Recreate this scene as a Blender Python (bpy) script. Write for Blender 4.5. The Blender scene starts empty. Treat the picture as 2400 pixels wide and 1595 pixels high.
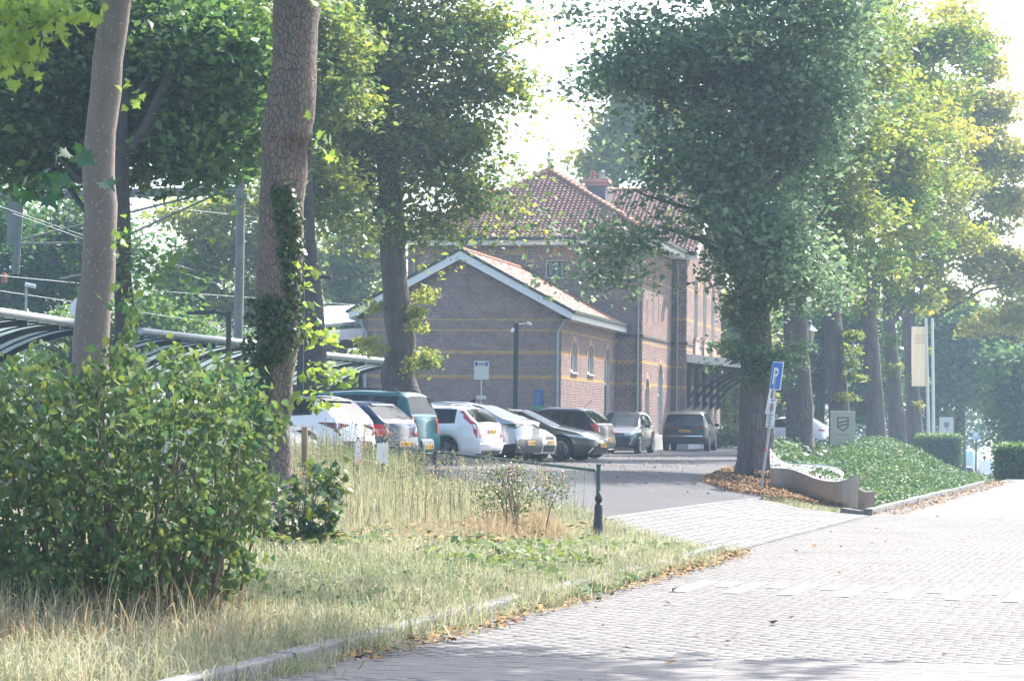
import bpy, math, random
import numpy as np
from mathutils import Vector, Matrix, Euler
random.seed(7); RNG = np.random.default_rng(7)
S = bpy.context.scene
COL = S.collection
R = math.radians

# ---------------------------------------------------------------- camera
F_PX = 5600.0                      # focal length in pixels of the 2400 px wide photograph
CAM = Vector((0, 0, 1.6))
cd = bpy.data.cameras.new('camera'); cam = bpy.data.objects.new('camera', cd); COL.objects.link(cam)
cd.sensor_width = 36; cd.lens = F_PX / 2400 * 36; cd.clip_end = 3000; cd.clip_start = .1
CM = Matrix.Rotation(R(90 + 1.99), 3, 'X') @ Matrix.Rotation(R(.69), 3, 'Z')
cam.matrix_world = Matrix.Translation(CAM) @ CM.to_4x4()
S.camera = cam

# ---------------------------------------------------------------- world, sun, exposure
SUN_AZ, SUN_EL = 38.0, 47.0        # azimuth clockwise from the view direction
w = bpy.data.worlds.new('World'); S.world = w; w.use_nodes = True
nt = w.node_tree; bg = nt.nodes['Background']
sky = nt.nodes.new('ShaderNodeTexSky'); sky.sky_type = 'NISHITA'; sky.sun_disc = False
sky.sun_elevation = R(SUN_EL); sky.sun_rotation = R(SUN_AZ)
sky.air_density = 1.0; sky.dust_density = 3.0; sky.ozone_density = 1.0
nt.links.new(sky.outputs[0], bg.inputs[0]); bg.inputs[1].default_value = .15
sl = bpy.data.lights.new('sun', 'SUN'); so = bpy.data.objects.new('sun', sl); COL.objects.link(so)
sl.energy = 3.7; sl.angle = R(.53); sl.color = (1, .95, .87)
sd = Vector((math.sin(R(SUN_AZ)) * math.cos(R(SUN_EL)), math.cos(R(SUN_AZ)) * math.cos(R(SUN_EL)), math.sin(R(SUN_EL))))
so.rotation_euler = sd.to_track_quat('Z', 'Y').to_euler()
V = S.view_settings; V.view_transform = 'Standard'; V.look = 'None'; V.exposure = 1.85; V.gamma = 1; V.use_curve_mapping = False
S.render.engine = 'CYCLES'
c = S.cycles; c.use_denoising = True; c.max_bounces = 8; c.diffuse_bounces = 3; c.glossy_bounces = 2
c.transmission_bounces = 4; c.transparent_max_bounces = 8; c.volume_bounces = 0; c.sample_clamp_indirect = 6

# ---------------------------------------------------------------- pixel helpers (photograph pixels -> rays)
def ray(px, py):
    d = CM @ Vector(((px - 1200) / F_PX, -(py - 797.5) / F_PX, -1)); return d
def P(px, py, depth):
    d = ray(px, py); return CAM + d * (depth / d.y)
def sm(t): t = np.clip(t, 0, 1); return t * t * (3 - 2 * t)
NQ = (.9627, -.2706); TQ = (.2706, .9627); QO = .5       # street: right normal, direction
def gz(x, y):
    """ground height"""
    x = np.asarray(x, float); y = np.asarray(y, float)
    q = x * NQ[0] + y * NQ[1] - QO; s = -6.0 - q
    r = x / np.maximum(y, 1)
    z = .58 * sm((s - .2) / 6.5) * sm((y - 33) / 19) + .10 * sm((s - .1) / .5) * (1 - sm((y - 27) / 3)) + .25 * sm((s - 1) / 9) * (1 - sm((y - 33) / 19))
    z = z + .12 * np.exp(-(((x - 10.5) / 4) ** 2 + ((y - 62) / 9) ** 2)) * sm((s - .3) / 3)
    far = sm((r - .172) / .016) * sm((y - 74) / 110) + sm((-q - 60) / 40) * 0
    z = z * (1 - sm((r - .172) / .016) * sm((y - 66) / 10)) - 2.8 * far
    return z
def g(x, y): return float(gz(x, y))
def G(px, py, lift=0.0):
    """point of the ground seen at a pixel"""
    d = ray(px, py); t = 20.0
    for _ in range(60):
        p = CAM + d * t; h = g(p.x, p.y) + lift
        t += (h - p.z) / min(d.z, -.004) * .6
        t = max(5, min(t, 400))
    return CAM + d * t

# ---------------------------------------------------------------- materials
MATS = {}
def mat(name, col, rough=.7, metal=0., var=0., scale=6., bump=0., attr=False, trans=0., coat=0., spec=.5, col2=None, bscale=None, crack=None, spots=None, stretch=None):
    """procedural material: base colour varied by noise (var) and by the mesh attribute 'v' (attr)"""
    if name in MATS: return MATS[name]
    m = bpy.data.materials.new(name); m.use_nodes = True; MATS[name] = m
    n = m.node_tree; b = n.nodes['Principled BSDF']; out = n.nodes['Material Output']
    b.inputs['Roughness'].default_value = rough; b.inputs['Metallic'].default_value = metal
    b.inputs['Specular IOR Level'].default_value = spec
    if coat: b.inputs['Coat Weight'].default_value = coat; b.inputs['Coat Roughness'].default_value = .06
    c4 = (*col, 1)
    tc = n.nodes.new('ShaderNodeTexCoord'); vec = tc.outputs['Object']
    if stretch:
        mp = n.nodes.new('ShaderNodeMapping'); mp.inputs['Scale'].default_value = stretch
        n.links.new(vec, mp.inputs[0]); vec = mp.outputs[0]
    cur = None
    if attr:
        a = n.nodes.new('ShaderNodeAttribute'); a.attribute_name = 'v'
        mx = n.nodes.new('ShaderNodeMix'); mx.data_type = 'RGBA'
        mx.inputs['A'].default_value = c4; mx.inputs['B'].default_value = (*(col2 or col), 1)
        n.links.new(a.outputs['Fac'], mx.inputs['Factor']); cur = mx.outputs['Result']
    if var:
        no = n.nodes.new('ShaderNodeTexNoise'); no.inputs['Scale'].default_value = scale; no.inputs['Detail'].default_value = 5
        n.links.new(vec, no.inputs['Vector'])
        if not attr and col2:
            rp = n.nodes.new('ShaderNodeMapRange'); rp.inputs[1].default_value = .38; rp.inputs[2].default_value = .62
            n.links.new(no.outputs['Fac'], rp.inputs[0])
            mx = n.nodes.new('ShaderNodeMix'); mx.data_type = 'RGBA'
            mx.inputs['A'].default_value = c4; mx.inputs['B'].default_value = (*col2, 1)
            n.links.new(rp.outputs[0], mx.inputs['Factor']); cur = mx.outputs['Result']
        mr = n.nodes.new('ShaderNodeMapRange'); mr.inputs[1].default_value = .3; mr.inputs[2].default_value = .7
        mr.inputs[3].default_value = 1 - var; mr.inputs[4].default_value = 1 + var
        n.links.new(no.outputs['Fac'], mr.inputs[0])
        hs = n.nodes.new('ShaderNodeHueSaturation'); n.links.new(mr.outputs[0], hs.inputs['Value'])
        if cur: n.links.new(cur, hs.inputs['Color'])
        else: hs.inputs['Color'].default_value = c4
        cur = hs.outputs[0]
    if crack or spots:
        mpc = n.nodes.new('ShaderNodeMapping'); mpc.inputs['Scale'].default_value = crack[1] if crack else (1, 1, .7)
        nz = n.nodes.new('ShaderNodeTexNoise'); nz.inputs['Scale'].default_value = 7; va = n.nodes.new('ShaderNodeMix'); va.data_type = 'RGBA'; va.inputs['Factor'].default_value = .06
        n.links.new(tc.outputs['Object'], nz.inputs['Vector']); n.links.new(tc.outputs['Object'], va.inputs['A']); n.links.new(nz.outputs['Color'], va.inputs['B']); n.links.new(va.outputs['Result'], mpc.inputs[0])
        vo = n.nodes.new('ShaderNodeTexVoronoi'); vo.feature = 'DISTANCE_TO_EDGE' if crack else 'F1'; vo.inputs['Scale'].default_value = crack[0] if crack else spots[0]
        n.links.new(mpc.outputs[0], vo.inputs['Vector']); rm = n.nodes.new('ShaderNodeMapRange'); rm.inputs[1].default_value = 0 if crack else spots[1]; rm.inputs[2].default_value = crack[2] if crack else spots[1] * .6
        n.links.new(vo.outputs['Distance'], rm.inputs[0]); mc = n.nodes.new('ShaderNodeMix'); mc.data_type = 'RGBA'
        if crack: mc.inputs['A'].default_value = (*[q * .82 for q in col], 1); n.links.new(cur, mc.inputs['B'])
        else: mc.inputs['B'].default_value = (*spots[2], 1); n.links.new(cur, mc.inputs['A'])
        n.links.new(rm.outputs[0], mc.inputs['Factor']); cur = mc.outputs['Result']; crk = rm.outputs[0] if crack else None
    if cur: n.links.new(cur, b.inputs['Base Color'])
    else: b.inputs['Base Color'].default_value = c4
    if bump:
        nb = n.nodes.new('ShaderNodeTexNoise'); nb.inputs['Scale'].default_value = bscale or scale * 4; nb.inputs['Detail'].default_value = 6
        n.links.new(vec, nb.inputs['Vector'])
        bp = n.nodes.new('ShaderNodeBump'); bp.inputs['Strength'].default_value = 1; bp.inputs['Distance'].default_value = bump
        if crack:
            ad = n.nodes.new('ShaderNodeMath'); ad.operation = 'ADD'; n.links.new(nb.outputs['Fac'], ad.inputs[0]); n.links.new(crk, ad.inputs[1]); n.links.new(ad.outputs[0], bp.inputs['Height'])
        else: n.links.new(nb.outputs['Fac'], bp.inputs['Height'])
        n.links.new(bp.outputs[0], b.inputs['Normal'])
    if trans:
        tr = n.nodes.new('ShaderNodeBsdfTranslucent')
        hs2 = n.nodes.new('ShaderNodeHueSaturation'); hs2.inputs['Value'].default_value = 1.7; hs2.inputs['Saturation'].default_value = 1.1
        hs2.inputs['Hue'].default_value = .485
        if cur: n.links.new(cur, hs2.inputs['Color'])
        else: hs2.inputs['Color'].default_value = c4
        n.links.new(hs2.outputs[0], tr.inputs['Color'])
        ms = n.nodes.new('ShaderNodeMixShader'); ms.inputs[0].default_value = trans
        n.links.new(b.outputs[0], ms.inputs[1]); n.links.new(tr.outputs[0], ms.inputs[2]); n.links.new(ms.outputs[0], out.inputs['Surface'])
    return m
def glass(name, col=(.9, .95, .95), rough=.03, t=.75):
    """thin window glass: partly mirror, partly see-through"""
    if name in MATS: return MATS[name]
    m = bpy.data.materials.new(name); m.use_nodes = True; MATS[name] = m
    n = m.node_tree; b = n.nodes['Principled BSDF']; b.inputs['Base Color'].default_value = (.02, .03, .03, 1); b.inputs['Roughness'].default_value = rough
    b.inputs['Specular IOR Level'].default_value = .8
    tr = n.nodes.new('ShaderNodeBsdfTransparent'); tr.inputs[0].default_value = (*col, 1)
    ms = n.nodes.new('ShaderNodeMixShader'); ms.inputs[0].default_value = t
    n.links.new(b.outputs[0], ms.inputs[1]); n.links.new(tr.outputs[0], ms.inputs[2]); n.links.new(ms.outputs[0], n.nodes['Material Output'].inputs['Surface'])
    return m

# ---------------------------------------------------------------- objects
def props(o, label=None, cat=None, group=None, kind=None):
    if label: o['label'] = label
    if cat: o['category'] = cat
    if group: o['group'] = group
    if kind: o['kind'] = kind
    return o
def empty(name, loc, rz=0, label=None, cat=None, group=None, kind=None):
    o = bpy.data.objects.new(name, None); COL.objects.link(o); o.location = loc; o.rotation_euler = (0, 0, rz); o.empty_display_size = .2
    return props(o, label, cat, group, kind)
def npmesh(name, verts, faces, n=4, attr=None, smooth=False):
    """mesh from arrays: faces all with n corners, or a list"""
    me = bpy.data.meshes.new(name)
    v = np.asarray(verts, np.float32).reshape(-1, 3)
    if isinstance(faces, np.ndarray):
        f = faces.reshape(-1).astype(np.int32); nf = len(f) // n
        st = np.arange(nf, dtype=np.int32) * n; tot = np.full(nf, n, np.int32)
    else:
        tot = np.array([len(q) for q in faces], np.int32); st = np.concatenate(([0], np.cumsum(tot)[:-1])).astype(np.int32)
        f = np.array([i for q in faces for i in q], np.int32); nf = len(tot)
    me.vertices.add(len(v)); me.vertices.foreach_set('co', v.ravel())
    me.loops.add(len(f)); me.loops.foreach_set('vertex_index', f)
    me.polygons.add(nf); me.polygons.foreach_set('loop_start', st)
    try: me.polygons.foreach_set('loop_total', tot)
    except Exception: pass
    if smooth: me.polygons.foreach_set('use_smooth', np.ones(nf, bool))
    if attr is not None:
        at = me.attributes.new('v', 'FLOAT', 'POINT'); at.data.foreach_set('value', np.asarray(attr, np.float32).ravel())
    me.update(calc_edges=True)
    return me
def link(name, me, m, parent=None, kind=None, smooth=None):
    if m is not None and len(me.materials) == 0: me.materials.append(m)
    o = bpy.data.objects.new(name, me); COL.objects.link(o)
    if parent is not None: o.parent = parent
    if kind: o['kind'] = kind
    return o
class MB:
    """collects boxes, bars, tubes, lathes and quads and links them as one mesh"""
    def __init__(s): s.v = []; s.f = []; s.sm = []
    def add(s, vs, fs, smooth=False):
        k = len(s.v); s.v += [tuple(v) for v in vs]; s.f += [tuple(i + k for i in f) for f in fs]; s.sm += [smooth] * len(fs); return s
    def box(s, a, b):
        x0, y0, z0 = a; x1, y1, z1 = b
        return s.add([(x0, y0, z0), (x1, y0, z0), (x1, y1, z0), (x0, y1, z0), (x0, y0, z1), (x1, y0, z1), (x1, y1, z1), (x0, y1, z1)],
                     [(0, 3, 2, 1), (4, 5, 6, 7), (0, 1, 5, 4), (1, 2, 6, 5), (2, 3, 7, 6), (3, 0, 4, 7)])
    def cbox(s, c, d, rot=None):
        vs = [Vector((i * d[0] / 2, j * d[1] / 2, k * d[2] / 2)) for k in (-1, 1) for i, j in ((-1, -1), (1, -1), (1, 1), (-1, 1))]
        if rot is not None: vs = [rot @ v for v in vs]
        return s.add([v + Vector(c) for v in vs], [(0, 3, 2, 1), (4, 5, 6, 7), (0, 1, 5, 4), (1, 2, 6, 5), (2, 3, 7, 6), (3, 0, 4, 7)])
    def bar(s, p, q, w, h, up=(0, 0, 1)):
        p = Vector(p); q = Vector(q); d = (q - p); L = d.length; d.normalize(); u = Vector(up)
        if abs(d.dot(u)) > .98: u = Vector((1, 0, 0))
        sx = d.cross(u).normalized(); uz = sx.cross(d)
        vs = [a + sx * (i * w / 2) + uz * (j * h / 2) for a in (p, q) for i, j in ((-1, -1), (1, -1), (1, 1), (-1, 1))]
        return s.add(vs, [(0, 1, 2, 3), (7, 6, 5, 4), (0, 4, 5, 1), (1, 5, 6, 2), (2, 6, 7, 3), (3, 7, 4, 0)])
    def tube(s, pts, rad, n=8, cap=True, noise=0., lobes=None):
        pts = [Vector(p) for p in pts]; m = len(pts)
        rads = [rad] * m if not hasattr(rad, '__len__') else list(rad)
        vs = []; fs = []; prev = None
        for i, p in enumerate(pts):
            d = (pts[min(i + 1, m - 1)] - pts[max(i - 1, 0)]).normalized()
            if prev is None:
                u = Vector((0, 0, 1)) if abs(d.z) < .9 else Vector((1, 0, 0)); a = d.cross(u).normalized()
            else: a = (prev - d * prev.dot(d)).normalized()
            prev = a; b = d.cross(a)
            for j in range(n):
                t = 2 * math.pi * j / n; r = rads[i]
                if noise: r *= 1 + noise * (random.random() - .5)
                if lobes: r *= 1 + lobes * math.sin(3 * t + i * .4) * .5 + lobes * .5 * math.sin(5 * t + 1 - i * .2)
                vs.append(p + (a * math.cos(t) + b * math.sin(t)) * r)
        for i in range(m - 1):
            for j in range(n):
                k = (j + 1) % n; fs.append((i * n + j, i * n + k, i * n + n + k, i * n + n + j))
        s.add(vs, fs, True)
        if cap and n > 2:
            s.add([vs[j] for j in range(n)][::-1], [tuple(range(n))]); s.add([vs[(m - 1) * n + j] for j in range(n)], [tuple(range(n))])
        return s
    def lathe(s, prof, n=16, c=(0, 0, 0), axis='Z', sq=False):
        vs = []; fs = []; m = len(prof); c = Vector(c)
        for r, h in prof:
            for j in range(n):
                t = 2 * math.pi * (j + .5) / n; a, b = r * math.cos(t), r * math.sin(t)
                vs.append(c + (Vector((a, b, h)) if axis == 'Z' else Vector((h, a, b)) if axis == 'X' else Vector((a, h, b))))
        for i in range(m - 1):
            for j in range(n):
                k = (j + 1) % n; q = (i * n + j, i * n + k, i * n + n + k, i * n + n + j); fs.append(q[::-1] if axis == 'Y' else q)
        s.add(vs, fs, not sq)
        s.add(vs[:n], [tuple(range(n))]); s.add(vs[-n:], [tuple(range(n))]); return s
    def quad(s, *p): return s.add(p, [tuple(range(len(p)))])
    def prism(s, pts, off):
        """polygon pts extruded by the vector off"""
        pts = [Vector(p) for p in pts]; o = Vector(off); n = len(pts)
        return s.add(pts + [p + o for p in pts], [tuple(range(n))[::-1], tuple(range(n, 2 * n))] + [(i, (i + 1) % n, (i + 1) % n + n, i + n) for i in range(n)])
    def build(s, name, m, parent=None, rel=None, kind=None, bevel=0):
        me = bpy.data.meshes.new(name)
        vs = s.v
        if rel is not None: r = Vector(rel); vs = [(v[0] - r.x, v[1] - r.y, v[2] - r.z) for v in vs]
        me.from_pydata(vs, [], s.f); me.polygons.foreach_set('use_smooth', s.sm); me.update()
        o = link(name, me, m, parent, kind)
        if bevel:
            md = o.modifiers.new('b', 'BEVEL'); md.width = bevel; md.segments = 2; md.limit_method = 'ANGLE'; md.angle_limit = R(40)
        return o
def copy_tree(o, loc=None, rz=None, label=None):
    def rec(q, par):
        n = q.copy(); COL.objects.link(n); n.parent = par
        for ch in list(q.children): rec(ch, n)
        return n
    n = rec(o, o.parent)
    if loc is not None: n.location = loc
    if rz is not None: n.rotation_euler = (0, 0, rz)
    if label: n['label'] = label
    return n
def text(body, size, m, parent, loc, rot, name='lettering', extrude=.001, align='CENTER'):
    cu = bpy.data.curves.new(name, 'FONT'); cu.body = body; cu.size = size; cu.extrude = extrude; cu.align_x = align; cu.align_y = 'CENTER'
    t_ = bpy.data.objects.new('t', cu); COL.objects.link(t_); bpy.context.view_layer.update(); me = bpy.data.meshes.new_from_object(t_.evaluated_get(bpy.context.evaluated_depsgraph_get()))
    bpy.data.objects.remove(t_); me.materials.clear(); me.materials.append(m)
    o = bpy.data.objects.new(name, me); COL.objects.link(o); o.parent = parent; o.location = loc; o.rotation_euler = rot
    return o
def boxes_np(a0, a1, z0, z1, o0, o1):
    """arrays of boxes in (a, out, z) without their back face; returns verts (N,8,3), faces"""
    N = len(a0); v = np.zeros((N, 8, 3), np.float32)
    A = [a0, a1, a1, a0] * 2; Z = [z0, z0, z1, z1] * 2; O = [o0] * 4 + [o1] * 4
    for k in range(8): v[:, k, 0] = A[k]; v[:, k, 1] = O[k]; v[:, k, 2] = Z[k]
    f = np.array([[4, 5, 6, 7], [0, 1, 5, 4], [1, 2, 6, 5], [2, 3, 7, 6], [3, 0, 4, 7]])
    F = (np.arange(N)[:, None, None] * 8 + f[None]).reshape(-1, 4)
    return v, F
HAZE = 0.00075
# ================================================================ SETTING: ground, street, lot
M_soil = mat('dry_soil', (.13, .10, .06), .95, var=.3, scale=1.5, col2=(.10, .11, .05), bump=.03)
M_asph = mat('asphalt', (.045, .044, .050), .9, var=.18, scale=.6, bump=.006, bscale=60)
M_clink = mat('street_clinker', (.158, .150, .145), .85, attr=True, col2=(.140, .131, .127), var=.12, scale=.7)
M_joint = mat('street_joint_sand', (.148, .140, .134), .95, var=.2, scale=3)
M_conc = mat('concrete_tile', (.185, .182, .176), .9, attr=True, col2=(.155, .152, .147), var=.15, scale=1)
M_kerb = mat('kerb_concrete', (.15, .15, .145), .9, var=.2, scale=3, bump=.004)
M_litter = mat('leaf_litter', (.15, .07, .035), .9, attr=True, col2=(.34, .20, .06))

def sheet_grid(name, xs, ys, fn, m, kind='structure', smooth=True, parent=None):
    X, Y = np.meshgrid(xs, ys); Z = fn(X, Y)
    v = np.stack([X, Y, Z], -1).reshape(-1, 3); nx, ny = len(xs), len(ys)
    i = np.arange(nx - 1)[None] + np.arange(ny - 1)[:, None] * nx
    f = np.stack([i, i + 1, i + nx + 1, i + nx], -1).reshape(-1, 4)
    return link(name, npmesh(name, v, f, 4, smooth=smooth), m, parent, kind)
def quad_sheet(name, c, nu, nv, lift, m, kind='structure'):
    """bilinear patch over four ground corners (x, y), draped on the ground"""
    c = [np.array(p, float) for p in c]; u = np.linspace(0, 1, nu)[None, :, None]; t = np.linspace(0, 1, nv)[:, None, None]
    xy = (c[0] * (1 - u) + c[1] * u) * (1 - t) + (c[3] * (1 - u) + c[2] * u) * t
    z = gz(xy[..., 0], xy[..., 1]) + lift
    v = np.concatenate([xy, z[..., None]], -1).reshape(-1, 3)
    i = np.arange(nu - 1)[None] + np.arange(nv - 1)[:, None] * nu
    f = np.stack([i, i + 1, i + nu + 1, i + nu], -1).reshape(-1, 4)
    return link(name, npmesh(name, v, f, 4, smooth=True), m, None, kind)
xs = np.concatenate([np.linspace(-420, -40, 20), np.linspace(-38, 60, 197), np.linspace(65, 420, 20)])
ys = np.concatenate([np.linspace(-60, 8, 8), np.linspace(10, 110, 201), np.linspace(115, 200, 18), np.linspace(220, 520, 12)])
sheet_grid('ground', xs, ys, lambda X, Y: gz(X, Y) - .05 - .25 * (X * NQ[0] + Y * NQ[1] > -5.8) * 0, M_soil)
def q_xy(q, t):
    q = q + QO; return (q * NQ[0] + t * TQ[0], q * NQ[1] + t * TQ[1])
# street base with a sand joint colour, bricks on top where they can be told apart
brm = bpy.data.materials.new('street_brick_pattern'); brm.use_nodes = True; MATS['brm'] = brm
n = brm.node_tree; b = n.nodes['Principled BSDF']; b.inputs['Roughness'].default_value = .88
tc = n.nodes.new('ShaderNodeTexCoord'); mp = n.nodes.new('ShaderNodeMapping'); mp.inputs['Rotation'].default_value = (0, 0, R(15.7))
bt = n.nodes.new('ShaderNodeTexBrick'); bt.inputs['Scale'].default_value = 1; bt.inputs['Brick Width'].default_value = .21; bt.inputs['Row Height'].default_value = .104
bt.inputs['Mortar Size'].default_value = .006; bt.inputs['Color1'].default_value = (.135, .127, .123, 1); bt.inputs['Color2'].default_value = (.122, .114, .111, 1); bt.inputs['Mortar'].default_value = (.105, .098, .095, 1)
n.links.new(tc.outputs['Object'], mp.inputs[0]); n.links.new(mp.outputs[0], bt.inputs[0]); n.links.new(bt.outputs[0], b.inputs['Base Color'])
quad_sheet('street', [q_xy(-6.0, 0), q_xy(-1.2, 0), q_xy(-1.2, 44), q_xy(-6.0, 44)], 20, 40, .003, M_joint)
quad_sheet('street', [q_xy(-6.0, 44), q_xy(-1.2, 44), q_xy(-1.2, 170), q_xy(-6.0, 170)], 12, 80, .0, brm)
quad_sheet('side_street', [(15.2, 71.0), (18.6, 80.5), (60, 260), (38, 260)], 24, 120, .012, mat('side_asphalt', (.16, .155, .15), .9, var=.1, scale=.5))
quad_sheet('pavement', [q_xy(-1.2, 0), q_xy(6, 0), q_xy(6, 150), q_xy(-1.2, 150)], 10, 60, .02, M_conc)
# street bricks as geometry: running bond across the street
def street_bricks():
    rows = []; pitch_t, pitch_q = .104, .208
    ts = np.arange(13.0, 43.8, pitch_t)
    for k, t in enumerate(ts):
        q = np.arange(-5.99, -1.2, pitch_q) + (pitch_q / 2 if k % 2 else 0) + random.uniform(-.02, .02)
        q = q[q < -1.22]
        rows.append(np.stack([q, np.full(len(q), t)], 1))
    a = np.concatenate(rows); q, t = a[:, 0], a[:, 1]
    x = (q + QO + .1) * NQ[0] + (t + .05) * TQ[0]; y = (q + QO + .1) * NQ[1] + (t + .05) * TQ[1]
    px = 1200 + F_PX * x / y; keep = (px < 2440) & (y > 13.8); q, t, x, y = q[keep], t[keep], x[keep], y[keep]
    order = np.argsort(y); return q[order], t[order], x[order], y[order]
bq, btm, bx, by = street_bricks()
NB = 300
street_root = bpy.data.objects['street']
near = MB(); near.add([(0, 0, 0), (.204, 0, 0), (.204, .1, 0), (0, .1, 0), (.003, .003, .018), (.201, .003, .018), (.201, .097, .018), (.004, .096, .018)],
                      [(4, 5, 6, 7), (0, 1, 5, 4), (1, 2, 6, 5), (2, 3, 7, 6), (3, 0, 4, 7)])
def pick(seq, test, n):
    idx = [i for i in range(len(seq)) if test(i)][:n]; return idx
# the 300 that show largest: nearest ones inside the frame
ang = -math.atan2(NQ[1], NQ[0])
brick_me = []
for kx in range(4):
    o = near.build('brick', M_clink, street_root); me = o.data
    at = me.attributes.new('v', 'FLOAT', 'POINT'); at.data.foreach_set('value', np.full(8, kx / 3.0, np.float32)); brick_me.append(me)
    bpy.data.objects.remove(o)
inframe = (bx * F_PX / by > -1200) & (by > 15.0)
pick_i = np.where(inframe)[0][:NB]; rest = np.ones(len(bq), bool); rest[pick_i] = False
for i in pick_i:
    o = bpy.data.objects.new('brick', brick_me[random.randrange(4)]); COL.objects.link(o); o.parent = street_root
    xx, yy = q_xy(bq[i], btm[i]); o.location = (xx, yy, -.014 + random.uniform(-.001, .001)); o.rotation_euler = (random.uniform(-.006, .006), random.uniform(-.006, .006), -ang)
qq, tt = bq[rest], btm[rest]; N = len(qq)
jz = RNG.normal(0, .0009, N)
v, f = boxes_np(qq, qq + .204, tt, tt + .1, -.012 + jz, .0042 + jz * .6)     # (q, height, t)
Q, H, T = v[..., 0] + QO, v[..., 1], v[..., 2]
# frame -> world; shrink the top a little for worn edges
W = np.stack([Q * NQ[0] + T * TQ[0], Q * NQ[1] + T * TQ[1], H], -1)
link('clinkers', npmesh('clinkers', W.reshape(-1, 3), f[:, ::-1], 4, attr=np.repeat(np.clip(RNG.normal(.4, .3, N), 0, 1), 8)), M_clink, street_root, 'stuff')
# gutter strip of pale blocks along the right side
gut = empty('gutter', (*q_xy(-1.3, 13), 0), 0, None, None, None, 'structure')
gm = MB(); gm.box((-.13, 0, -.03), (.13, .49, .022)); gme = gm.build('gutter_block', mat('gutter_concrete', (.5, .49, .47), .85, var=.1), gut).data
bpy.data.objects.remove(bpy.data.objects['gutter_block'])
for k in range(60):
    o = bpy.data.objects.new('gutter_block', gme); COL.objects.link(o); o.parent = gut; o.location = (k * .5 * TQ[0], k * .5 * TQ[1], 0); o.rotation_euler = (0, 0, -ang)
# white blocks of the speed hump
M_white = mat('white_paint', (.8, .8, .78), .7, var=.06, scale=20)
hump = empty('road_marking', (*q_xy(-5.25, 22.6), .008), -ang, None, None, None, 'structure')
for k in range(14):
    m_ = MB(); L = 1.6 if k % 2 == 0 else .7; x0 = k * .262
    m_.box((x0, 1.6 - L, 0), (x0 + .15, 1.6, .006)); m_.build('white_block', M_white, hump)
# apron (driveway) of concrete tiles
apr = [G(1648, 1296), G(2012, 1208), G(1762, 1168), G(1392, 1216)]
for k_ in (0, 1):
    t_ = apr[k_].x * TQ[0] + apr[k_].y * TQ[1]; x_, y_ = q_xy(-6.0, t_); apr[k_] = Vector((x_, y_, g(x_, y_)))
AP = [(p.x, p.y) for p in apr]
def bil(c, u, t):
    c = [np.array(p, float) for p in c]
    return (c[0] * (1 - u) + c[1] * u) * (1 - t) + (c[3] * (1 - u) + c[2] * u) * t
quad_sheet('driveway', AP, 50, 30, .0085, M_joint)
dr = bpy.data.objects['driveway']
tiles = []
L1 = (Vector(AP[1]) - Vector(AP[0])).length; L2 = (Vector(AP[2]) - Vector(AP[1])).length
nu, nv = int(L1 / .3), int(L2 / .3)
for j in range(nv):
    for i in range(nu):
        u0, u1, t0, t1 = (i + .012) / nu, (i + .988) / nu, (j + .012) / nv, (j + .988) / nv
        tiles.append((u0, u1, t0, t1))
tiles.sort(key=lambda a: a[2])
bigv, bigf, bigc = [], [], []
for k, (u0, u1, t0, t1) in enumerate(tiles):
    cs = [bil(AP, np.array([[u]]), np.array([[t]]))[0] for u, t in ((u0, t0), (u1, t0), (u1, t1), (u0, t1))]
    top = [(c_[0], c_[1], g(c_[0], c_[1]) + .012 + (k * 37 % 11) * .0003) for c_ in cs]
    bot = [(c_[0], c_[1], c_[2] - .03) for c_ in top]
    fs = [(0, 1, 2, 3), (4, 5, 1, 0), (5, 6, 2, 1), (6, 7, 3, 2), (7, 4, 0, 3)]; cv = random.random()
    if k < 300: link('tile', npmesh('tile', top + bot, fs, attr=[cv] * 8), M_conc, dr)
    else:
        kk = len(bigv); bigv += top + bot; bigf += [tuple(i + kk for i in f_) for f_ in fs]; bigc += [cv] * 8
if bigv: link('tiles', npmesh('tiles', bigv, bigf, attr=bigc), M_conc, dr, 'stuff')
# car park asphalt
a0 = apr[3].lerp(apr[0], .06); a1 = apr[2].lerp(apr[1], .06)
quad_sheet('car_park', [(-30, 44), (a0.x - .2, a0.y - .1), (6.6, 84), (-30, 84)], 90, 90, .004, M_asph)
quad_sheet('car_park', [(a0.x - .2, a0.y - .1), (a1.x, a1.y), (11.3, 84), (6.6, 84)], 30, 90, .004, M_asph)
quad_sheet('car_park', [(-30, 84), (11.3, 84), (17.6, 120), (-30, 120)], 60, 50, .012, M_asph)
lm = bpy.data.objects['driveway']
# pale kerb line at the lot entrance
# kerb stones, left of the street
def kerb_run(t0, t1, L=1.0, q=-6.0, z=.115, label=None):
    kr = empty('kerb', (*q_xy(q, t0), 0), -ang, None, None, None, 'structure')
    me = None; t = 0; k = 0
    while t < t1 - t0 - .2:
        if me is None:
            m_ = MB(); m_.box((-.15, .006, -.1), (0, L - .006, z)); o = m_.build('kerb_stone', M_kerb, kr, bevel=.015); me = o
        else: o = me.copy(); COL.objects.link(o)
        o.parent = kr; o.location = (random.uniform(-.008, .008), t, random.uniform(-.008, .004)); t += L; k += 1
    return kr
kerb_run(9.5, 29.5)
kerb_run(44.2, 70.0)
# low channel kerb between driveway and planted island
ik = empty('island_kerb', apr[1], 0, None, None, None, 'structure')
pts = [G(2020, 1206), G(2000, 1203), G(1975, 1199)]
for i in range(len(pts) - 1):
    m_ = MB(); a_, b_ = pts[i], pts[i + 1]; m_.bar(a_ + Vector((0, 0, .02)), b_ + Vector((0, 0, .02)), .1, .12); m_.build('kerb_stone', M_kerb, ik, rel=apr[1])
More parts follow.
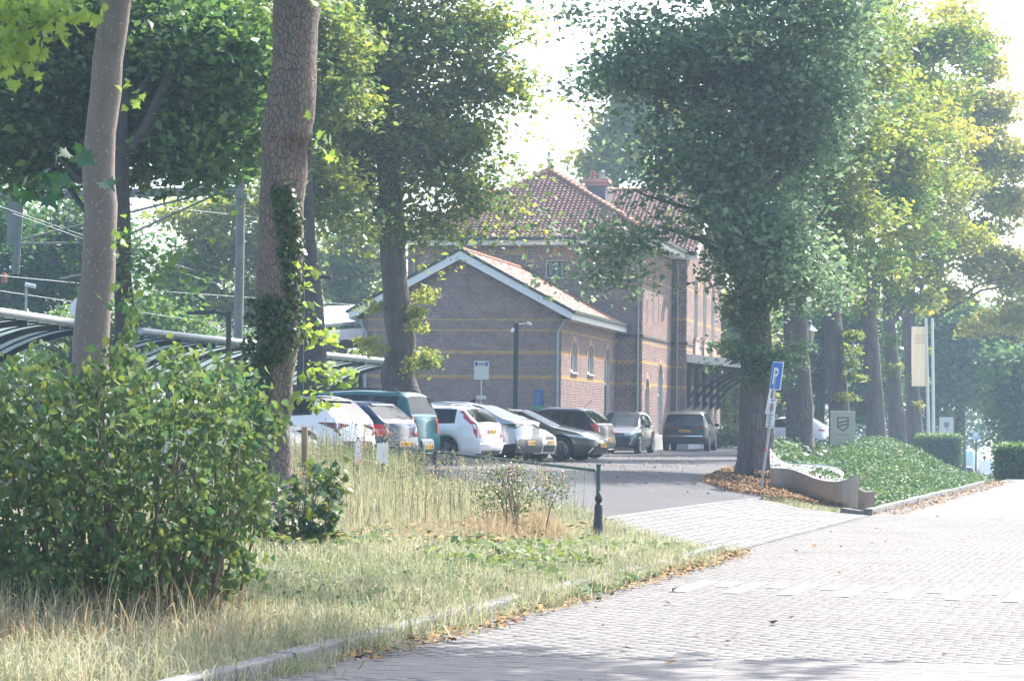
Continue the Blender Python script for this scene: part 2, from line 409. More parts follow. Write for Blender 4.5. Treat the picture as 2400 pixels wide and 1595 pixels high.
# ================================================================ VEGETATION
def leafmat(name, a, b, tr=.35, rough=.5):
    return mat(name, a, rough, attr=True, col2=b, trans=tr, spec=.4)
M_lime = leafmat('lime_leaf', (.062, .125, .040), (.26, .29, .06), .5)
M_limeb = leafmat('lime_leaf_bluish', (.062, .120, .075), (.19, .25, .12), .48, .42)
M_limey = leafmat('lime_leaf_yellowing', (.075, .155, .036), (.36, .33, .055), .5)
M_dark = leafmat('dark_leaf', (.028, .085, .036), (.12, .20, .045), .42)
M_maple = leafmat('maple_leaf', (.06, .13, .03), (.20, .29, .06), .55)
M_bushl = leafmat('bush_leaf', (.048, .110, .048), (.15, .18, .045), .42, .65)
M_ivy = leafmat('ivy_leaf', (.022, .058, .018), (.06, .11, .02), .2, .35)
M_bark = mat('lime_bark', (.125, .105, .095), .95, var=.35, scale=4, bump=.03, bscale=14, stretch=(1, 1, .25), crack=(13, (1, 1, .2), .10))
M_barkb = mat('maple_bark', (.20, .165, .145), .95, var=.35, scale=5, bump=.03, bscale=20, stretch=(1, 1, .5), col2=(.16, .115, .09), crack=(20, (1, 1, .45), .08))
M_barks = mat('smooth_bark', (.185, .155, .135), .85, var=.28, scale=6, bump=.01, bscale=40, stretch=(1, 1, .5), col2=(.145, .12, .105), spots=(16, .26, (.25, .235, .21)))
M_barkd = mat('dark_bark', (.055, .05, .045), .95, var=.3, scale=5, bump=.03)
M_twig = mat('twig', (.16, .12, .09), .9, var=.2)

def unit(v): return v / np.maximum(np.linalg.norm(v, axis=-1, keepdims=True), 1e-6)
def leaf_quads(c, size, v, up=.7, droop=.35, aspect=.62, rng=RNG, sv=.45):
    """one folded leaf blade per centre; returns mesh arrays"""
    N = len(c); n = unit(rng.normal(0, 1, (N, 3)) + np.array([0, 0, up * 2])); d = rng.normal(0, 1, (N, 3)); d[:, 2] = d[:, 2] * .5 - droop
    d = unit(d - n * (d * n).sum(-1, keepdims=True)); s = np.cross(n, d)
    L = (size * (1 + sv * rng.normal(0, 1, N)).clip(.5, 1.8))[:, None]
    V = np.stack([c - d * L * .5, c + s * L * aspect * .5 - d * L * .08 + n * L * .1, c + d * L * .5, c - s * L * aspect * .5 - d * L * .08 + n * L * .1], 1)
    f = np.arange(N * 4, dtype=np.int32).reshape(-1, 4)
    return V.reshape(-1, 3), f, np.repeat(v, 4)
def lobe_leaves(lobes, depth, nleaf, size, crad=.42, per=26, shell=.5, seed=1, vb=.35, vs=.22, flat=.6, up=.7, topv=.12, bough=.5):
    """lobes: (px, py, rx, ry[, depth offset, weight]) in photograph pixels at this depth"""
    rng = np.random.default_rng(seed); cs = []; info = []
    Ls = []
    for l in lobes:
        px, py, rx, ry = l[:4]; dd = l[4] if len(l) > 4 else 0; wt = l[5] if len(l) > 5 else 1
        c = P(px, py, depth + dd); k = (depth + dd) / F_PX; a, b = rx * k, ry * k; Ls.append((np.array(c), a, min(a, b) if len(l) < 7 else l[6], b, wt))
    A = np.array([(a * b + a * d + b * d) * w for c, a, d, b, w in Ls]); A = A / A.sum(); nc_tot = nleaf / per
    pts = []; vv = []; cc = []
    for (c, a, d, b, w), fr in zip(Ls, A):
        nc = max(2, int(nc_tot * fr)); u = unit(rng.normal(0, 1, (nc, 3))); r = rng.random(nc) ** shell
        r = r * (1 + .16 * np.sin(u[:, 0] * 5 + c[0]) * np.cos(u[:, 2] * 6 + c[2]) + .10 * rng.normal(0, 1, nc))
        nbg = max(2, nc // 13); kb = rng.integers(0, nbg, nc); ub, rb = u[:nbg], r[:nbg]
        cl = c + (ub * rb[:, None])[kb] * np.array([a, d, b]) * .93; br_ = bough * (.6 + .8 * rng.random(nbg))[kb, None]; cl = cl + np.clip(rng.normal(0, 1, (nc, 3)), -1.3, 1.3) * br_ * np.array([1.15, 1.15, .42]); cl[:, 2] -= np.abs(rng.normal(0, .25, nc)) * bough; cc.append(cl)
        u = ub[kb]
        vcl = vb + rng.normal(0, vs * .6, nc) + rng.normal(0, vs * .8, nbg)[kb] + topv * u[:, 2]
        k = rng.integers(int(per * .5), int(per * 1.5), nc); idx = np.repeat(np.arange(nc), k)
        off = np.clip(rng.normal(0, 1, (len(idx), 3)), -1.5, 1.5) * np.array([crad, crad, crad * flat]) * (rng.random(nc)[idx] * .7 + .6)[:, None]
        off[:, 2] -= np.abs(off[:, 0] * off[:, 1]) * .25
        pts.append(cl[idx] + off); vv.append(vcl[idx] + rng.normal(0, .13, len(idx)))
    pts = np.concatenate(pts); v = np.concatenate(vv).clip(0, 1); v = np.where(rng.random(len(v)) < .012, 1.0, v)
    return pts, v, np.concatenate(cc)
def add_foliage(name, pts, v, size, m, parent, up=.7, kind=None, droop=.35, aspect=.62, seed=3):
    V, f, a = leaf_quads(pts, size, v, up=up, droop=droop, aspect=aspect, rng=np.random.default_rng(seed))
    if parent is not None: V = V - np.array(parent.location)
    return link(name, npmesh(name, V, f, 4, attr=a), m, parent, kind)
def trunk_path(pp, depth, base=None):
    """pp: (px, py, width px) along the trunk, bottom first"""
    return [P(a, b, depth) for a, b, _ in pp], [max(.03, w_ * depth / F_PX / 2) for _, _, w_ in pp]
def tree(name, label, depth, trunk, lobes, nleaf, size, m, bark, group=None, seed=1, nlimb=14, shoots=(), cat='tree', per=26, crad=.42, vb=.35, vs=.2, shell=.5, limbs=(), n=14, up=.7, flat=.6, lob=.07, lz=0):
    pts, rad = trunk_path(trunk, depth); b = pts[0]; gx = g(b.x, b.y)
    if b.z > gx: pts = [Vector((b.x, b.y, gx - .1))] + pts; rad = [rad[0] * 1.25] + rad
    root = empty(name, (pts[0].x, pts[0].y, gx), 0, label, cat, group); rl = root.location
    # refine the trunk path
    P2, R2 = [], []
    for i in range(len(pts) - 1):
        seg = max(2, int((pts[i + 1] - pts[i]).length / .5))
        for k in range(seg):
            t = k / seg; P2.append(pts[i].lerp(pts[i + 1], t) + Vector((random.uniform(-.02, .02), random.uniform(-.02, .02), 0))); R2.append((rad[i] * (1 - t) + rad[i + 1] * t) * random.uniform(.97, 1.03))
    P2.append(pts[-1]); R2.append(rad[-1])
    MB().tube(P2, R2, n, lobes=lob).build('trunk', bark, root, rel=rl)
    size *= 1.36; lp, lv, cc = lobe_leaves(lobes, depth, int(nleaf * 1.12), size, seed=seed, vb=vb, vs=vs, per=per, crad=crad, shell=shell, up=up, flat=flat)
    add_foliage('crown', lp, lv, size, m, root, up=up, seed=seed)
    bm_ = MB(); rnd = random.Random(seed)
    H = P2[-1].z
    for k in range(nlimb):
        tgt = Vector(cc[rnd.randrange(len(cc))]); hz = min(H, max(P2[len(P2) // 3].z, tgt.z - (tgt.xy - P2[-1].xy).length * .8))
        j = min(range(len(P2)), key=lambda i: abs(P2[i].z - hz)); j = max(j, min([i for i in range(len(P2)) if P2[i].z >= lz] + [len(P2) - 1])); st = P2[j]; mid = st.lerp(tgt, .5) + Vector((rnd.uniform(-.2, .2), rnd.uniform(-.2, .2), .25 + .08 * (tgt - st).length))
        bm_ = MB(); r0 = min(R2[j] * .45, .13); bm_.tube([st, st.lerp(mid, .5) + Vector((0, 0, .1)), mid, mid.lerp(tgt, .6), tgt], [r0, r0 * .8, r0 * .55, r0 * .35, .012], 6, cap=False); bm_.build('branch', bark, root, rel=rl)
    for lm_ in limbs:                                   # limbs given in pixels
        lp_, lr_ = trunk_path(lm_, depth); MB().tube(lp_, lr_, 8, cap=False).build('branch', bark, root, rel=rl)
    for k, (sl_, nl_, sz_, mm, vb_) in enumerate(shoots):             # leafy shoots low on the trunk
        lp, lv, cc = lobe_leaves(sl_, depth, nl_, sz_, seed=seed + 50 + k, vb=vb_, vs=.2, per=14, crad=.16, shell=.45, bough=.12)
        add_foliage('trunk_shoots', lp, lv, sz_, mm, root, up=.5, seed=seed + k, kind='stuff')
    return root

def build_trees():
    # --- right hand row of limes
    tree('lime_tree', 'big lime with bluish green drooping crown right behind the leaning parking sign', 56,
         [(1768, 1122, 104), (1772, 1080, 88), (1776, 960, 82), (1772, 800, 74), (1768, 640, 60), (1760, 430, 50), (1752, 200, 40), (1750, -100, 30)],
         [(1700, 120, 210, 190), (1560, 60, 170, 120, -.5), (1490, 190, 100, 80, 0, .8), (1800, 300, 200, 200, .5), (1680, 380, 130, 110, -.5), (1510, 320, 80, 50, 0, .7), (1600, 400, 70, 50, -.5), (1830, 560, 150, 130, -.5),
          (1740, 520, 120, 110, -1), (1450, 530, 45, 50, -1, 1.5), (1425, 590, 34, 50, -1, 1.7), (1405, 650, 22, 26, -1, 2), (1440, 640, 24, 36, -1, 1.8), (1505, 480, 40, 30, -1, 1.0), (1900, 200, 160, 180), (1725, 640, 50, 55, -1), (1860, 650, 95, 60, 0), (1700, -150, 330, 160), (1950, 20, 140, 130), (1430, 20, 50, 40, 0, .8), (1395, 120, 30, 16, 0, .7), (1390, 250, 24, 12, 0, .7)],
         58000, .105, M_limeb, M_bark, 'row of limes beside the car park', seed=11, nlimb=30, per=30, vb=.38, vs=.24, n=18,
         shoots=[([(1720, 740, 40, 60, -.5), (1710, 830, 30, 36, -.5), (1770, 800, 66, 80, -.6), (1850, 820, 40, 50, -.4), (1790, 880, 60, 30, -.6), (1740, 690, 80, 50, -.5), (1660, 855, 30, 12, -.5, .6), (1830, 880, 40, 22, -.5, .7)], 5200, .095, M_limeb, .3)],
         limbs=[[(1776, 470, 26), (1840, 400, 18), (1900, 350, 14)], [(1757, 380, 20), (1690, 300, 14), (1640, 260, 9)]])
    tree('lime_tree', 'second lime of the row, its bare pale trunk rising right behind the metal bench', 74,
         [(1880, 1082, 84), (1876, 1040, 66), (1872, 900, 60), (1864, 760, 56), (1860, 640, 46), (1868, 400, 36), (1870, 0, 26)],
         [(1880, 420, 170, 190), (1980, 230, 150, 190), (1850, 600, 110, 70), (1990, 500, 120, 120), (1780, 180, 160, 160), (1930, 640, 70, 60), (2010, 60, 120, 120), (1700, 420, 120, 90)],
         26000, .125, M_lime, M_bark, 'row of limes beside the car park', seed=12, nlimb=14, vb=.4)
    tree('lime_tree', 'third lime of the row, standing right behind the beige sign with the shield', 90,
         [(1972, 1050, 66), (1968, 980, 50), (1958, 850, 48), (1950, 720, 42), (1955, 500, 34), (1960, 100, 24)],
         [(2000, 380, 140, 210), (2060, 200, 130, 180), (2010, 590, 100, 90), (1900, 650, 70, 50), (2110, 380, 90, 120), (1960, 30, 120, 90)],
         22000, .14, M_limey, M_bark, 'row of limes beside the car park', seed=13, nlimb=12, vb=.28,
         shoots=[([(1995, 800, 26, 50, -.5), (2000, 870, 32, 45, -.5), (1985, 930, 30, 20, -.5)], 1600, .12, M_lime, .5)])
    tree('lime_tree', 'fourth lime of the row, its grey trunk just right of the beige sign', 102,
         [(2056, 1048, 56), (2053, 980, 42), (2045, 860, 40), (2036, 740, 36), (2035, 560, 30), (2050, 150, 20)],
         [(2080, 430, 120, 170), (2140, 260, 120, 190), (2080, 620, 80, 80), (2170, 450, 90, 120), (2120, 60, 110, 100), (2050, 700, 40, 30), (2210, 120, 80, 110)],
         23000, .15, M_limey, M_bark, 'row of limes beside the car park', seed=14, nlimb=10, vb=.38)
    tree('lime_tree', 'slender lime of the row with leafy shoots halfway up, second from the flagpoles', 114,
         [(2104, 1030, 44), (2100, 960, 36), (2092, 860, 32), (2082, 740, 28), (2080, 560, 24), (2100, 250, 16)],
         [(2150, 560, 100, 110), (2200, 400, 110, 160), (2130, 680, 60, 50), (2190, 200, 110, 120), (2230, 560, 70, 80)],
         17000, .16, M_limey, M_bark, 'row of limes beside the car park', seed=15, nlimb=10, vb=.48,
         shoots=[([(2095, 800, 18, 34, -.5), (2092, 880, 26, 44, -.5)], 1200, .14, M_lime, .45)])
    tree('lime_tree', 'farthest lime of the row, its trunk half covering the pale banner on the flagpole', 126,
         [(2142, 1020, 42), (2140, 960, 34), (2136, 860, 32), (2130, 740, 30), (2130, 560, 24), (2170, 300, 16)],
         [(2240, 560, 110, 110), (2290, 400, 100, 150), (2200, 690, 80, 50), (2280, 250, 80, 110), (2330, 620, 70, 90), (2250, 150, 70, 80), (2320, 330, 60, 80), (2370, 480, 50, 90), (2300, 740, 70, 34), (2385, 640, 60, 90), (2375, 370, 60, 80), (2290, 150, 70, 150), (2340, 250, 50, 80), (2390, 440, 40, 90), (2400, 620, 60, 90), (2390, 720, 60, 50), (2270, 60, 70, 90), (2340, 760, 70, 40)],
         36000, .17, M_limey, M_bark, 'row of limes beside the car park', seed=16, nlimb=12, vb=.6,
         shoots=[([(2155, 800, 18, 44, -.5), (2160, 890, 22, 40, -.5), (2150, 950, 14, 20, -.5)], 1300, .15, M_limey, .4)])
    # --- middle lime behind the parked cars
    tree('lime_tree', 'lime tree with leafy trunk shoots standing before the low brick gable', 66,
         [(938, 965, 118), (940, 925, 92), (935, 880, 78), (945, 800, 68), (930, 700, 64), (922, 600, 62), (915, 500, 58), (905, 350, 48), (890, 100, 40), (880, -150, 30)],
         [(850, 130, 150, 170), (1000, 60, 170, 130), (1050, 220, 150, 100), (960, 330, 150, 110), (830, 360, 110, 100), (1080, 320, 80, 70, -.5), (1060, 430, 80, 50, -.8), (1140, 460, 55, 30, -.8), (1000, 500, 60, 40, -.6), (1090, 540, 40, 30, -1, .8), (1160, 150, 60, 80), (1205, 200, 30, 50, 0, .7), (1215, 300, 30, 14, 0, .6), (1190, 400, 36, 16, -.6, .8), (1225, 40, 20, 16, 0, .6), (770, 250, 80, 160), (800, 480, 70, 60), (975, 580, 24, 30, -.6), (900, 460, 70, 50), (1150, 60, 60, 60), (1215, 485, 34, 12, -.8, .9), (900, -120, 300, 120), (1180, 560, 14, 20, -.8, .7), (850, 520, 40, 40)],
         52000, .115, M_lime, M_bark, None, seed=21, nlimb=24, vb=.42, vs=.28, n=18,
         shoots=[([(975, 760, 28, 60, -.5), (1010, 830, 34, 44, -.6), (880, 800, 40, 36, -.3), (985, 860, 26, 26, -.5), (880, 720, 24, 24, -.3), (1000, 700, 30, 30, -.5)], 2200, .10, M_lime, .6)])
    # --- left: two trunks in front
    tree('maple_tree', 'smooth grey brown maple trunk at the far left with small pale lichen spots', 33,
         [(195, 1010, 92), (205, 900, 90), (214, 800, 84), (228, 650, 78), (236, 480, 76), (232, 400, 74), (245, 220, 72), (262, 60, 70), (282, -60, 66), (300, -400, 50)],
         [(250, -700, 520, 380, 0), (-100, -300, 240, 200, -1, .6)], 9000, .2, M_maple, M_barks, None, seed=31, nlimb=5, lz=8.2, per=16, crad=.5, n=22, lob=.02)
    tree('maple_tree', 'ivy clad trunk with flaking brown bark in the dry grass by the parked cars', 32,
         [(630, 1190, 150), (636, 1120, 108), (634, 1000, 94), (645, 900, 92), (652, 800, 100), (655, 650, 106), (662, 480, 104), (668, 330, 110), (672, 300, 120), (676, 270, 115), (690, 120, 104), (700, -10, 118), (720, -300, 90)],
         [(1500, -1050, 620, 420, -4.5), (1050, -1000, 560, 400, -2), (800, -900, 480, 380, 0), (2500, -1070, 300, 110, -9.2, 2.2), (2350, -1120, 160, 90, -8.6, 2)], 22000, .2, M_maple, M_barkb, None, seed=32, nlimb=6, lz=8.6, per=16, crad=.5, n=26, lob=.05,  # unseen lobes reaching right, shaped to shade the bush and streak the road
         shoots=[([(740, 790, 26, 20, -.2, 1), (752, 870, 26, 24, -.2, 1), (725, 930, 26, 14, -.2, 1), (715, 740, 14, 34, -.1, .8), (706, 620, 8, 60, -.1, .8)], 340, .115, M_maple, .62)])
    # --- dark trees behind
    tree('oak_tree', 'dark trunked tree with a limb leaning right, right behind the smooth maple trunk', 46,
         [(300, 1000, 60), (296, 900, 52), (290, 700, 44), (284, 500, 42), (280, 350, 44), (278, 200, 40), (290, 0, 30)],
         [(120, 200, 170, 150, 2), (380, 180, 170, 150, 2), (520, 120, 130, 140, 1), (480, 330, 130, 70, 1), (120, 380, 130, 50, 2), (560, 320, 60, 80, 2), (250, 20, 300, 100, 2), (60, 60, 140, 140, 2), (340, 640, 40, 60, 0, .5), (400, 370, 120, 40, 1), (30, 300, 80, 80, 2)],
         62000, .115, M_dark, M_barkd, None, seed=41, nlimb=18, vb=.5, vs=.3, per=30, limbs=[[(284, 380, 26), (340, 300, 26), (400, 170, 24), (470, 90, 20), (540, 20, 14)]])
    tree('lime_tree', 'dark lime trunk behind the ivy clad trunk, a lamp arm beside it', 60,
         [(745, 940, 66), (742, 880, 62), (738, 800, 56), (730, 660, 44), (722, 560, 36), (715, 400, 34), (710, 100, 26)],
         [(690, 200, 110, 160, 1), (650, 60, 150, 120, 1), (740, 400, 60, 70, 1), (600, 180, 60, 120, 1), (760, 100, 80, 100, 1), (770, 500, 36, 40, 1)],
         22000, .12, M_lime, M_barkd, None, seed=42, nlimb=12, vb=.3, vs=.25)
    bgs = [('pale green tree with sky holes between the gantry mast and ivy clad trunk', 105, 560, 1010, [(480, 560, 110, 130), (600, 520, 80, 120), (420, 680, 90, 70), (560, 720, 90, 60), (640, 640, 60, 90)], 15000, M_lime, .5, .28),
           ('dark rounded tree beyond the tracks under the gantry at the far left', 95, 90, 1010, [(80, 560, 130, 110), (160, 660, 90, 80), (20, 660, 90, 90), (240, 560, 60, 100)], 17000, M_dark, .45, .2),
           ('dark green tree low behind the bicycle shed roofs', 88, 330, 1010, [(330, 790, 120, 90), (480, 820, 100, 80), (180, 800, 90, 80)], 14000, M_dark, .5, .25),
           ('feathery light green tree left of the station gable', 120, 800, 1010, [(800, 640, 70, 90), (850, 720, 50, 60), (780, 760, 60, 60), (840, 560, 60, 50), (700, 800, 60, 80)], 13000, M_lime, .35, .2),
           ('dark tree low behind the shed at the left corner of the station', 110, 700, 1010, [(790, 880, 60, 50), (620, 900, 80, 60), (700, 920, 80, 40)], 9000, M_dark, .5, .2),
           ('dark tree at the far left edge beyond the bicycle shed', 84, -40, 1010, [(-30, 860, 110, 110), (-20, 480, 60, 130)], 8000, M_dark, .4, .2),
           ('sunlit yellow green tree top behind the chimneys', 145, 1440, 1000, [(1430, 330, 80, 110), (1500, 260, 90, 110), (1400, 400, 40, 60), (1560, 330, 100, 120), (1450, 200, 60, 70), (1600, 420, 100, 60)], 17000, M_limey, .35, .25),
           ('bright green tree right of the station wall behind the black car', 130, 1715, 1040, [(1700, 860, 40, 120), (1720, 960, 40, 60), (1690, 720, 30, 60), (1750, 800, 40, 100)], 9000, M_lime, .6, .25),
           ('dark tree filling the gap between the second and third lime trunk', 135, 1920, 1010, [(1920, 800, 70, 130), (1840, 850, 70, 110), (1990, 760, 80, 120), (1800, 940, 60, 60), (2030, 900, 70, 90)], 15000, M_dark, .25, .15),
           ('dark tall tree beyond the flagpoles', 150, 2250, 1000, [(2230, 800, 80, 120), (2330, 820, 90, 130), (2262, 890, 80, 60), (2180, 900, 60, 100), (2400, 760, 70, 140), (2120, 800, 60, 120)], 24000, M_dark, .42, .2),
           ('dark tree overhanging the hedge at the right edge', 120, 2390, 1020, [(2390, 900, 50, 100), (2410, 960, 50, 50), (2420, 1000, 50, 40)], 8000, M_dark, .35, .2)]
    for k, (lab, dep, bx_, by_, lobes, nl, m, vb, vs) in enumerate(bgs):
        top = min(l[1] for l in lobes)
        tree('background_tree', lab, dep, [(bx_, by_, 26), (bx_ + 4, (by_ + top) / 2, 20), (bx_, top, 8)], lobes, nl, .0017 * dep, m, M_barkd, 'trees closing the view behind the station', seed=60 + k, nlimb=8, vb=vb, vs=vs, per=24, crad=.55 if dep < 110 else .75, n=8, cat='tree')
    # continuous woodland far behind
    for nm, x0, x1, dep, py0, nl in (('distant_wood', -200, 1150, 160, 790, 30000), ('distant_wood', 1640, 2700, 230, 800, 32000)):
        lob = [(x, py0 + 60 * math.sin(x * .013) + random.uniform(-30, 30), 110, 190) for x in range(x0, x1, 90)] + [(x, 975, 80, 85, -3) for x in range(x0, x1, 60)] + ([(x, 600 + 30 * math.sin(x * .02), 110, 110) for x in range(-200, 900, 110)] if x0 < 0 else [])
        lp, lv, cc = lobe_leaves(lob, dep, nl, .3, seed=90, vb=.35, vs=.2, per=30, crad=1.7, bough=2.6)
        a = add_foliage(nm, lp, lv, .0022 * dep, M_dark, None, kind='stuff')
    # the wood goes on round the back and left of the viewpoint
    rng = np.random.default_rng(77); nc = 900; az = np.radians(rng.uniform(95, 300, nc)); rr = rng.uniform(38, 60, nc)
    cc = np.stack([np.sin(az) * rr, np.cos(az) * rr, rng.uniform(0, 13, nc) * (.7 + .3 * np.sin(az * 17))], 1); idx = np.repeat(np.arange(nc), 22)
    pts = cc[idx] + rng.normal(0, 1.3, (len(idx), 3)); V, f, a = leaf_quads(pts, .9, (.4 + rng.normal(0, .2, len(idx))).clip(0, 1), rng=rng)
    link('distant_wood', npmesh('distant_wood', V, f, 4, attr=a), M_dark, None, 'stuff')
build_trees()

# ---------------------------------------------------------------- heart shaped / ovate leaf blades with real curvature
def blade(L, W, fold=.18, curl=.15, n=3, shape='ovate'):
    vs = [(0, 0, 0)]; ts = [.0, .22, .45, .7, .88]
    wd = {'ovate': [0, .85, 1, .68, .3], 'long': [0, .7, 1, .8, .4]}[shape]
    vs = []; fs = []
    for t, w_ in zip(ts, wd):
        z = -curl * L * t * t
        vs += [(-W / 2 * w_, L * t, z + fold * W * w_), (0, L * t, z), (W / 2 * w_, L * t, z + fold * W * w_)]
    vs.append((0, L, -curl * L))
    for i in range(4): a = i * 3; fs += [(a, a + 1, a + 4, a + 3), (a + 1, a + 2, a + 5, a + 4)]
    fs += [(12, 13, 15), (13, 14, 15)]
    return np.array(vs), fs
def maple_blade(L):
    pts = [(0, 0), (.18, .02), (.5, -.08), (.36, .16), (.62, .38), (.34, .40), (.40, .62), (.18, .52), (0, 1.0), (-.18, .52), (-.40, .62), (-.34, .40), (-.62, .38), (-.36, .16), (-.5, -.08), (-.18, .02)]
    vs = [(x * L, y * L, .12 * L * abs(x) - .1 * L * y * y) for x, y in pts] + [(0, .3 * L, 0)]
    n = len(pts); return np.array(vs), [(i, (i + 1) % n, n) for i in range(n)]
def many_blades(name, base, c, rot, sc, v, m, parent, kind=None):
    """c (N,3), rot (N,3,3), sc (N,)"""
    bv, bf = base; N = len(c)
    V = np.einsum('nij,kj->nki', rot, bv) * sc[:, None, None] + c[:, None, :]
    if parent is not None: V = V - np.array(parent.location)
    fs = [tuple(i + k * len(bv) for i in f_) for k in range(N) for f_ in bf]
    me = npmesh(name, V.reshape(-1, 3), fs, attr=np.repeat(v, len(bv)))
    return link(name, me, m, parent, kind)
def rots(N, rng, down=.6, face=None, face_w=.8):
    d = rng.normal(0, 1, (N, 3)); d[:, 2] = d[:, 2] * .6 - down; d = unit(d)
    n = rng.normal(0, 1, (N, 3)) + np.array([0, 0, .5])
    if face is not None: n = n * .7 + np.array(face) * face_w
    n = unit(n - d * (n * d).sum(-1, keepdims=True)); s = np.cross(d, n)
    return np.stack([s, d, n], -1)
def poly_mask(px, py, poly):
    inside = np.zeros(len(px), bool); n = len(poly); j = n - 1
    for i in range(n):
        xi, yi = poly[i]; xj, yj = poly[j]
        inside ^= ((yi > py) != (yj > py)) & (px < (xj - xi) * (py - yi) / (yj - yi + 1e-9) + xi); j = i
    return inside
def project(pts):
    M = np.array(CM); q = (pts - np.array(CAM)) @ M; return 1200 + F_PX * q[:, 0] / -q[:, 2], 797.5 - F_PX * q[:, 1] / -q[:, 2]
def bush(name, label, outline, depth, thick, nl, blade_, sc0, m, seed=5, nind=300, nstem=50, base_y=None, yellow=.04, twigs=M_twig, cat='bush', down=.7, vb=.35, dens=None):
    """shrub whose foliage fills a rounded body bounded by an outline at this depth"""
    rng = np.random.default_rng(seed); o = np.array(outline, float); x0, y0 = o.min(0); x1, y1 = o.max(0)
    b = G((x0 + x1) / 2, 0) if False else None
    bx0 = P((x0 + x1) / 2, y1, depth); root = empty(name, (bx0.x, depth, g(bx0.x, depth)), 0, label, cat)
    C = []
    while sum(len(c_) for c_ in C) < nl:
        N = nl * 2; px = rng.uniform(x0, x1, N); py = rng.uniform(y0, y1, N); ok = poly_mask(px, py, o)
        px, py = px[ok], py[ok]; jt = rng.random(len(px)) < .22; px0_, py0_ = px, py; px = px + jt * rng.normal(0, 20, len(px)); py = py + jt * rng.normal(-6, 22, len(px))
        # distance to the border sets the depth of the body there
        dm = np.full(len(px), 1e9)
        for i in range(len(o)):
            a, b_ = o[i], o[(i + 1) % len(o)]; ab = b_ - a; t = (((px - a[0]) * ab[0] + (py - a[1]) * ab[1]) / max(ab @ ab, 1e-6)).clip(0, 1)
            dm = np.minimum(dm, np.hypot(px - a[0] - t * ab[0], py - a[1] - t * ab[1]))
        half = thick * np.sqrt((dm / 160).clip(.03, 1)); dep = depth + half * (rng.random(len(px)) * 2 - 1)
        if dens is not None: k_ = rng.random(len(px)) < dens(px, py); px, py, dep = px[k_], py[k_], dep[k_]
        k = dep / F_PX; dirs = np.stack([np.ones(len(px))] * 3, 1)
        M = np.array(CM); d = np.stack([(px - 1200) / F_PX, -(py - 797.5) / F_PX, -np.ones(len(px))], 1) @ M.T
        pts = np.array(CAM) + d * (dep / d[:, 1])[:, None]
        pts = pts[pts[:, 2] > gz(pts[:, 0], pts[:, 1]) + .04]; C.append(pts)
    c_ = np.concatenate(C)[:nl]
    # gather leaves on shoots: pull them towards shared twig points
    ns = nl // 9; tw = c_[rng.integers(0, nl, ns)]; idx = rng.integers(0, ns, int(nl * .5)); c_[:len(idx)] = tw[idx] + rng.normal(0, .07, (len(idx), 3))
    rot = rots(nl, rng, down, face=(.1, -.6, .4)); sc = sc0 * rng.uniform(.6, 1.25, nl)
    v = (vb + rng.normal(0, .2, nl)).clip(0, .85); v[rng.random(nl) < yellow] = 1
    order = np.argsort(c_[:, 1]); c_, rot, sc, v = c_[order], rot[order], sc[order], v[order]
    vis = np.where(c_[:, 1] < depth - thick * .1)[0]; ind = vis[rng.permutation(len(vis))[:nind]] if nind else np.array([], int)
    restm = np.ones(nl, bool); restm[ind] = False
    many_blades('foliage', blade_, c_[restm], rot[restm], sc[restm], v[restm], m, root, 'stuff')
    mes = []
    for q in range(5):
        bv, bf = blade_; me = npmesh('leaf', bv, bf, attr=np.full(len(bv), (0, .25, .45, .7, 1)[q])); me.materials.append(m); mes.append(me)
    for i in ind:
        o_ = bpy.data.objects.new('leaf', mes[min(4, int(v[i] * 4.5))]); COL.objects.link(o_); o_.parent = root
        o_.matrix_local = Matrix.Translation(Vector(c_[i]) - root.location) @ (Matrix(rot[i].tolist()).to_4x4() @ Matrix.Scale(float(sc[i]), 4))
    st = MB(); rnd = random.Random(seed)
    for k in range(nstem):
        t = c_[rnd.randrange(nl)]; t = Vector(t); bx_ = root.location.x + (t.x - root.location.x) * rnd.uniform(.3, .8); by_ = depth + rnd.uniform(-.4, .4) * thick
        b_ = Vector((bx_, by_, g(bx_, by_) - .03)); mid = b_.lerp(t, .5) + Vector((rnd.uniform(-.12, .12), rnd.uniform(-.1, .1), .12))
        st.tube([b_, mid, t], [.014, .009, .003], 4, cap=False)
    st.build('stems', twigs, root, rel=root.location)
    return root
bush('leafy_bush', 'big foreground bush of oval green leaves, a few turned yellow, on the left verge',
     [(-60, 830), (40, 850), (110, 820), (190, 860), (240, 850), (285, 790), (295, 700), (312, 690), (325, 790), (380, 830), (425, 790), (440, 830), (480, 850), (545, 830), (600, 880), (625, 950), (690, 975), (640, 1010), (610, 1060), (645, 1130), (630, 1200), (590, 1250), (590, 1330), (520, 1390), (460, 1470), (300, 1500), (-60, 1550)],
     17.6, 1.3, 10500, blade(.074, .05), 1.0, M_bushl, seed=5, nstem=150, down=.9, vb=.33, dens=lambda x, y: np.where(np.sin(x * .037 + 2 * np.sin(y * .021)) * np.sin(y * .043 + 1.4 * np.sin(x * .026)) > .28, .22, 1.) * np.where(y < 900, .75, 1))
bush('maple_sapling', 'young maple sapling with big lobed leaves at the foot of the ivy clad trunk',
     [(600, 1150), (640, 1110), (680, 1130), (700, 1085), (790, 1080), (820, 1140), (800, 1200), (770, 1290), (640, 1310), (600, 1240)],
     27.5, .55, 430, maple_blade(.11), 1.0, leafmat('sapling_leaf', (.025, .065, .03), (.14, .19, .03), .35, .3), seed=6, nind=120, nstem=14, down=.15, vb=.25, yellow=.06, cat='sapling')
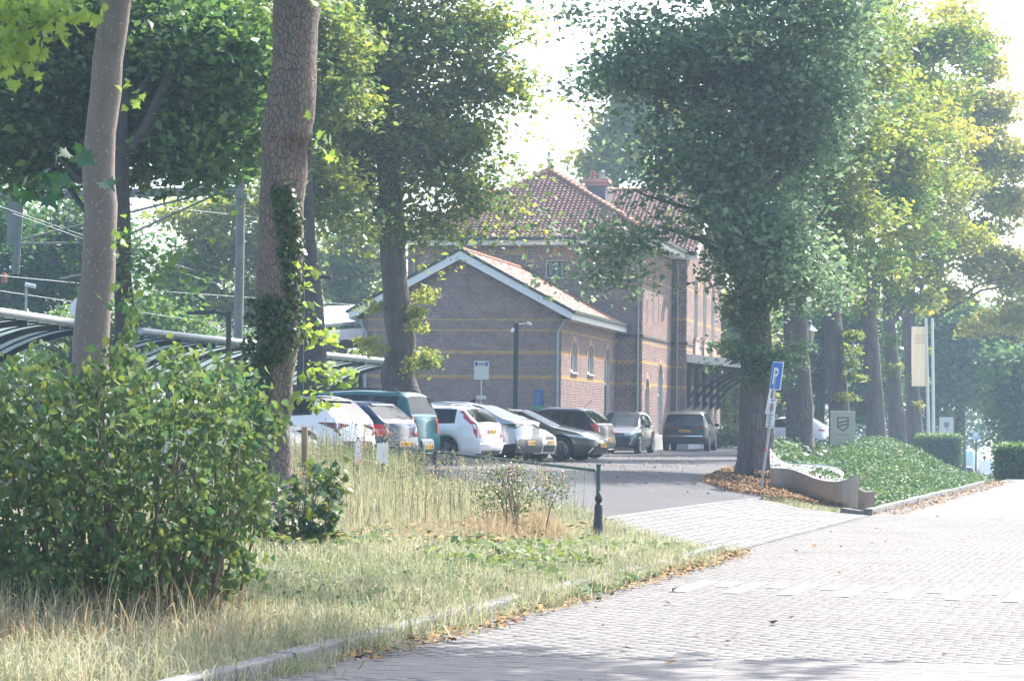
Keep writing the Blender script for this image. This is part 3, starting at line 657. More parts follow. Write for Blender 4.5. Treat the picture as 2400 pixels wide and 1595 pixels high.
rose = bush('rose_bush', 'arching rose bush with red hips between the bollard and the sapling',
     [(1120, 1160), (1140, 1105), (1215, 1080), (1240, 1120), (1300, 1110), (1360, 1160), (1330, 1175), (1260, 1165), (1230, 1200), (1215, 1270), (1130, 1290), (1115, 1220)],
     32.5, .4, 1500, blade(.045, .026), 1.0, leafmat('rose_leaf', (.045, .09, .035), (.17, .18, .06), .3, .35), seed=8, nind=80, nstem=16, down=.2, vb=.35, yellow=.1)
hp = MB(); rnd = random.Random(4)
for k in range(46):
    q = P(rnd.choice([rnd.uniform(1190, 1225), rnd.uniform(1270, 1350)]), 0, 32.4); px_ = 1200 + (q.x) / 32.4 * F_PX
    p_ = P(px_, 1108 + rnd.uniform(-18, 30) + max(0, px_ - 1290) * .6, 32.3 + rnd.uniform(-.2, .3)); r_ = .011
    hp.add([p_ + Vector(v_) * r_ for v_ in ((1, 0, 0), (0, 1, 0), (-1, 0, 0), (0, -1, 0), (0, 0, 1.3), (0, 0, -1.3))], [(0, 1, 4), (1, 2, 4), (2, 3, 4), (3, 0, 4), (1, 0, 5), (2, 1, 5), (3, 2, 5), (0, 3, 5)], True)
hp.build('rose_hips', mat('rose_hip', (.35, .03, .02), .4), rose, rel=rose.location, kind='stuff')

# ivy on the second trunk: leaves on its surface (facing camera and right)
def ivy_on(root, pp, depth, regions, nl, size, seed=9):
    rng = np.random.default_rng(seed); pts, rad = trunk_path(pp, depth); Z = np.array([p.z for p in pts]); X = np.array([p.x for p in pts]); Rr = np.array(rad)
    o_ = np.argsort(Z); C = []; N_ = []
    while len(C) < nl:
        px_, py_ = rng.uniform(560, 740), rng.uniform(390, 1090)
        if not any(poly_mask(np.array([px_]), np.array([py_]), np.array(rg, float))[0] for rg in regions): continue
        p_ = P(px_, py_, depth); cx = np.interp(p_.z, Z[o_], X[o_]); r_ = np.interp(p_.z, Z[o_], Rr[o_]); u = (p_.x - cx) / r_
        if abs(u) < .98: yy = -math.sqrt(1 - u * u) * r_ - .03
        else: yy = rng.uniform(-.5, .3) * r_
        C.append((p_.x, depth + yy - rng.random() * .06, p_.z)); N_.append((u, -1.0, .3))
    C = np.array(C); rot = rots(nl, rng, .5, face=np.array(N_), face_w=1.6)
    v = (.4 + rng.normal(0, .25, nl)).clip(0, 1)
    many_blades('ivy', blade(size, size * .85), C, rot, rng.uniform(.6, 1.2, nl), v, M_ivy, root, 'stuff')
t2 = [o for o in bpy.data.objects if o.get('label', '').startswith('ivy clad trunk')][0]
ivy_on(t2, [(630, 1190, 150), (636, 1120, 108), (634, 1000, 94), (645, 900, 92), (652, 800, 100), (655, 650, 106), (662, 480, 104)], 32,
       [[(640, 440), (690, 430), (715, 520), (712, 700), (705, 820), (690, 800), (670, 640)], [(580, 700), (650, 690), (700, 740), (700, 820), (650, 860), (600, 930), (560, 900), (575, 780)], [(585, 900), (640, 880), (600, 1080), (575, 1060)]], 1500, .075)
# hanging maple leaves on the left trees
def leaf_spray(parent, spots, size, n, depth, vb, seed, m=M_maple):
    rng = np.random.default_rng(seed); C = []
    for (px_, py_, rx, ry, k) in spots:
        for _ in range(k):
            C.append(tuple(P(px_ + rng.normal(0, rx), py_ + rng.normal(0, ry), depth + rng.uniform(-.3, .3))))
    C = np.array(C); N = len(C); v = (vb + rng.normal(0, .15, N)).clip(0, 1)
    many_blades('hanging_leaves', maple_blade(size), C, rots(N, rng, .8, face=(0, -.8, .3)), rng.uniform(.7, 1.25, N), v, m, parent, 'stuff')
t1 = [o for o in bpy.data.objects if o.get('label', '').startswith('smooth grey brown maple')][0]
leaf_spray(t1, [(60, 60, 55, 45, 150), (20, 130, 40, 25, 60), (130, 20, 50, 20, 60)], .13, 0, 24, .85, 2)
M_mshade = leafmat('shaded_maple_leaf', (.022, .075, .03), (.05, .11, .035), .12)  # maple leaf copy with the crown's shade put into its darker colour
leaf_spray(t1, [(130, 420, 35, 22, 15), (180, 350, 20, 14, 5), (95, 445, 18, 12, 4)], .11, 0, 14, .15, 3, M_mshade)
leaf_spray(t1, [(310, 215, 14, 22, 9), (285, 570, 12, 20, 8), (290, 520, 8, 20, 5)], .12, 0, 31.5, .45, 5)
leaf_spray(t2, [(760, 320, 20, 30, 12), (740, 10, 20, 12, 8)], .13, 0, 30, .6, 6)
# ================================================================ GRASSES, GROUND COVER, FALLEN LEAVES
M_grass = mat('dry_grass', (.14, .19, .08), .8, attr=True, col2=(.42, .38, .27), trans=.3)
M_seed = mat('seed_heads', (.26, .27, .12), .9, attr=True, col2=(.40, .34, .20), trans=.3)
M_cover = leafmat('ground_cover_leaf', (.022, .070, .025), (.10, .17, .045), .3, .6)
FENCE = [(G(1403, 1240).x, 39.6), (-1.75, 46.2), (-6, 47.5), (-12, 48.0)]
def scatter(poly, n, rng):
    p = np.array(poly, float); lo, hi = p.min(0), p.max(0); out = []
    while sum(map(len, out)) < n:
        a = rng.uniform(lo, hi, (n * 2, 2)); out.append(a[poly_mask(a[:, 0], a[:, 1], p)])
    return np.concatenate(out)[:n]
def grass(name, poly, n, h0, h1, width, vb, vs, m, seed, lean=.35, clump=.0, taper=0):
    rng = np.random.default_rng(seed); a = scatter(poly, n, rng)
    if clump:
        cc = scatter(poly, max(3, n // 60), rng); k = rng.integers(0, len(cc), n); t = rng.random(n) < clump; a[t] = cc[k[t]] + rng.normal(0, .13, (t.sum(), 2))
    patch = .5 + .5 * np.sin(a[:, 0] * 1.7 + 2 * np.sin(a[:, 1] * .6)) * np.cos(a[:, 1] * .9 + a[:, 0])
    h = rng.uniform(h0, h1, n) * (.7 + .6 * patch)
    if taper:
        pp_ = np.array(poly, float); dm = np.full(n, 1e9)
        for i_ in range(len(pp_)):
            A_, B_ = pp_[i_], pp_[(i_ + 1) % len(pp_)]; ab = B_ - A_; t_ = (((a - A_) @ ab) / (ab @ ab)).clip(0, 1); dm = np.minimum(dm, np.linalg.norm(a - A_ - t_[:, None] * ab, axis=1))
        h = h * (.3 + .7 * sm(dm / taper)) * (.6 + .8 * rng.random(n))
    th = rng.uniform(0, 2 * np.pi, n)
    ld = rng.uniform(0, 2 * np.pi, n); le = np.abs(rng.normal(0, lean, n)) * h
    z = gz(a[:, 0], a[:, 1]) - .03; w_ = width * rng.uniform(.6, 1.3, n)
    sx, sy = np.cos(th) * w_ / 2, np.sin(th) * w_ / 2; lx, ly = np.cos(ld) * le, np.sin(ld) * le
    x, y = a[:, 0], a[:, 1]
    V = np.stack([np.stack([x - sx, y - sy, z], 1), np.stack([x + sx, y + sy, z], 1), np.stack([x + sx * .8 + lx * .35, y + sy * .8 + ly * .35, z + h * .6], 1), np.stack([x - sx * .8 + lx * .35, y - sy * .8 + ly * .35, z + h * .6], 1), np.stack([x + lx, y + ly, z + h * np.sqrt(np.maximum(.2, 1 - (le / h) ** 2))], 1)], 1)
    k = np.arange(n)[:, None] * 5; f = []
    q = np.concatenate([k, k + 1, k + 2, k + 3], 1); t = np.concatenate([k + 3, k + 2, k + 4], 1)
    fs = [tuple(r) for r in q.tolist()] + [tuple(r) for r in t.tolist()]
    v = (vb + vs * rng.normal(0, 1, n) + .25 * (patch - .5)).clip(0, 1)
    return link(name, npmesh(name, V.reshape(-1, 3), fs, attr=np.repeat(v, 5)), m, None, 'stuff')
def kq(q, t): return q_xy(q, t)
tipx, tipy = apr[0].x - .1, apr[0].y
vergeR = [kq(-6.16, 17), (tipx, tipy), (apr[3].x, apr[3].y), FENCE[0], FENCE[1], (-4.5, 46.5), (-6, 30), (-3.3, 17)]
grass('grass', vergeR, 50000, .10, .27, .013, .52, .32, M_grass, 1, .95, .55)
grass('grass', [kq(-6.2, 12.4), kq(-6.2, 21), (-4.8, 23), (-5.8, 12.4)], 20000, .08, .30, .009, .6, .3, M_grass, 2, .8, .5)
grass('grass', [kq(-6.3, 13), kq(-5.93, 13), kq(-5.93, 29.4), kq(-6.3, 29.4)], 9000, .12, .30, .010, .5, .3, M_grass, 41, .9, .85)
# tall meadow grass between the trunk and the fence
tall = [(-3.4, 30), (-1.6, 29.5), (.2, 33), (FENCE[0][0], 39), (FENCE[1][0], 45.9), (-5.0, 46.8), (-6, 36)]
grass('tall_grass', tall, 36000, .28, .60, .012, .46, .32, M_grass, 3, .5, .35, 3.2)
grass('tall_grass', [(-4.6, 40), (-1.9, 42), (FENCE[1][0] + .2, 46), (-5.8, 47.0)], 5000, .55, .85, .013, .25, .22, M_grass, 33, .3, .6)
grass('grass', [kq(-6.0, 17), kq(-5.85, 17), kq(-5.85, 29), kq(-6.0, 29)], 2200, .05, .14, .012, .3, .3, M_grass, 4, .6, .8)
grass('grass', [(5.9, 44.5), (6.6, 46), (7.0, 50.5), (5.2, 50)], 3000, .03, .10, .02, .5, .3, M_grass, 14, .7, .3)
# seed heads
def seed_heads(poly, n, h0, h1, seed, per=26, ln=.38):
    rng = np.random.default_rng(seed); a = scatter(poly, n, rng); P_ = []; V_ = []
    st = MB()
    for i in range(n):
        x, y = a[i]; z = g(x, y); h = rng.uniform(h0, h1); lx, ly = rng.normal(0, .06, 2)
        st.tube([(x, y, z), (x + lx, y + ly, z + h)], [.005, .003], 3, cap=False)
        t = rng.random(per); zz = z + h - t * ln * h; rr = .012 + .055 * t
        P_.append(np.stack([x + lx * (1 - t * ln) + rng.normal(0, 1, per) * rr, y + ly + rng.normal(0, 1, per) * rr, zz], 1)); V_.append(np.full(per, rng.random()))
    pts = np.concatenate(P_); Vv, f, av = leaf_quads(pts, .028, np.concatenate(V_), up=.1, droop=-.8, aspect=.5)
    link('seed_heads', npmesh('seed_heads', Vv, f, 4, attr=av), M_seed, None, 'stuff')
    st.build('seed_stalks', M_twig, None, kind='stuff')
grass('tall_grass', [(-5.5, 14.8), (-3.1, 14.8), (-2.2, 16.6), (-2.4, 17.8), (-5.5, 17.4)], 6500, .15, .40, .009, .6, .3, M_grass, 44, .6, .6, .8)
grass('grass', [kq(-6.3, 18.5), kq(-6.3, 24), (-2.2, 25), (-2.6, 20.5)], 7000, .08, .24, .012, .25, .25, M_grass, 61, .8, .6)
M_straw = mat('straw', (.27, .21, .11), .9, attr=True, col2=(.46, .39, .25), trans=.25)
grass('straw', [(-.6, 30.5), (.9, 31.5), (.9, 34), (-.9, 34)], 5000, .2, .5, .010, .5, .3, M_straw, 51, .5, .7, .5)
grass('straw', [(-3, 27), (.5, 31), (1.2, 38), (-4.5, 45)], 5500, .2, .5, .010, .6, .35, M_straw, 52, .7, .8, 3.0)
grass('straw', [(-5.5, 14.6), (-1.9, 15.4), (-1.6, 18), (-2.6, 19), (-5.5, 18)], 5000, .15, .45, .009, .3, .35, M_straw, 53, .8, .7, .5)
seed_heads([(-4.6, 40), (-1.9, 43), (-1.75, 46), (-6, 47)], 120, .75, 1.2, 5, per=44)
seed_heads([(-3.2, 31), (0, 33), (1.3, 39), (-1.7, 45.5), (-4, 42)], 260, .5, .85, 6)
# broad leaved weeds in the verge and creeper over the kerb
def low_leaves(name, poly, n, h, size, m, seed, vb=.3, aspect=.75, up=1.2, sg=.5):
    rng = np.random.default_rng(seed); a = scatter(poly, n, rng); z = gz(a[:, 0], a[:, 1]) + h * rng.random(n) ** .6 * (.5 + .5 * np.sin(a[:, 0] * 2.1 + a[:, 1]) ** 2)
    V_, f, av = leaf_quads(np.stack([a[:, 0], a[:, 1], z], 1), size, (vb + rng.normal(0, .22, n)).clip(0, 1), up=up, droop=.1, aspect=aspect, rng=rng)
    return link(name, npmesh(name, V_, f, 4, attr=av), m, None, 'stuff')
M_weed = leafmat('weed_leaf', (.06, .115, .05), (.24, .28, .07), .3, .7)
low_leaves('weeds', [kq(-6.2, 20), (tipx - .4, tipy - 1.5), (1.2, 31), (-.5, 31), (-1.0, 26)], 3200, .16, .075, M_weed, 7)
low_leaves('weeds', [kq(-6.2, 21), kq(-5.7, 21), kq(-5.8, 25), kq(-6.3, 25.5)], 420, .12, .08, M_weed, 8, .25)
low_leaves('weeds', [(-3.0, 26), (-1.2, 27), (-1.5, 31), (-3.2, 31)], 700, .2, .09, M_weed, 9)
# ground cover on the planted island
cov = [(12.4, 62.5), (9.2, 54), (7.1, 51.6), (6.9, 54), (7.6, 58), (8.3, 64), (10, 74), (13.2, 92), (17.5, 112), (20, 112), (16.5, 84)]
CE = [G(2044, 1182), G(2120, 1178), G(2230, 1155), G(2330, 1128), G(2300, 1105)]
def cover(n, seed):
    rng = np.random.default_rng(seed)
    poly = [(CE[0].x, CE[0].y), (CE[1].x, CE[1].y), (CE[2].x, CE[2].y), (CE[3].x, CE[3].y), (15.0, 78), (17, 100), (13, 96), (9.4, 78), (7.0, 60), (7.2, 53)]
    a = scatter(poly, n, rng); p_ = np.array(poly)
    dm = np.full(n, 1e9)
    for i in range(len(p_)):
        A, B = p_[i], p_[(i + 1) % len(p_)]; ab = B - A; t = (((a - A) @ ab) / (ab @ ab)).clip(0, 1); dm = np.minimum(dm, np.linalg.norm(a - A - t[:, None] * ab, axis=1))
    H = .12 + .72 * sm(dm / 2.4) * (.75 + .25 * np.sin(a[:, 0] * 1.9) * np.cos(a[:, 1] * .8)) 
    H = H * (.55 + .45 * sm((a[:, 1] - 56) / 8))
    z = gz(a[:, 0], a[:, 1]) + H * (1 - .35 * rng.random(n) ** 2) + rng.normal(0, .05, n)
    vb = .38 + .25 * np.sin(a[:, 0] * 2.4 + 1) * np.cos(a[:, 1] * 1.3)
    V_, f, av = leaf_quads(np.stack([a[:, 0], a[:, 1], z], 1), .065, (vb + rng.normal(0, .2, n)).clip(0, 1), up=.8, droop=.3, aspect=.7, rng=rng)
    link('ground_cover', npmesh('ground_cover', V_, f, 4, attr=av), M_cover, None, 'stuff')
    xs_ = np.linspace(6, 18, 60); ys_ = np.linspace(50, 104, 120); X, Y = np.meshgrid(xs_, ys_); fl = np.stack([X.ravel(), Y.ravel()], 1)
    dm = np.full(len(fl), 1e9)
    for i in range(len(p_)):
        A, B = p_[i], p_[(i + 1) % len(p_)]; ab = B - A; t = (((fl - A) @ ab) / (ab @ ab)).clip(0, 1); dm = np.minimum(dm, np.linalg.norm(fl - A - t[:, None] * ab, axis=1))
    ins = poly_mask(fl[:, 0], fl[:, 1], p_); h_ = np.where(ins, .34 * sm(dm / 2.2) * (.55 + .45 * sm((fl[:, 1] - 56) / 8)), -.3)
    Z = gz(fl[:, 0], fl[:, 1]) + h_
    v = np.stack([fl[:, 0], fl[:, 1], Z], 1); nx = len(xs_); i = np.arange(nx - 1)[None] + np.arange(len(ys_) - 1)[:, None] * nx
    link('island_soil', npmesh('island_soil', v, np.stack([i, i + 1, i + nx + 1, i + nx], -1).reshape(-1, 4), 4, smooth=True), M_soil, None, 'structure')
cover(85000, 20)
low_leaves('ivy_ground', [(9.6, 66), (13, 84), (16, 110), (12, 112), (9, 80), (8.2, 68)], 6000, .5, .12, M_ivy, 21, .5)
low_leaves('undergrowth', [(3, 108), (14, 108), (14, 112), (3, 112)], 9000, 1.0, .16, M_cover, 22, .6)
low_leaves('undergrowth', [(7.6, 62), (9.4, 78), (8.2, 86), (6.8, 66)], 3000, .7, .12, M_cover, 24, .5)
# fallen leaves
def fallen(name, poly, n, size, seed, lift=.03, vb=.5, h=.0):
    rng = np.random.default_rng(seed); a = scatter(poly, n, rng); z = gz(a[:, 0], a[:, 1]) + lift + h * rng.random(n)
    V_, f, av = leaf_quads(np.stack([a[:, 0], a[:, 1], z], 1), size, (vb + rng.normal(0, .3, n)).clip(0, 1), up=2.2, droop=0, aspect=.8, rng=rng)
    link(name, npmesh(name, V_, f, 4, attr=av), M_litter, None, 'stuff')
T4 = G(1768, 1118); Fc = [G(1640, 1128), G(1700, 1100), G(1770, 1095), G(1860, 1120), G(1960, 1160), G(2010, 1190), G(1960, 1190), G(1870, 1175), G(1770, 1162), G(1700, 1150)]
fallen('leaf_litter', [(p_.x, p_.y) for p_ in Fc], 34000, .045, 30, .02, .3, .07)
fallen('leaf_litter', [(T4.x - .1, T4.y - 1.5), (T4.x + 1.6, T4.y - 1.8), (T4.x + 1.5, T4.y + .4), (T4.x - .2, T4.y + .6)], 7000, .06, 31, .02, .12, .22)
fallen('fallen_leaves', [kq(-6.02, 15), kq(-5.6, 15), kq(-5.55, 29.4), kq(-6.02, 29.4)], 1500, .045, 32, .02, .6, .03)
fallen('fallen_leaves', [kq(-6.05, 25), kq(-5.7, 25), kq(-5.7, 30.0), kq(-6.1, 30.0)], 800, .045, 34, .02, .7, .05)
fallen('fallen_leaves', [kq(-6.05, 43.8), kq(-5.4, 43.8), kq(-5.4, 74), kq(-6.05, 74)], 2600, .045, 35, .02, .5, .03)
fallen('fallen_leaves', [(-1, 48), (4.5, 45), (6, 60), (6, 84), (2, 84)], 1100, .05, 36, .018, .9)
fallen('fallen_leaves', [kq(-6, 14), kq(-1.2, 14), kq(-1.2, 44), kq(-6, 44)], 90, .06, 37, .03, .4)
fallen('fallen_leaves', [(-3.2, 26), (0, 28), (1.6, 36), (-1, 34)], 700, .07, 38, .08, .7, .1)
low_leaves('weeds', [kq(-6.3, 17), kq(-6.25, 22), (-2.4, 22), (-2.6, 19)], 900, .16, .05, M_weed, 62, .15)
# ================================================================ STATION BUILDING
M_brick = mat('brown_brick', (.35, .225, .19), .85, attr=True, col2=(.22, .16, .145), var=.2, scale=2)
M_yel = mat('yellow_brick', (.60, .36, .13), .85, attr=True, col2=(.48, .28, .10), var=.12, scale=3)
M_mort = mat('mortar', (.50, .46, .43), .95, var=.12, scale=4)
M_wood = mat('white_woodwork', (.74, .74, .71), .5, var=.06, scale=3)
M_gut = mat('dark_green_gutter', (.02, .035, .03), .5)
M_tile = mat('roof_tile', (.30, .12, .075), .6, attr=True, col2=(.17, .085, .065), var=.2, scale=5)
M_under = mat('roof_underlay', (.10, .07, .06), .9)
M_zinc = mat('zinc', (.36, .40, .42), .45, metal=.6, var=.1, scale=6)
M_dkgreen = mat('dark_green_paint', (.012, .024, .022), .45)
M_plin = mat('plinth_stone', (.42, .44, .45), .85, var=.1, scale=2)
M_pane = mat('window_pane', (.02, .03, .035), .05, spec=.9)
M_sill = mat('stone_sill', (.33, .32, .30), .8, var=.15)
LOT = .58
bc = P(1313, 990, 84.0)
ST = empty('station_building', (bc.x, bc.y, LOT), R(-12.2), 'old brown brick station with yellow brick bands, tiled roofs and a low gabled wing', 'building')
# extend below ground
CO = .062
BANDS = {42, 43, 56, 57}
def wall_map(org, d, nrm):
    d = np.array(d, float); nrm = np.array(nrm, float); org = np.array(org, float)
    def f(v):      # v (...,3): a, out, z
        o = np.empty(v.shape, float); o[..., 0] = org[0] + v[..., 0] * d[0] + v[..., 1] * nrm[0]; o[..., 1] = org[1] + v[..., 0] * d[1] + v[..., 1] * nrm[1]; o[..., 2] = v[..., 2]; return o
    return f
def arch_open(a0, a1, z0, z1, rise):
    """opening with an arched head; returns interval function of z"""
    c = (a0 + a1) / 2; hw = (a1 - a0) / 2; rr = (hw * hw + rise * rise) / (2 * rise) if rise > 0 else 0
    def f(z):
        if z < z0 or z > z1: return None
        if rise > 0 and z > z1 - rise:
            dz = z - (z1 - rr); x = math.sqrt(max(rr * rr - dz * dz, 0)); x = min(x, hw); return (c - x, c + x) if x > .02 else None
        return (a0, a1)
    return f
SINGLE = {}
def brick_wall(mp, span, z1, opens=(), bands=BANDS, flip=False, thick=.24, yellow_extra=(), single=None, far=False):
    """span(z) -> (a0, a1); courses of stretchers and headers with recessed mortar"""
    nco = int(z1 / CO); dark = [[], [], [], []]; yel = [[], [], [], []]; base = []
    rnd = random.Random(int(z1 * 100) + len(opens))
    for k in range(0, nco + 1):
        zc = k * CO + CO / 2; sp = span(zc)
        if sp is None or sp[1] - sp[0] < .05: continue
        iv = [sp]
        for o in opens:
            r = o(zc)
            if r:
                new = []
                for a, b in iv:
                    if r[0] > a + .01: new.append((a, min(b, r[0])))
                    if r[1] < b - .01: new.append((max(a, r[1]), b))
                iv = [q for q in new if q[1] - q[0] > .01]
        L = .214 if k % 2 == 0 else .107; off = (0, .0535, .107, .0535)[k % 4]
        isy = k in bands
        for a, b in iv:
            base.append((a, b, k * CO, (k + 1) * CO))
            i0 = math.floor((a - off) / L); p_ = i0 * L + off
            while p_ < b:
                c0, c1 = max(p_ + .005, a), min(p_ + L - .005, b)
                if c1 - c0 > .03:
                    yy = isy or any(e[0] <= k <= e[1] and e[2] <= (c0 + c1) / 2 <= e[3] for e in yellow_extra)
                    t = yel if yy else dark
                    t[0].append(c0); t[1].append(c1); t[2].append(k * CO + .006); t[3].append((k + 1) * CO - .005)
                p_ += L
    b_ = np.array(base); v, f = boxes_np(b_[:, 0], b_[:, 1], b_[:, 2], b_[:, 3], -thick, 0)
    back = np.arange(len(b_))[:, None] * 8 + np.array([3, 2, 1, 0]); f = np.concatenate([f, back])
    me = npmesh('wall', mp(v).reshape(-1, 3), f if flip else f[:, ::-1], 4); link('wall', me, M_brick if far else M_mort, ST)
    if far: return
    for nm, t, m in (('bricks', dark, M_brick), ('yellow_bricks', yel, M_yel)):
        if not t[0]: continue
        t = [np.array(q) for q in t]; N = len(t[0]); o1 = .009 + RNG.normal(0, .0015, N)
        cv = np.clip(RNG.normal(.45, .3, N), 0, 1)
        keep = np.ones(N, bool)
        if single and nm == 'bricks':
            a0, a1_, s0, s1 = single; sel = np.where((t[0] > a0) & (t[1] < a1_) & (t[2] > s0) & (t[3] < s1) & (t[1] - t[0] > .19))[0][:300]
            for i in sel:
                SINGLE.setdefault('sel', []).append((t[0][i], t[2][i], cv[i])); keep[i] = False
        v, f = boxes_np(*[q[keep] for q in t], 0.0, o1[keep])
        link(nm, npmesh(nm, mp(v).reshape(-1, 3), f if flip else f[:, ::-1], 4, attr=np.repeat(cv[keep], 8)), m, ST, 'stuff')
X_ = (1, 0); Y_ = (0, 1)
front = lambda y0, x0=0: wall_map((x0, y0), X_, (0, -1))
side = lambda x0, y0=0: wall_map((x0, y0), Y_, (1, 0))
# ---- low wing
WW, WL = 7.22, 11.45; AP_Z, EV_Z = 6.98, 5.02; RS = (AP_Z - EV_Z) / (WW / 2 + .05)
def wspan(z):
    if z <= EV_Z: return (-WW, 0)
    h = (AP_Z - z) / RS
    return (-WW / 2 - h, -WW / 2 + h) if h > .05 else None
brick_wall(front(0), wspan, AP_Z, bands=BANDS | {69, 75}, single=(-2.75, -.12, 1.75, 3.4))
def openings(lst): return [arch_open(*o) for o in lst]
WS = [(1.85, 3.05, 2.92, 3.98, .5), (5.2, 6.4, 2.92, 3.98, .5), (8.8, 10.1, .35, 3.98, .5)]
brick_wall(side(0), lambda z: (0, WL), 5.0, openings(WS), bands=BANDS | {69, 75}, flip=True)
brick_wall(wall_map((-WW, 0), Y_, (-1, 0)), lambda z: (0, WL), 5.0, bands=BANDS)
# ---- main block
MR, MLt = 1.05, -8.62; MY = WL; MD = 8.0; ME = 8.2
UP = {111}
WIN = (-2.99, -2.12, 6.28 + .62, 7.0 + .62, .1)
def px_u(px, yv):      # local u of a pixel column on a wall y = yv
    t = (px - 1200) / F_PX; c, s = math.cos(R(12.2)), math.sin(R(12.2)); return (t * (bc.y + c * yv) - bc.x - s * yv) / (c + t * s)
u0, u1 = px_u(1277, MY), px_u(1325, MY)
MW = [(u0, u1, 6.86, 7.62, .001)]
zig = [(126, 128, a, a + .95) for a in np.arange(MLt + .1, MR - 1, 1.28)] + [(121, 122, a + .95, a + 1.28) for a in np.arange(MLt + .1, MR - 1, 1.28)]
brick_wall(front(MY), lambda z: (MLt, MR), ME, openings(MW), bands=BANDS | {69, 111}, yellow_extra=[z_ for z_ in zig if z_[3] < u0 - .3 or z_[2] > u1 + .3])
def slit(a, z0, z1): return (a - .11, a + .11, z0, z1, .1)
SW = [slit(1.1, 4.9, 6.1), slit(2.6, 5.2, 7.0), slit(4.1, 5.2, 7.0), slit(6.2, 6.6, 7.9), (.9, 1.9, .3, 2.9, .45), (4.2, 5.5, .6, 3.55, .55)]
brick_wall(side(MR, MY), lambda z: (0, MD), ME, openings(SW), bands=BANDS | {69, 111}, flip=True, yellow_extra=[(80, 82, .9, 1.3)])
brick_wall(wall_map((MLt, MY), Y_, (-1, 0)), lambda z: (0, MD), ME, far=True)
# ---- cross block with a gable to the right
CR, CY, CD = 1.69, MY + MD, 11.7; CRZ = 11.55; CS = (CRZ - ME) / (CD / 2)
brick_wall(front(CY), lambda z: (MR - .02, CR), ME, bands=BANDS | {69, 89, 90, 111})
CW = [(2.3, 3.5, 4.9, 7.6, .45), (5.2, 6.4, 4.9, 7.6, .45), (8.1, 9.3, 4.9, 7.6, .45), (2.0, 3.0, .05, 2.7, .3), (4.2, 5.2, .05, 2.7, .3), (6.6, 7.6, .05, 2.7, .3), (9.4, 10.4, .6, 2.7, .3), (5.3, 6.3, 8.6, 9.9, .4)]
def cspan(z):
    if z <= ME: return (0, CD)
    h = (CRZ - z) / CS; return (CD / 2 - h, CD / 2 + h) if h > .05 else None
brick_wall(side(CR, CY), cspan, CRZ, openings(CW), bands=BANDS | {69, 89, 90, 111}, flip=True)
brick_wall(wall_map((MLt - .64, CY), Y_, (-1, 0)), lambda z: (0, CD), ME, far=True)
brick_wall(wall_map((MLt - .64, CY + CD), X_, (0, 1)), lambda z: (0, CR - MLt + .64), ME, far=True)
# individual bricks of the gable, those that show largest
sb = MB(); sb.add([(0, 0, 0), (.204, 0, 0), (.204, 0, .051), (0, 0, .051), (.003, -.012, .002), (.201, -.012, .002), (.201, -.012, .049), (.003, -.012, .049)],
                  [(4, 5, 6, 7), (0, 1, 5, 4), (1, 2, 6, 5), (2, 3, 7, 6), (3, 0, 4, 7)])
bms = []
for q in range(4):
    o = sb.build('brick', M_brick, ST); me = o.data; at = me.attributes.new('v', 'FLOAT', 'POINT'); at.data.foreach_set('value', np.full(8, q / 3., np.float32)); bms.append(me); bpy.data.objects.remove(o)
for a, z, v_ in SINGLE.get('sel', []):
    o = bpy.data.objects.new('brick', bms[min(3, int(v_ * 4))]); COL.objects.link(o); o.parent = ST; o.location = (a, 0, z)
# ---- windows, arches
def ring(mp, a0, a1, z1, rise, flip, individual=False, n=13, h=.24, proud=.02):
    c = (a0 + a1) / 2; hw = (a1 - a0) / 2; rr = (hw * hw + rise * rise) / (2 * rise); zc = z1 - rr; th = math.asin(min(1, hw / rr)); md, my = MB(), MB()
    for k in range(n):
        t0, t1 = -th + 2 * th * (k + .06) / n, -th + 2 * th * (k + .94) / n
        pts = [(c + math.sin(t) * r_, zc + math.cos(t) * r_) for t, r_ in ((t0, rr + .002), (t1, rr + .002), (t1, rr + h), (t0, rr + h))]
        v = [tuple(mp(np.array([a, o_, z]))) for o_ in (-.02, proud) for a, z in pts]
        fs = [(4, 5, 6, 7), (0, 1, 5, 4), (1, 2, 6, 5), (2, 3, 7, 6), (3, 0, 4, 7)]
        isy = k in (0, n - 1, n // 2) or (individual and k in (n // 2 - 1,))
        if individual: m1 = MB().add(v, fs); m1.build('voussoir', M_yel if isy else M_brick, ST)
        else: (my if isy else md).add(v, fs)
    if md.v: md.build('arch_bricks', M_brick, ST, kind='stuff'); my.build('yellow_arch_bricks', M_yel, ST, kind='stuff')
    th2 = 1
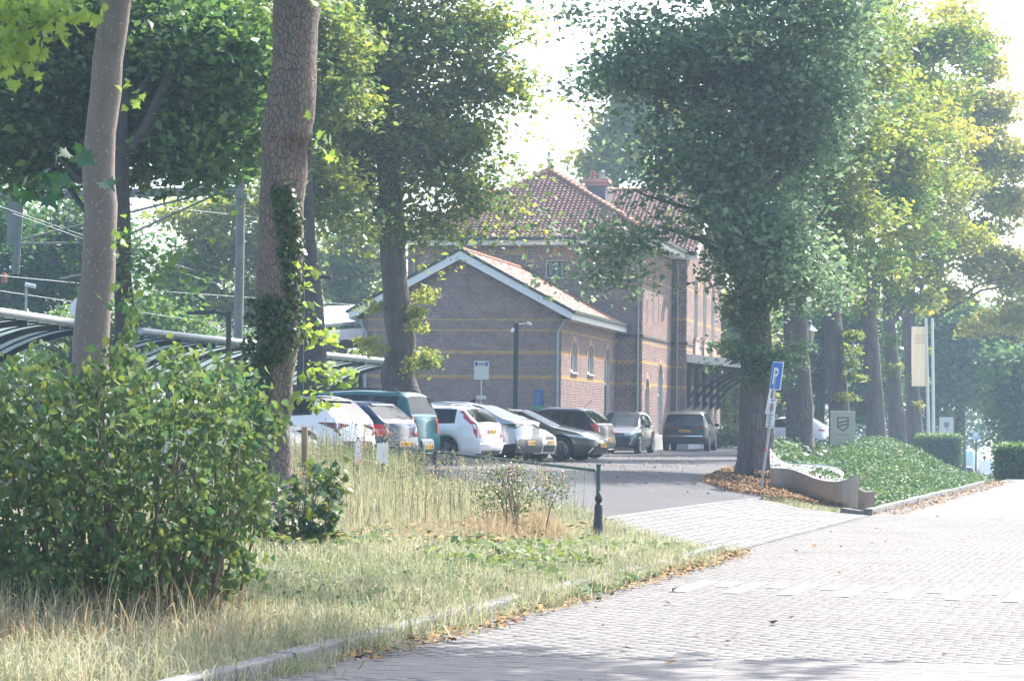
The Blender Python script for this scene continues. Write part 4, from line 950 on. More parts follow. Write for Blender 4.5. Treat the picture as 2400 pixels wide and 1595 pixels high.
def window(mp, a0, a1, z0, z1, rise, mull=1, trans=None, frame=.09, rec=.13, m=M_wood, door=False, inner=None):
    """recessed frame with bars and panes following the arched head"""
    def top(a):
        if rise <= .01: return z1
        c = (a0 + a1) / 2; hw = (a1 - a0) / 2; rr = (hw * hw + rise * rise) / (2 * rise); return z1 - rr + math.sqrt(max(rr * rr - (a - c) ** 2, 0))
    root = bpy.data.objects.new('window', None); COL.objects.link(root); root.parent = ST
    fr = MB(); N = 10
    def bx(a, b, c_, d, o0=-rec - .06, o1=-rec):
        v = [tuple(mp(np.array([x, o_, z]))) for o_ in (o0, o1) for x, z in ((a, c_), (b, c_), (b, d), (a, d))]
        fr.add(v, [(0, 3, 2, 1), (4, 5, 6, 7), (0, 1, 5, 4), (1, 2, 6, 5), (2, 3, 7, 6), (3, 0, 4, 7)])
    bx(a0, a0 + frame, z0, top(a0 + frame)); bx(a1 - frame, a1, z0, top(a1 - frame)); bx(a0 + frame, a1 - frame, z0, z0 + frame)
    xs_ = np.linspace(a0 + frame, a1 - frame, N + 1)
    for i in range(N):
        q = [(xs_[i], top(xs_[i]) - frame), (xs_[i + 1], top(xs_[i + 1]) - frame), (xs_[i + 1], top(xs_[i + 1])), (xs_[i], top(xs_[i]))]
        v = [tuple(mp(np.array([x, o_, z]))) for o_ in (-rec - .06, -rec) for x, z in q]
        fr.add(v, [(0, 3, 2, 1), (4, 5, 6, 7), (0, 1, 5, 4), (2, 3, 7, 6)])
    for k in range(1, mull + 1):
        a = a0 + frame + (a1 - a0 - 2 * frame) * k / (mull + 1); bx(a - .025, a + .025, z0 + frame, top(a) - frame, -rec - .055, -rec - .005)
    if trans: bx(a0 + frame, a1 - frame, trans - .05, trans + .05)
    fr.build('frame', m, root)
    pn = MB(); cols = [tuple(mp(np.array([x, -rec - .04, z]))) for x, z in [(a0, z0), (a1, z0)] + [(x, top(x)) for x in np.linspace(a1, a0, 9)]]
    pn.quad(*cols); pn.build('pane', M_pane, root)
    if inner: 
        fr2 = MB(); xs2 = np.linspace(a0 + frame, a1 - frame, inner + 1)
        def b2(a, b, c_, d):
            v = [tuple(mp(np.array([x, o_, z]))) for o_ in (-rec - .05, -rec + .005) for x, z in ((a, c_), (b, c_), (b, d), (a, d))]
            fr2.add(v, [(0, 3, 2, 1), (4, 5, 6, 7), (0, 1, 5, 4), (1, 2, 6, 5), (2, 3, 7, 6), (3, 0, 4, 7)])
        for i in range(inner + 1): b2(xs2[i] - .025, xs2[i] + .025, z0 + frame, z1 - frame)
        b2(a0 + frame, a1 - frame, z1 - frame - .05, z1 - frame + .0); b2(a0 + frame, a1 - frame, z0 + frame, z0 + frame + .06)
        fr2.build('sash', M_dkgreen, root)
    if not door:
        sl_ = MB(); v = [tuple(mp(np.array([x, o_, z]))) for o_ in (-rec, .07) for x, z in ((a0 - .03, z0 - .09), (a1 + .03, z0 - .09), (a1 + .03, z0 - (.0 if o_ < 0 else .05)), (a0 - .03, z0 - (.0 if o_ < 0 else .05)))]
        sl_.add(v, [(0, 3, 2, 1), (4, 5, 6, 7), (0, 1, 5, 4), (1, 2, 6, 5), (2, 3, 7, 6), (3, 0, 4, 7)]); sl_.build('sill', M_sill, root)
    else:
        dm = MB(); v = [tuple(mp(np.array([x, o_, z]))) for o_ in (-rec - .03, -rec + .0) for x, z in ((a0 + frame, z0), (a1 - frame, z0), (a1 - frame, (trans or z1) - .05), (a0 + frame, (trans or z1) - .05))]
        dm.add(v, [(0, 3, 2, 1), (4, 5, 6, 7), (0, 1, 5, 4), (1, 2, 6, 5), (2, 3, 7, 6), (3, 0, 4, 7)]); dm.build('door_leaf', M_dkgreen, root)
    return root
ws = side(0)
for i, o in enumerate(WS):
    window(ws, *o, mull=1, trans=None if i < 2 else 2.62, door=False)
    ring(ws, o[0] - .02, o[1] + .02, o[3], o[4] + .02, True, n=11)
wd = MB(); v = [tuple(ws(np.array([a, o_, z]))) for o_ in (-.16, -.12) for a, z in ((8.9, .3), (10.0, .3), (10.0, 2.55), (8.9, 2.55))]
wd.add(v, [(0, 3, 2, 1), (4, 5, 6, 7), (0, 1, 5, 4), (1, 2, 6, 5), (2, 3, 7, 6), (3, 0, 4, 7)]); wd.build('door', M_dkgreen, ST)
mf = front(MY)
window(mf, *MW[0][:4], 0, mull=0, frame=.06, inner=3)
ring(mf, MW[0][0] - .12, MW[0][1] + .12, MW[0][3] + .16, .22, False, individual=True, n=17, h=.30)
tr_ = MB()
for k in range(13):      # soldier course under the small window
    a = MW[0][0] + k * (MW[0][1] - MW[0][0]) / 13; v = [tuple(mf(np.array([x, o_, z]))) for o_ in (-.01, .014) for x, z in ((a + .004, 6.52), (a + .055, 6.52), (a + .055, 6.74), (a + .004, 6.74))]
    tr_.add(v, [(4, 5, 6, 7), (0, 1, 5, 4), (1, 2, 6, 5), (2, 3, 7, 6), (3, 0, 4, 7)])
tr_.build('soldier_course', M_brick, ST, kind='stuff')
sm_ = side(MR, MY)
window(sm_, *SW[5], mull=0, trans=2.3, frame=.1); ring(sm_, SW[5][0] - .02, SW[5][1] + .02, SW[5][3], SW[5][4] + .02, True)
ring(sm_, SW[4][0] - .02, SW[4][1] + .02, SW[4][3], SW[4][4] + .02, True, n=9)
nb = MB(); nb.box((MR - .30, MY + .8, .2), (MR - .235, MY + 2.0, 2.95)); nb.box((MR - .30, MY + .9, 4.8), (MR - .235, MY + 6.5, 8.0)); nb.build('niche_back', M_brick, ST)
cs_ = side(CR, CY)
for i, o in enumerate(CW):
    window(cs_, *o, mull=1, trans=o[2] + (o[3] - o[2]) * .62 if i < 3 else None, door=3 <= i < 6, rec=.16)
    if i < 3 or i == 7: ring(cs_, o[0] - .02, o[1] + .02, o[3], o[4] + .02, True)
for o in CW[:3]:
    m_ = MB(); m_.box((CR, CY + o[0] - .1, 4.15), (CR + .10, CY + o[1] + .1, 4.8)); m_.box((CR, CY + o[0] - .16, 4.801), (CR + .14, CY + o[1] + .16, 4.88)); m_.build('apron_panel', M_brick, ST)
# dentil row under the eaves on the receding wall
dn = MB()
for k in range(12):
    a = .5 + k * .62; v = [tuple(sm_(np.array([x, o_, z]))) for o_ in (0, .05) for x, z in ((a, 7.45), (a + .38, 7.45), (a + .38, 7.8), (a, 7.8))]
    dn.add(v, [(4, 5, 6, 7), (0, 1, 5, 4), (1, 2, 6, 5), (2, 3, 7, 6), (3, 0, 4, 7)])
dn.build('dentils', M_brick, ST, kind='stuff')
# string course, plinth
m_ = MB(); zsc = 4.52
m_.box((MLt - .05, MY - .05, zsc), (MR + .05, MY - .001, zsc + .10)); m_.box((MR + .001, MY - .05, zsc), (MR + .05, CY - .052, zsc + .10)); m_.box((MR - .02, CY - .05, zsc), (CR + .05, CY - .001, zsc + .10)); m_.box((CR + .001, CY - .05, zsc), (CR + .05, CY + CD, zsc + .10))
m_.build('string_course', mat('dark_moulding', (.07, .065, .065), .8, var=.1), ST)
m_ = MB(); m_.box((MR + .01, MY + .3, -.2), (MR + .17, CY - .2, .62)); m_.box((CR + .01, CY - .1, -.2), (CR + .15, CY + CD + .1, .45)); m_.box((MR + .01, CY - .1, -.2), (CR, CY - .011, .45)); m_.build('plinth', M_plin, ST, bevel=.02)
m_ = MB(); m_.box((CR + .155, CY + CD - .25, -.2), (CR + .42, CY + CD + .15, .75)); m_.build('guard_stone', mat('white_stone', (.72, .72, .7), .7), ST, bevel=.03)
# ---- roofs: tiles are real shells on an underlay
def tile_roof(o0, eu, ev, nu, inside, pu=.20, pv=.235, single=None, jitter=.004):
    """o0 origin at the eave, eu unit vector along the eave, ev unit vector up the slope, nu rows"""
    eu, ev = Vector(eu), Vector(ev); nn = eu.cross(ev).normalized()
    prof = [(0, .0), (.13, .028), (.30, .042), (.47, .03), (.62, .002), (.80, -.006), (1.0, .0)]
    V, Fs, A = [], [], []; cnt = 0; tpl = None; rows = nu[1]; colsn = nu[0]
    def shape():
        vs = []
        for t, lift in ((0, .030), (1.06, 0)):
            for a, h in prof: vs.append((a * pu, t * pv, h + lift))
        for a, h in prof: vs.append((a * pu, .0, h + .008))
        n = len(prof); fs = [(i, i + 1, n + i + 1, n + i) for i in range(n - 1)] + [(2 * n + i, 2 * n + i + 1, i + 1, i) for i in range(n - 1)]
        return np.array(vs), fs
    bv, bf = shape(); M = np.array([[eu.x, ev.x, nn.x], [eu.y, ev.y, nn.y], [eu.z, ev.z, nn.z]]); o0 = np.array(o0)
    L1, LS = [], []
    for r in range(rows):
        for cidx in range(colsn):
            a, b = cidx * pu, r * pv
            if not inside(a + pu / 2, b + pv / 2): continue
            cv = min(1, max(0, random.gauss(.4, .28)))
            if single and single(a, b) and cnt < 300: LS.append((a, b, cv)); cnt += 1
            else: L1.append((a, b, cv))
    if L1:
        t = np.array(L1); off = np.stack([t[:, 0], t[:, 1], RNG.normal(0, jitter, len(t))], 1)
        W = (bv[None] + off[:, None]) @ M.T + o0
        nb_ = len(bv); fa = (np.arange(len(t))[:, None, None] * nb_ + np.array(bf)[None]).reshape(-1, 4)
        link('roof_tiles', npmesh('roof_tiles', W.reshape(-1, 3), fa, 4, attr=np.repeat(t[:, 2], nb_), smooth=True), M_tile, ST, 'stuff')
    if LS:
        mes = []
        for q in range(4):
            me = npmesh('roof_tile', bv @ M.T, np.array(bf), 4, attr=np.full(len(bv), q / 3.), smooth=True); me.materials.append(M_tile); mes.append(me)
        for a, b, cv in LS:
            o = bpy.data.objects.new('roof_tile', mes[min(3, int(cv * 4))]); COL.objects.link(o); o.parent = ST
            o.location = tuple(M @ np.array([a, b, random.gauss(0, jitter)]) + o0)
def ridge(p, q, r=.12, L=.34):
    p, q = Vector(p), Vector(q); D = q - p; n_ = max(1, int(D.length / L)); d = D.normalized(); s_ = d.cross(Vector((0, 0, 1))).normalized(); u_ = s_.cross(d)
    me = None
    for k in range(n_):
        m_ = MB(); vs = []; N = 8
        for t, rr in ((0, r * 1.12), (.12, r * 1.12), (.121, r), (1.0, r * .92)):
            for j in range(N + 1):
                a = math.pi * j / N; vs.append(s_ * (math.cos(a) * rr) + u_ * (math.sin(a) * rr) + d * (t * D.length / n_))
        fs = [(i * (N + 1) + j, i * (N + 1) + j + 1, (i + 1) * (N + 1) + j + 1, (i + 1) * (N + 1) + j) for i in range(3) for j in range(N)]
        if me is None:
            m_.add(vs, fs, True); o = m_.build('ridge_tile', M_ridge, ST); me = o.data
        else: o = bpy.data.objects.new('ridge_tile', me); COL.objects.link(o); o.parent = ST
        o.location = p + d * (k * D.length / n_) + u_ * random.uniform(-.006, .006)
M_ridge = mat('ridge_tile_clay', (.36, .16, .09), .7, var=.3, scale=3)
# main roof: hip to the front, ridge running back to the cross ridge
OV = .65; EZ = ME + .22; cx = (MLt + MR) / 2; HW = (MR - MLt) / 2 + OV; RZ = 11.75; rise = RZ - EZ
yE = MY - OV; apx = Vector((cx, yE + HW, RZ))
sl_len = math.hypot(HW, rise); evf = Vector((0, HW, rise)).normalized()
tile_roof((MLt - OV, yE, EZ), (1, 0, 0), evf, (int(2 * HW / .2), int(sl_len / .235)), lambda a, b: b / sl_len * HW + .06 < a < 2 * HW - b / sl_len * HW - .06, single=lambda a, b: 2.6 < a < 8.6 and b > .9)
# right slope of the main roof, towards the valley
evr = Vector((-HW, 0, rise)).normalized(); LY = CY + CD / 2 - yE
tile_roof((MR + OV, yE, EZ), (0, 1, 0), evr, (int(LY / .2), int(sl_len / .235)), lambda a, b: a > b / sl_len * HW + .06 and (a < MD + OV - .5 or b > (a - MD - OV + .5) * .55))
und = MB(); L_ = Vector((MLt - OV, yE, EZ - .02)); R_ = Vector((MR + OV, yE, EZ - .02)); bk = CY + CD / 2
und.quad(L_, R_, apx - Vector((0, 0, .02))); und.quad(R_, (MR + OV, bk, EZ - .02), (cx, bk, RZ - .02), apx - Vector((0, 0, .02))); und.quad((MLt - OV, bk, EZ - .02), L_, apx - Vector((0, 0, .02)), (cx, bk, RZ - .02))
# cross roof
CHW = CD / 2 + OV; cEy = CY - OV; cr = CRZ + .2; crise = cr - EZ; evc = Vector((0, CHW, crise)).normalized(); clen = math.hypot(CHW, crise); XL = MLt - .64 - .3; XR = CR + .5
tile_roof((-2.4, cEy, EZ), (1, 0, 0), evc, (int((XR + 2.4) / .2), int(clen / .235)), lambda a, b: a > 2.4 + MR + OV - .25 - b * .95)
und.quad((XL, cEy, EZ - .021), (XR, cEy, EZ - .021), (XR, CY + CD / 2, cr - .021), (XL, CY + CD / 2, cr - .021)); und.quad((XR, CY + CD + OV, EZ - .02), (XL, CY + CD + OV, EZ - .02), (XL, CY + CD / 2, cr - .021), (XR, CY + CD / 2, cr - .021))
ridge((XL, CY + CD / 2, cr), (XR, CY + CD / 2, cr))
ridge((MLt - OV, yE, EZ + .03), apx); ridge((MR + OV, yE, EZ + .03), apx); ridge(apx, (cx, bk, RZ))
# wing roof
WOV, WF = .45, .34; rz = AP_Z + .16; ez = rz - RS * (WW / 2 + WOV); wl2 = math.hypot(WW / 2 + WOV, rz - ez); evw = Vector((-(WW / 2 + WOV), 0, rz - ez)).normalized(); evwl = Vector((WW / 2 + WOV, 0, rz - ez)).normalized()
tile_roof((WOV, -WF, ez), (0, 1, 0), evw, (int((WL + WF) / .2), int(wl2 / .235) + 1), lambda a, b: b < wl2 - .1)
und.quad((WOV, -WF, ez - .02), (WOV, WL, ez - .02), (-WW / 2, WL, rz - .02), (-WW / 2, -WF, rz - .02)); und.quad((-WW - WOV, WL, ez - .02), (-WW - WOV, -WF, ez - .02), (-WW / 2, -WF, rz - .02), (-WW / 2, WL, rz - .02))
und.build('roof_underlay', M_under, ST)
ridge((-WW / 2, -WF, rz + .02), (-WW / 2, WL - .02, rz + .02), .11)
# boards, soffits and gutters
wb = MB(); gb = MB()
for sx in (-1, 1):
    e = -WW / 2 + sx * (WW / 2 + WOV)
    for y_, th in ((-WF - .03, .06),):
        poly = [(-WW / 2, y_, rz - .03), (-WW / 2, y_, rz - .33), (e - sx * .25, y_, ez - .33 + .25 * RS + .02), (e, y_, ez - .28), (e, y_, ez - .03)]
        wb.prism(poly if sx > 0 else poly[::-1], (0, .05, 0))
        poly2 = [(-WW / 2, y_ - .03, rz + .08), (-WW / 2, y_ - .03, rz - .04), (e, y_ - .03, ez - .04), (e + sx * .02, y_ - .03, ez + .07)]
        gb.prism(poly2 if sx > 0 else poly2[::-1], (0, .09, 0))
    wb.box((min(e, e - sx * .05), -WF + .022, ez - .28), (max(e, e - sx * .05), WL, ez - .05)); gb.box((min(e + sx * .002, e + sx * .12), -WF - .05, ez - .07), (max(e + sx * .002, e + sx * .12), WL, ez + .05))
    wb.quad((e, -WF + .02, ez - .27), (e, WL, ez - .27), (e - sx * WOV, WL, ez - .27), (e - sx * WOV, -WF + .02, ez - .27))
wb.box((MLt - OV, yE, EZ - .26), (MR + OV, yE + .05, EZ - .06)); wb.box((MR + OV - .05, yE + .051, EZ - .26), (MR + OV, cEy, EZ - .06)); wb.box((MR + OV - .049, cEy, EZ - .261), (XR, cEy + .05, EZ - .061))
wb.quad((MLt - OV, yE + .01, EZ - .25), (MLt - OV, MY, EZ - .25), (MR + OV - .01, MY, EZ - .25), (MR + OV - .01, yE + .01, EZ - .25)); wb.quad((MR, MY, EZ - .251), (MR, CY, EZ - .251), (MR + OV - .01, CY, EZ - .251), (MR + OV - .01, MY, EZ - .251)); wb.quad((MR, cEy, EZ - .252), (MR, CY, EZ - .252), (XR, CY, EZ - .252), (XR, cEy, EZ - .252))
gb.box((MLt - OV, yE - .13, EZ - .07), (MR + OV + .13, yE - .002, EZ + .05)); gb.box((MR + OV + .002, yE - .001, EZ - .07), (MR + OV + .13, cEy - .14, EZ + .05)); gb.box((MR + OV + .002, cEy - .13, EZ - .07), (XR, cEy - .002, EZ + .05))
for sy in (-1, 1):
    y0_ = CY + CD / 2 + sy * CHW; poly = [(XR - .02, CY + CD / 2, cr + .06), (XR - .02, CY + CD / 2, cr - .3), (XR - .02, y0_, EZ - .3), (XR - .02, y0_, EZ + .06)]
    wb.prism(poly if sy < 0 else poly[::-1], (.06, 0, 0))
wb.build('bargeboards', M_wood, ST); gb.build('gutters', M_gut, ST)
# finial, chimneys
fn = MB(); fn.lathe([(.10, -.1), (.12, .1), (.07, .16), (.06, .35), (.16, .42), (.05, .50), (.045, .62), (.10, .70), (.03, .78), (.018, 1.1), (.004, 1.45)], 10, apx); fn.build('finial', M_zinc, ST)
M_zincd = mat('lead_sheet', (.12, .14, .16), .6, metal=.3)
def chimney(x, y, z0, z1):
    root = bpy.data.objects.new('chimney', None); COL.objects.link(root); root.parent = ST
    m_ = MB(); m_.box((x - .42, y - .3, z0), (x + .42, y + .3, z1 - .45)); m_.build('stack', M_zincd, root)
    m_ = MB(); m_.box((x - .50, y - .38, z1 - .45), (x + .50, y + .38, z1 - .3)); m_.build('band', M_brick, root)
    m_ = MB(); m_.box((x - .58, y - .46, z1 - .298), (x + .58, y + .46, z1 - .12)); m_.build('cap', M_brick, root)
    m_ = MB(); m_.lathe([(.10, z1 - .12), (.12, z1 + .1), (.11, z1 + .28)], 10, (x - .22, y, 0)); m_.build('chimney_pot', M_tile, root)
    m_ = MB(); m_.lathe([(.16, z1 - .12), (.13, z1 + .18), (.2, z1 + .20), (.02, z1 + .28)], 10, (x + .22, y, 0)); m_.build('chimney_pot', M_zinc, root)
cp = P(1400, 425, 107); loc_ = lambda p: Matrix.Rotation(R(12.2), 3, 'Z') @ (Vector(p) - Vector((bc.x, bc.y, LOT)))
a_ = loc_(cp); chimney(a_.x, a_.y, 10.2, loc_(P(1400, 414, 107)).z)
cp = P(1538, 440, 110); a_ = loc_(cp); chimney(a_.x, a_.y, 10.6, loc_(P(1538, 408, 110)).z)
# downpipes
def pipe(pts, r=.05):
    MB().tube(pts, r, 8).build('downpipe', M_zinc, ST)
pipe([(.33, -.22, ez - .26), (.12, -.12, 4.6), (-.10, -.085, 4.25), (-.10, -.085, 0)])
pipe([(-WW - .33, -.22, ez - .26), (-WW - .1, -.12, 4.6), (-WW + .12, -.085, 4.2), (-WW + .12, -.085, 0)])
pipe([(MR - .16, MY - .4, 8.2), (MR - .16, MY - .085, 7.95), (MR - .16, MY - .085, 0)])
pipe([(MR + .25, CY - .3, 8.2), (MR + .25, CY - .08, 7.95), (MR + .25, CY - .08, 0)])
pipe([(MLt + .3, MY - .4, 8.2), (MLt + .3, MY - .085, 7.9), (MLt + .3, MY - .085, 4)])
# entrance canopy on the right wall
m_ = MB(); y0, y1 = CY + .1, CY + 10.8; m_.prism([(CR + .02, y0, 3.95), (CR + 2.3, y0, 3.72), (CR + 2.3, y0, 3.84), (CR + .02, y0, 4.08)], (0, y1 - y0, 0)); m_.build('awning_roof', M_zinc, ST)
m_ = MB(); m_.box((CR + 2.301, y0 - .02, 3.52), (CR + 2.36, y1, 3.84)); m_.prism([(CR + .02, y0 - .05, 3.75), (CR + 2.36, y0 - .05, 3.52), (CR + 2.36, y0 - .05, 3.86), (CR + .02, y0 - .05, 4.1)], (0, .045, 0)); m_.build('awning_fascia', M_wood, ST)
for k in range(5):
    y_ = CY + .35 + k * 2.5; m_ = MB(); m_.bar((CR + .09, y_, 1.95), (CR + .09, y_, 3.72), .16, .16); m_.bar((CR + .02, y_, 3.62), (CR + 2.25, y_, 3.5), .14, .16)
    pts = [(CR + .12, y_, 2.25), (CR + .55, y_, 2.75), (CR + 1.1, y_, 3.15), (CR + 1.9, y_, 3.45)]
    for i in range(3): m_.bar(pts[i], pts[i + 1], .13, .17, up=(0, 1, 0))
    m_.prism([(CR + .02, y_ - .07, 1.75), (CR + .02, y_ - .07, 2.0), (CR + .25, y_ - .07, 2.12), (CR + .25, y_ - .07, 1.95)], (0, .14, 0)); m_.build('bracket', M_dkgreen, ST)
# information sign on the gable
isg = empty('information_sign', ST.matrix_basis @ Vector((px_u(1265, 0), -.03, 1.45)) if False else (0, 0, 0), 0)
Mst = Matrix.Translation((bc.x, bc.y, LOT)) @ Matrix.Rotation(R(-12.2), 4, 'Z')
isg.location = Mst @ Vector((px_u(1264, 0), -.02, 1.52)); isg.rotation_euler = (0, 0, R(-12.2)); props(isg, 'blue and green information board fixed to the low brick gable', 'sign')
m_ = MB(); m_.box((-.165, -.04, .14), (.165, 0, .70)); m_.build('blue_panel', mat('sign_blue', (.03, .09, .25), .5), isg)
m_ = MB(); m_.box((-.165, -.04, .0), (.165, 0, .139)); m_.build('green_panel', mat('sign_green', (.04, .30, .14), .5), isg)
m_ = MB()
for k in range(7): m_.box((-.135, -.043, .60 - k * .06), (.10 - (k % 3) * .03, -.041, .615 - k * .06))
m_.build('printed_lines', mat('sign_print', (.25, .35, .55), .6), isg)
# ================================================================ CARS
def paint(name, col, rough=.28, metal=.0, coat=1.0):
    return mat(name, col, rough, metal, coat=coat, var=.03, scale=1)
M_carglass = glass('car_glass', (.24, .30, .28), .02, .6)
M_carglassd = glass('tinted_car_glass', (.05, .06, .06), .02, .35)
M_tyre = mat('tyre_rubber', (.018, .018, .019), .85, var=.2, scale=20)
M_rim = mat('alloy_rim', (.60, .61, .62), .35, metal=.6)
M_plast = mat('black_plastic', (.022, .023, .025), .6)
M_well = mat('dark_wheel_well', (.01, .01, .011), .9)
M_red = mat('red_lens', (.50, .012, .015), .15, coat=1)
M_redd = mat('dark_red_lens', (.14, .006, .018), .12, coat=1)
M_lens = mat('clear_lens', (.55, .58, .60), .12, metal=.5, coat=1)
M_chrome = mat('chrome', (.75, .76, .78), .12, metal=1)
M_plate = mat('yellow_plate', (.70, .38, .02), .5)
M_platet = mat('plate_print', (.02, .02, .02), .6)
M_plateb = mat('plate_blue', (.03, .10, .45), .5)
M_seat = mat('seat_fabric', (.05, .05, .055), .9)
def car(name, label, end, px, depth, heading, L, W, H, body, top, belt, wheels, wins, wind, back, wr=.315, gc=.19, roofm=None, tails=None, tail_m=None, heads=None, rear_plate=None, front_plate=None, clad=False, rails=None, bumper_m=None, spokes=7, extra=None, handles=(), rearp=None, glassm=None, nose=None, mirror=True, cat='car', rglass=None, blackband=None, rim_m=None):
    hd = R(heading); fwd = Vector((math.cos(hd), math.sin(hd), 0)); e = P(px, 990, depth)
    o = Vector((e.x, e.y, 0)) - (fwd * L if end == 'front' else Vector()); mid = o + fwd * L / 2
    root = empty(name, (o.x, o.y, g(mid.x, mid.y) + .014), hd, label, cat, 'parked cars and vans')
    roofm = roofm or body; glassm = glassm or M_carglass; rglass = rglass or glassm; tail_m = tail_m or M_red; bumper_m = bumper_m or body
    rearp = rearp or [(.2, .05), (.42, -.03), (.58, -.02), (.62, .02), (.85, .03), (1.05, .05)]
    nose = nose or [(.2, -.06), (.45, .0), (.62, -.01), (.75, -.05), (.9, -.1)]
    tx = np.linspace(0, L, 260); ty = np.interp(tx, *zip(*top)); kk = np.hanning(9); kk /= kk.sum(); ty = np.convolve(np.concatenate(([ty[0]] * 4, ty, [ty[-1]] * 4)), kk, 'valid')
    T = lambda x: float(np.interp(x, tx, ty)); B = lambda x: float(np.interp(x, *zip(*belt)))
    def hw(x):
        h = W / 2
        if x < .45: h -= .15 * (1 - x / .45) ** 2.2
        if x > L - .8: h -= .26 * ((x - L + .8) / .8) ** 2.5
        return h
    def ring(x):
        zt = T(x); zb = min(B(x), zt - .035); lo = gc + .09 * max(0, 1 - x / .5) + .03 * max(0, (x - L + .5) / .5)
        for xw in wheels:
            R_ = wr + .05; d = abs(x - xw)
            if d < R_: lo = max(lo, wr + math.sqrt(R_ * R_ - d * d))
        lo = min(lo, zb - .08); h = hw(x); gh = zt - zb; th = min(gh * .34, .21); s_ = h * .955; ti = s_ - th
        fr = lambda k: lo + (zb - lo) * k
        pts = [(.80 * h, lo + .015), (h * .965, lo), (h * 1.0, fr(.28)), (h * 1.004, fr(.60)), (h * .988, fr(.86)), (s_, zb),
               (s_ - .012 - th * .06, zb + gh * .10), (s_ - th * .50 - .012, zb + gh * .50), (ti - .012, zb + gh * .84), (ti - .055, zb + gh * .94), (ti * .74, zt - .010 * min(1, gh * 3)), (ti * .38, zt + .004), (0, zt + .008)]
        return pts
    def sh(x, z):
        s_ = 0
        if x < .5: s_ += float(np.interp(z, *zip(*rearp))) * (1 - x / .5) ** 1.5
        if x > L - .5: s_ += float(np.interp(z, *zip(*nose))) * ((x - L + .5) / .5) ** 1.5
        return s_
    st = {0., L} | {v for w_ in wins for v in w_} | set(wind) | set(back) | {v for a, _ in top for v in (a,)} | {.03, .08, .16, .26, L - .03, L - .08, L - .16, L - .28}
    for xw in wheels:
        for d in np.linspace(-wr - .05, wr + .05, 13): st.add(float(xw + d))
    st |= {float(v) for v in np.linspace(0, L, 36)}
    ss = sorted(v for v in st if 0 <= v <= L); X = [ss[0]]
    keep = {round(v, 4) for w_ in wins for v in w_} | {round(v, 4) for v in wind} | {round(v, 4) for v in back}
    for v in ss[1:]:
        if v - X[-1] > .018: X.append(v)
        elif round(v, 4) in keep: X[-1] = v
    NJ = 13; V = []
    for x in X:
        r = ring(x)
        for s_ in (1, -1):
            for y, z in r: V.append((x + sh(x, z), y * s_, z))
    parts = {}
    def put(k, f, smooth=True): parts.setdefault(k, []).append((f, smooth))
    inr = lambda x, w_: w_[0] - .004 <= x <= w_[1] + .004
    for i in range(len(X) - 1):
        xm = (X[i] + X[i + 1]) / 2
        for sd_ in (0, 1):
            for j in range(NJ - 1):
                a = i * 26 + sd_ * 13 + j; b_ = a + 26; f = (a, b_, b_ + 1, a + 1) if sd_ else (a, a + 1, b_ + 1, b_)
                if 6 <= j <= 7 and any(inr(xm, w_) for w_ in wins): k = ('side_window', sd_, [inr(xm, w_) for w_ in wins].index(True))
                elif 6 <= j <= 7 and wins[0][0] < xm < wins[-1][1]: k = ('pillar', sd_, sum(xm > w_[1] for w_ in wins))
                elif j >= 9 and inr(xm, wind): k = 'windscreen'
                elif j >= 9 and inr(xm, back): k = 'rear_window'
                elif j >= 8 and back[1] < xm < wind[0] : k = 'roof'
                elif j <= 1 and clad: k = ('cladding', sd_)
                elif blackband and blackband(xm, j): k = 'roof'
                elif j <= 2 and xm < .42: k = 'rear_bumper'
                elif j <= 2 and xm > L - .45: k = 'front_bumper'
                else: k = 'body'
                put(k, f)
    for j in range(NJ - 1):
        for base, kx in ((0, 'rear'), ((len(X) - 1) * 26, 'front')):
            a, b_ = base + j, base + 13 + j; f = (a, b_, b_ + 1, a + 1) if kx == 'rear' else (a, a + 1, b_ + 1, b_)
            zz = (V[a][2] + V[a + 1][2]) / 2; put((kx + '_bumper') if j <= 2 else 'body', f)
    mm = {'body': body, 'roof': roofm, 'side_window': glassm, 'windscreen': M_carglass, 'rear_window': rglass, 'pillar': M_plast, 'cladding': M_plast, 'rear_bumper': bumper_m, 'front_bumper': bumper_m}
    for k, fl in parts.items():
        k = k if isinstance(k, str) else k[0]
        idx = sorted({i for f, _ in fl for i in f}); mp_ = {a: b_ for b_, a in enumerate(idx)}
        m_ = MB(); m_.add([V[i] for i in idx], [tuple(mp_[i] for i in f) for f, _ in fl], True); o_ = m_.build(k, mm[k], root)
        if k == 'body': bobj = o_
    # inside
    m_ = MB(); m_.box((.15, -W / 2 + .16, gc + .05), (L - .35, W / 2 - .16, .52)); m_.build('underbody', M_well, root)
    xc = (wind[0] + back[1]) / 2
    for sx, zz in ((xc + .25, 1.12), (max(back[1] + .15, xc - .65), 1.08)):
        zz = min(zz, H - .28)
        for sy in (-.36, .36): m_ = MB(); m_.box((sx - .1, sy - .23, .5), (sx + .02, sy + .23, zz)); m_.box((sx - .08, sy - .12, zz), (sx, sy + .12, zz + .17)); m_.build('seat', M_seat, root)
    m_ = MB(); m_.box((wind[1] - .75, -W / 2 + .22, .5), (wind[1] - .35, W / 2 - .22, min(.92, B(wind[0]) - .02))); m_.build('dashboard', M_seat, root)
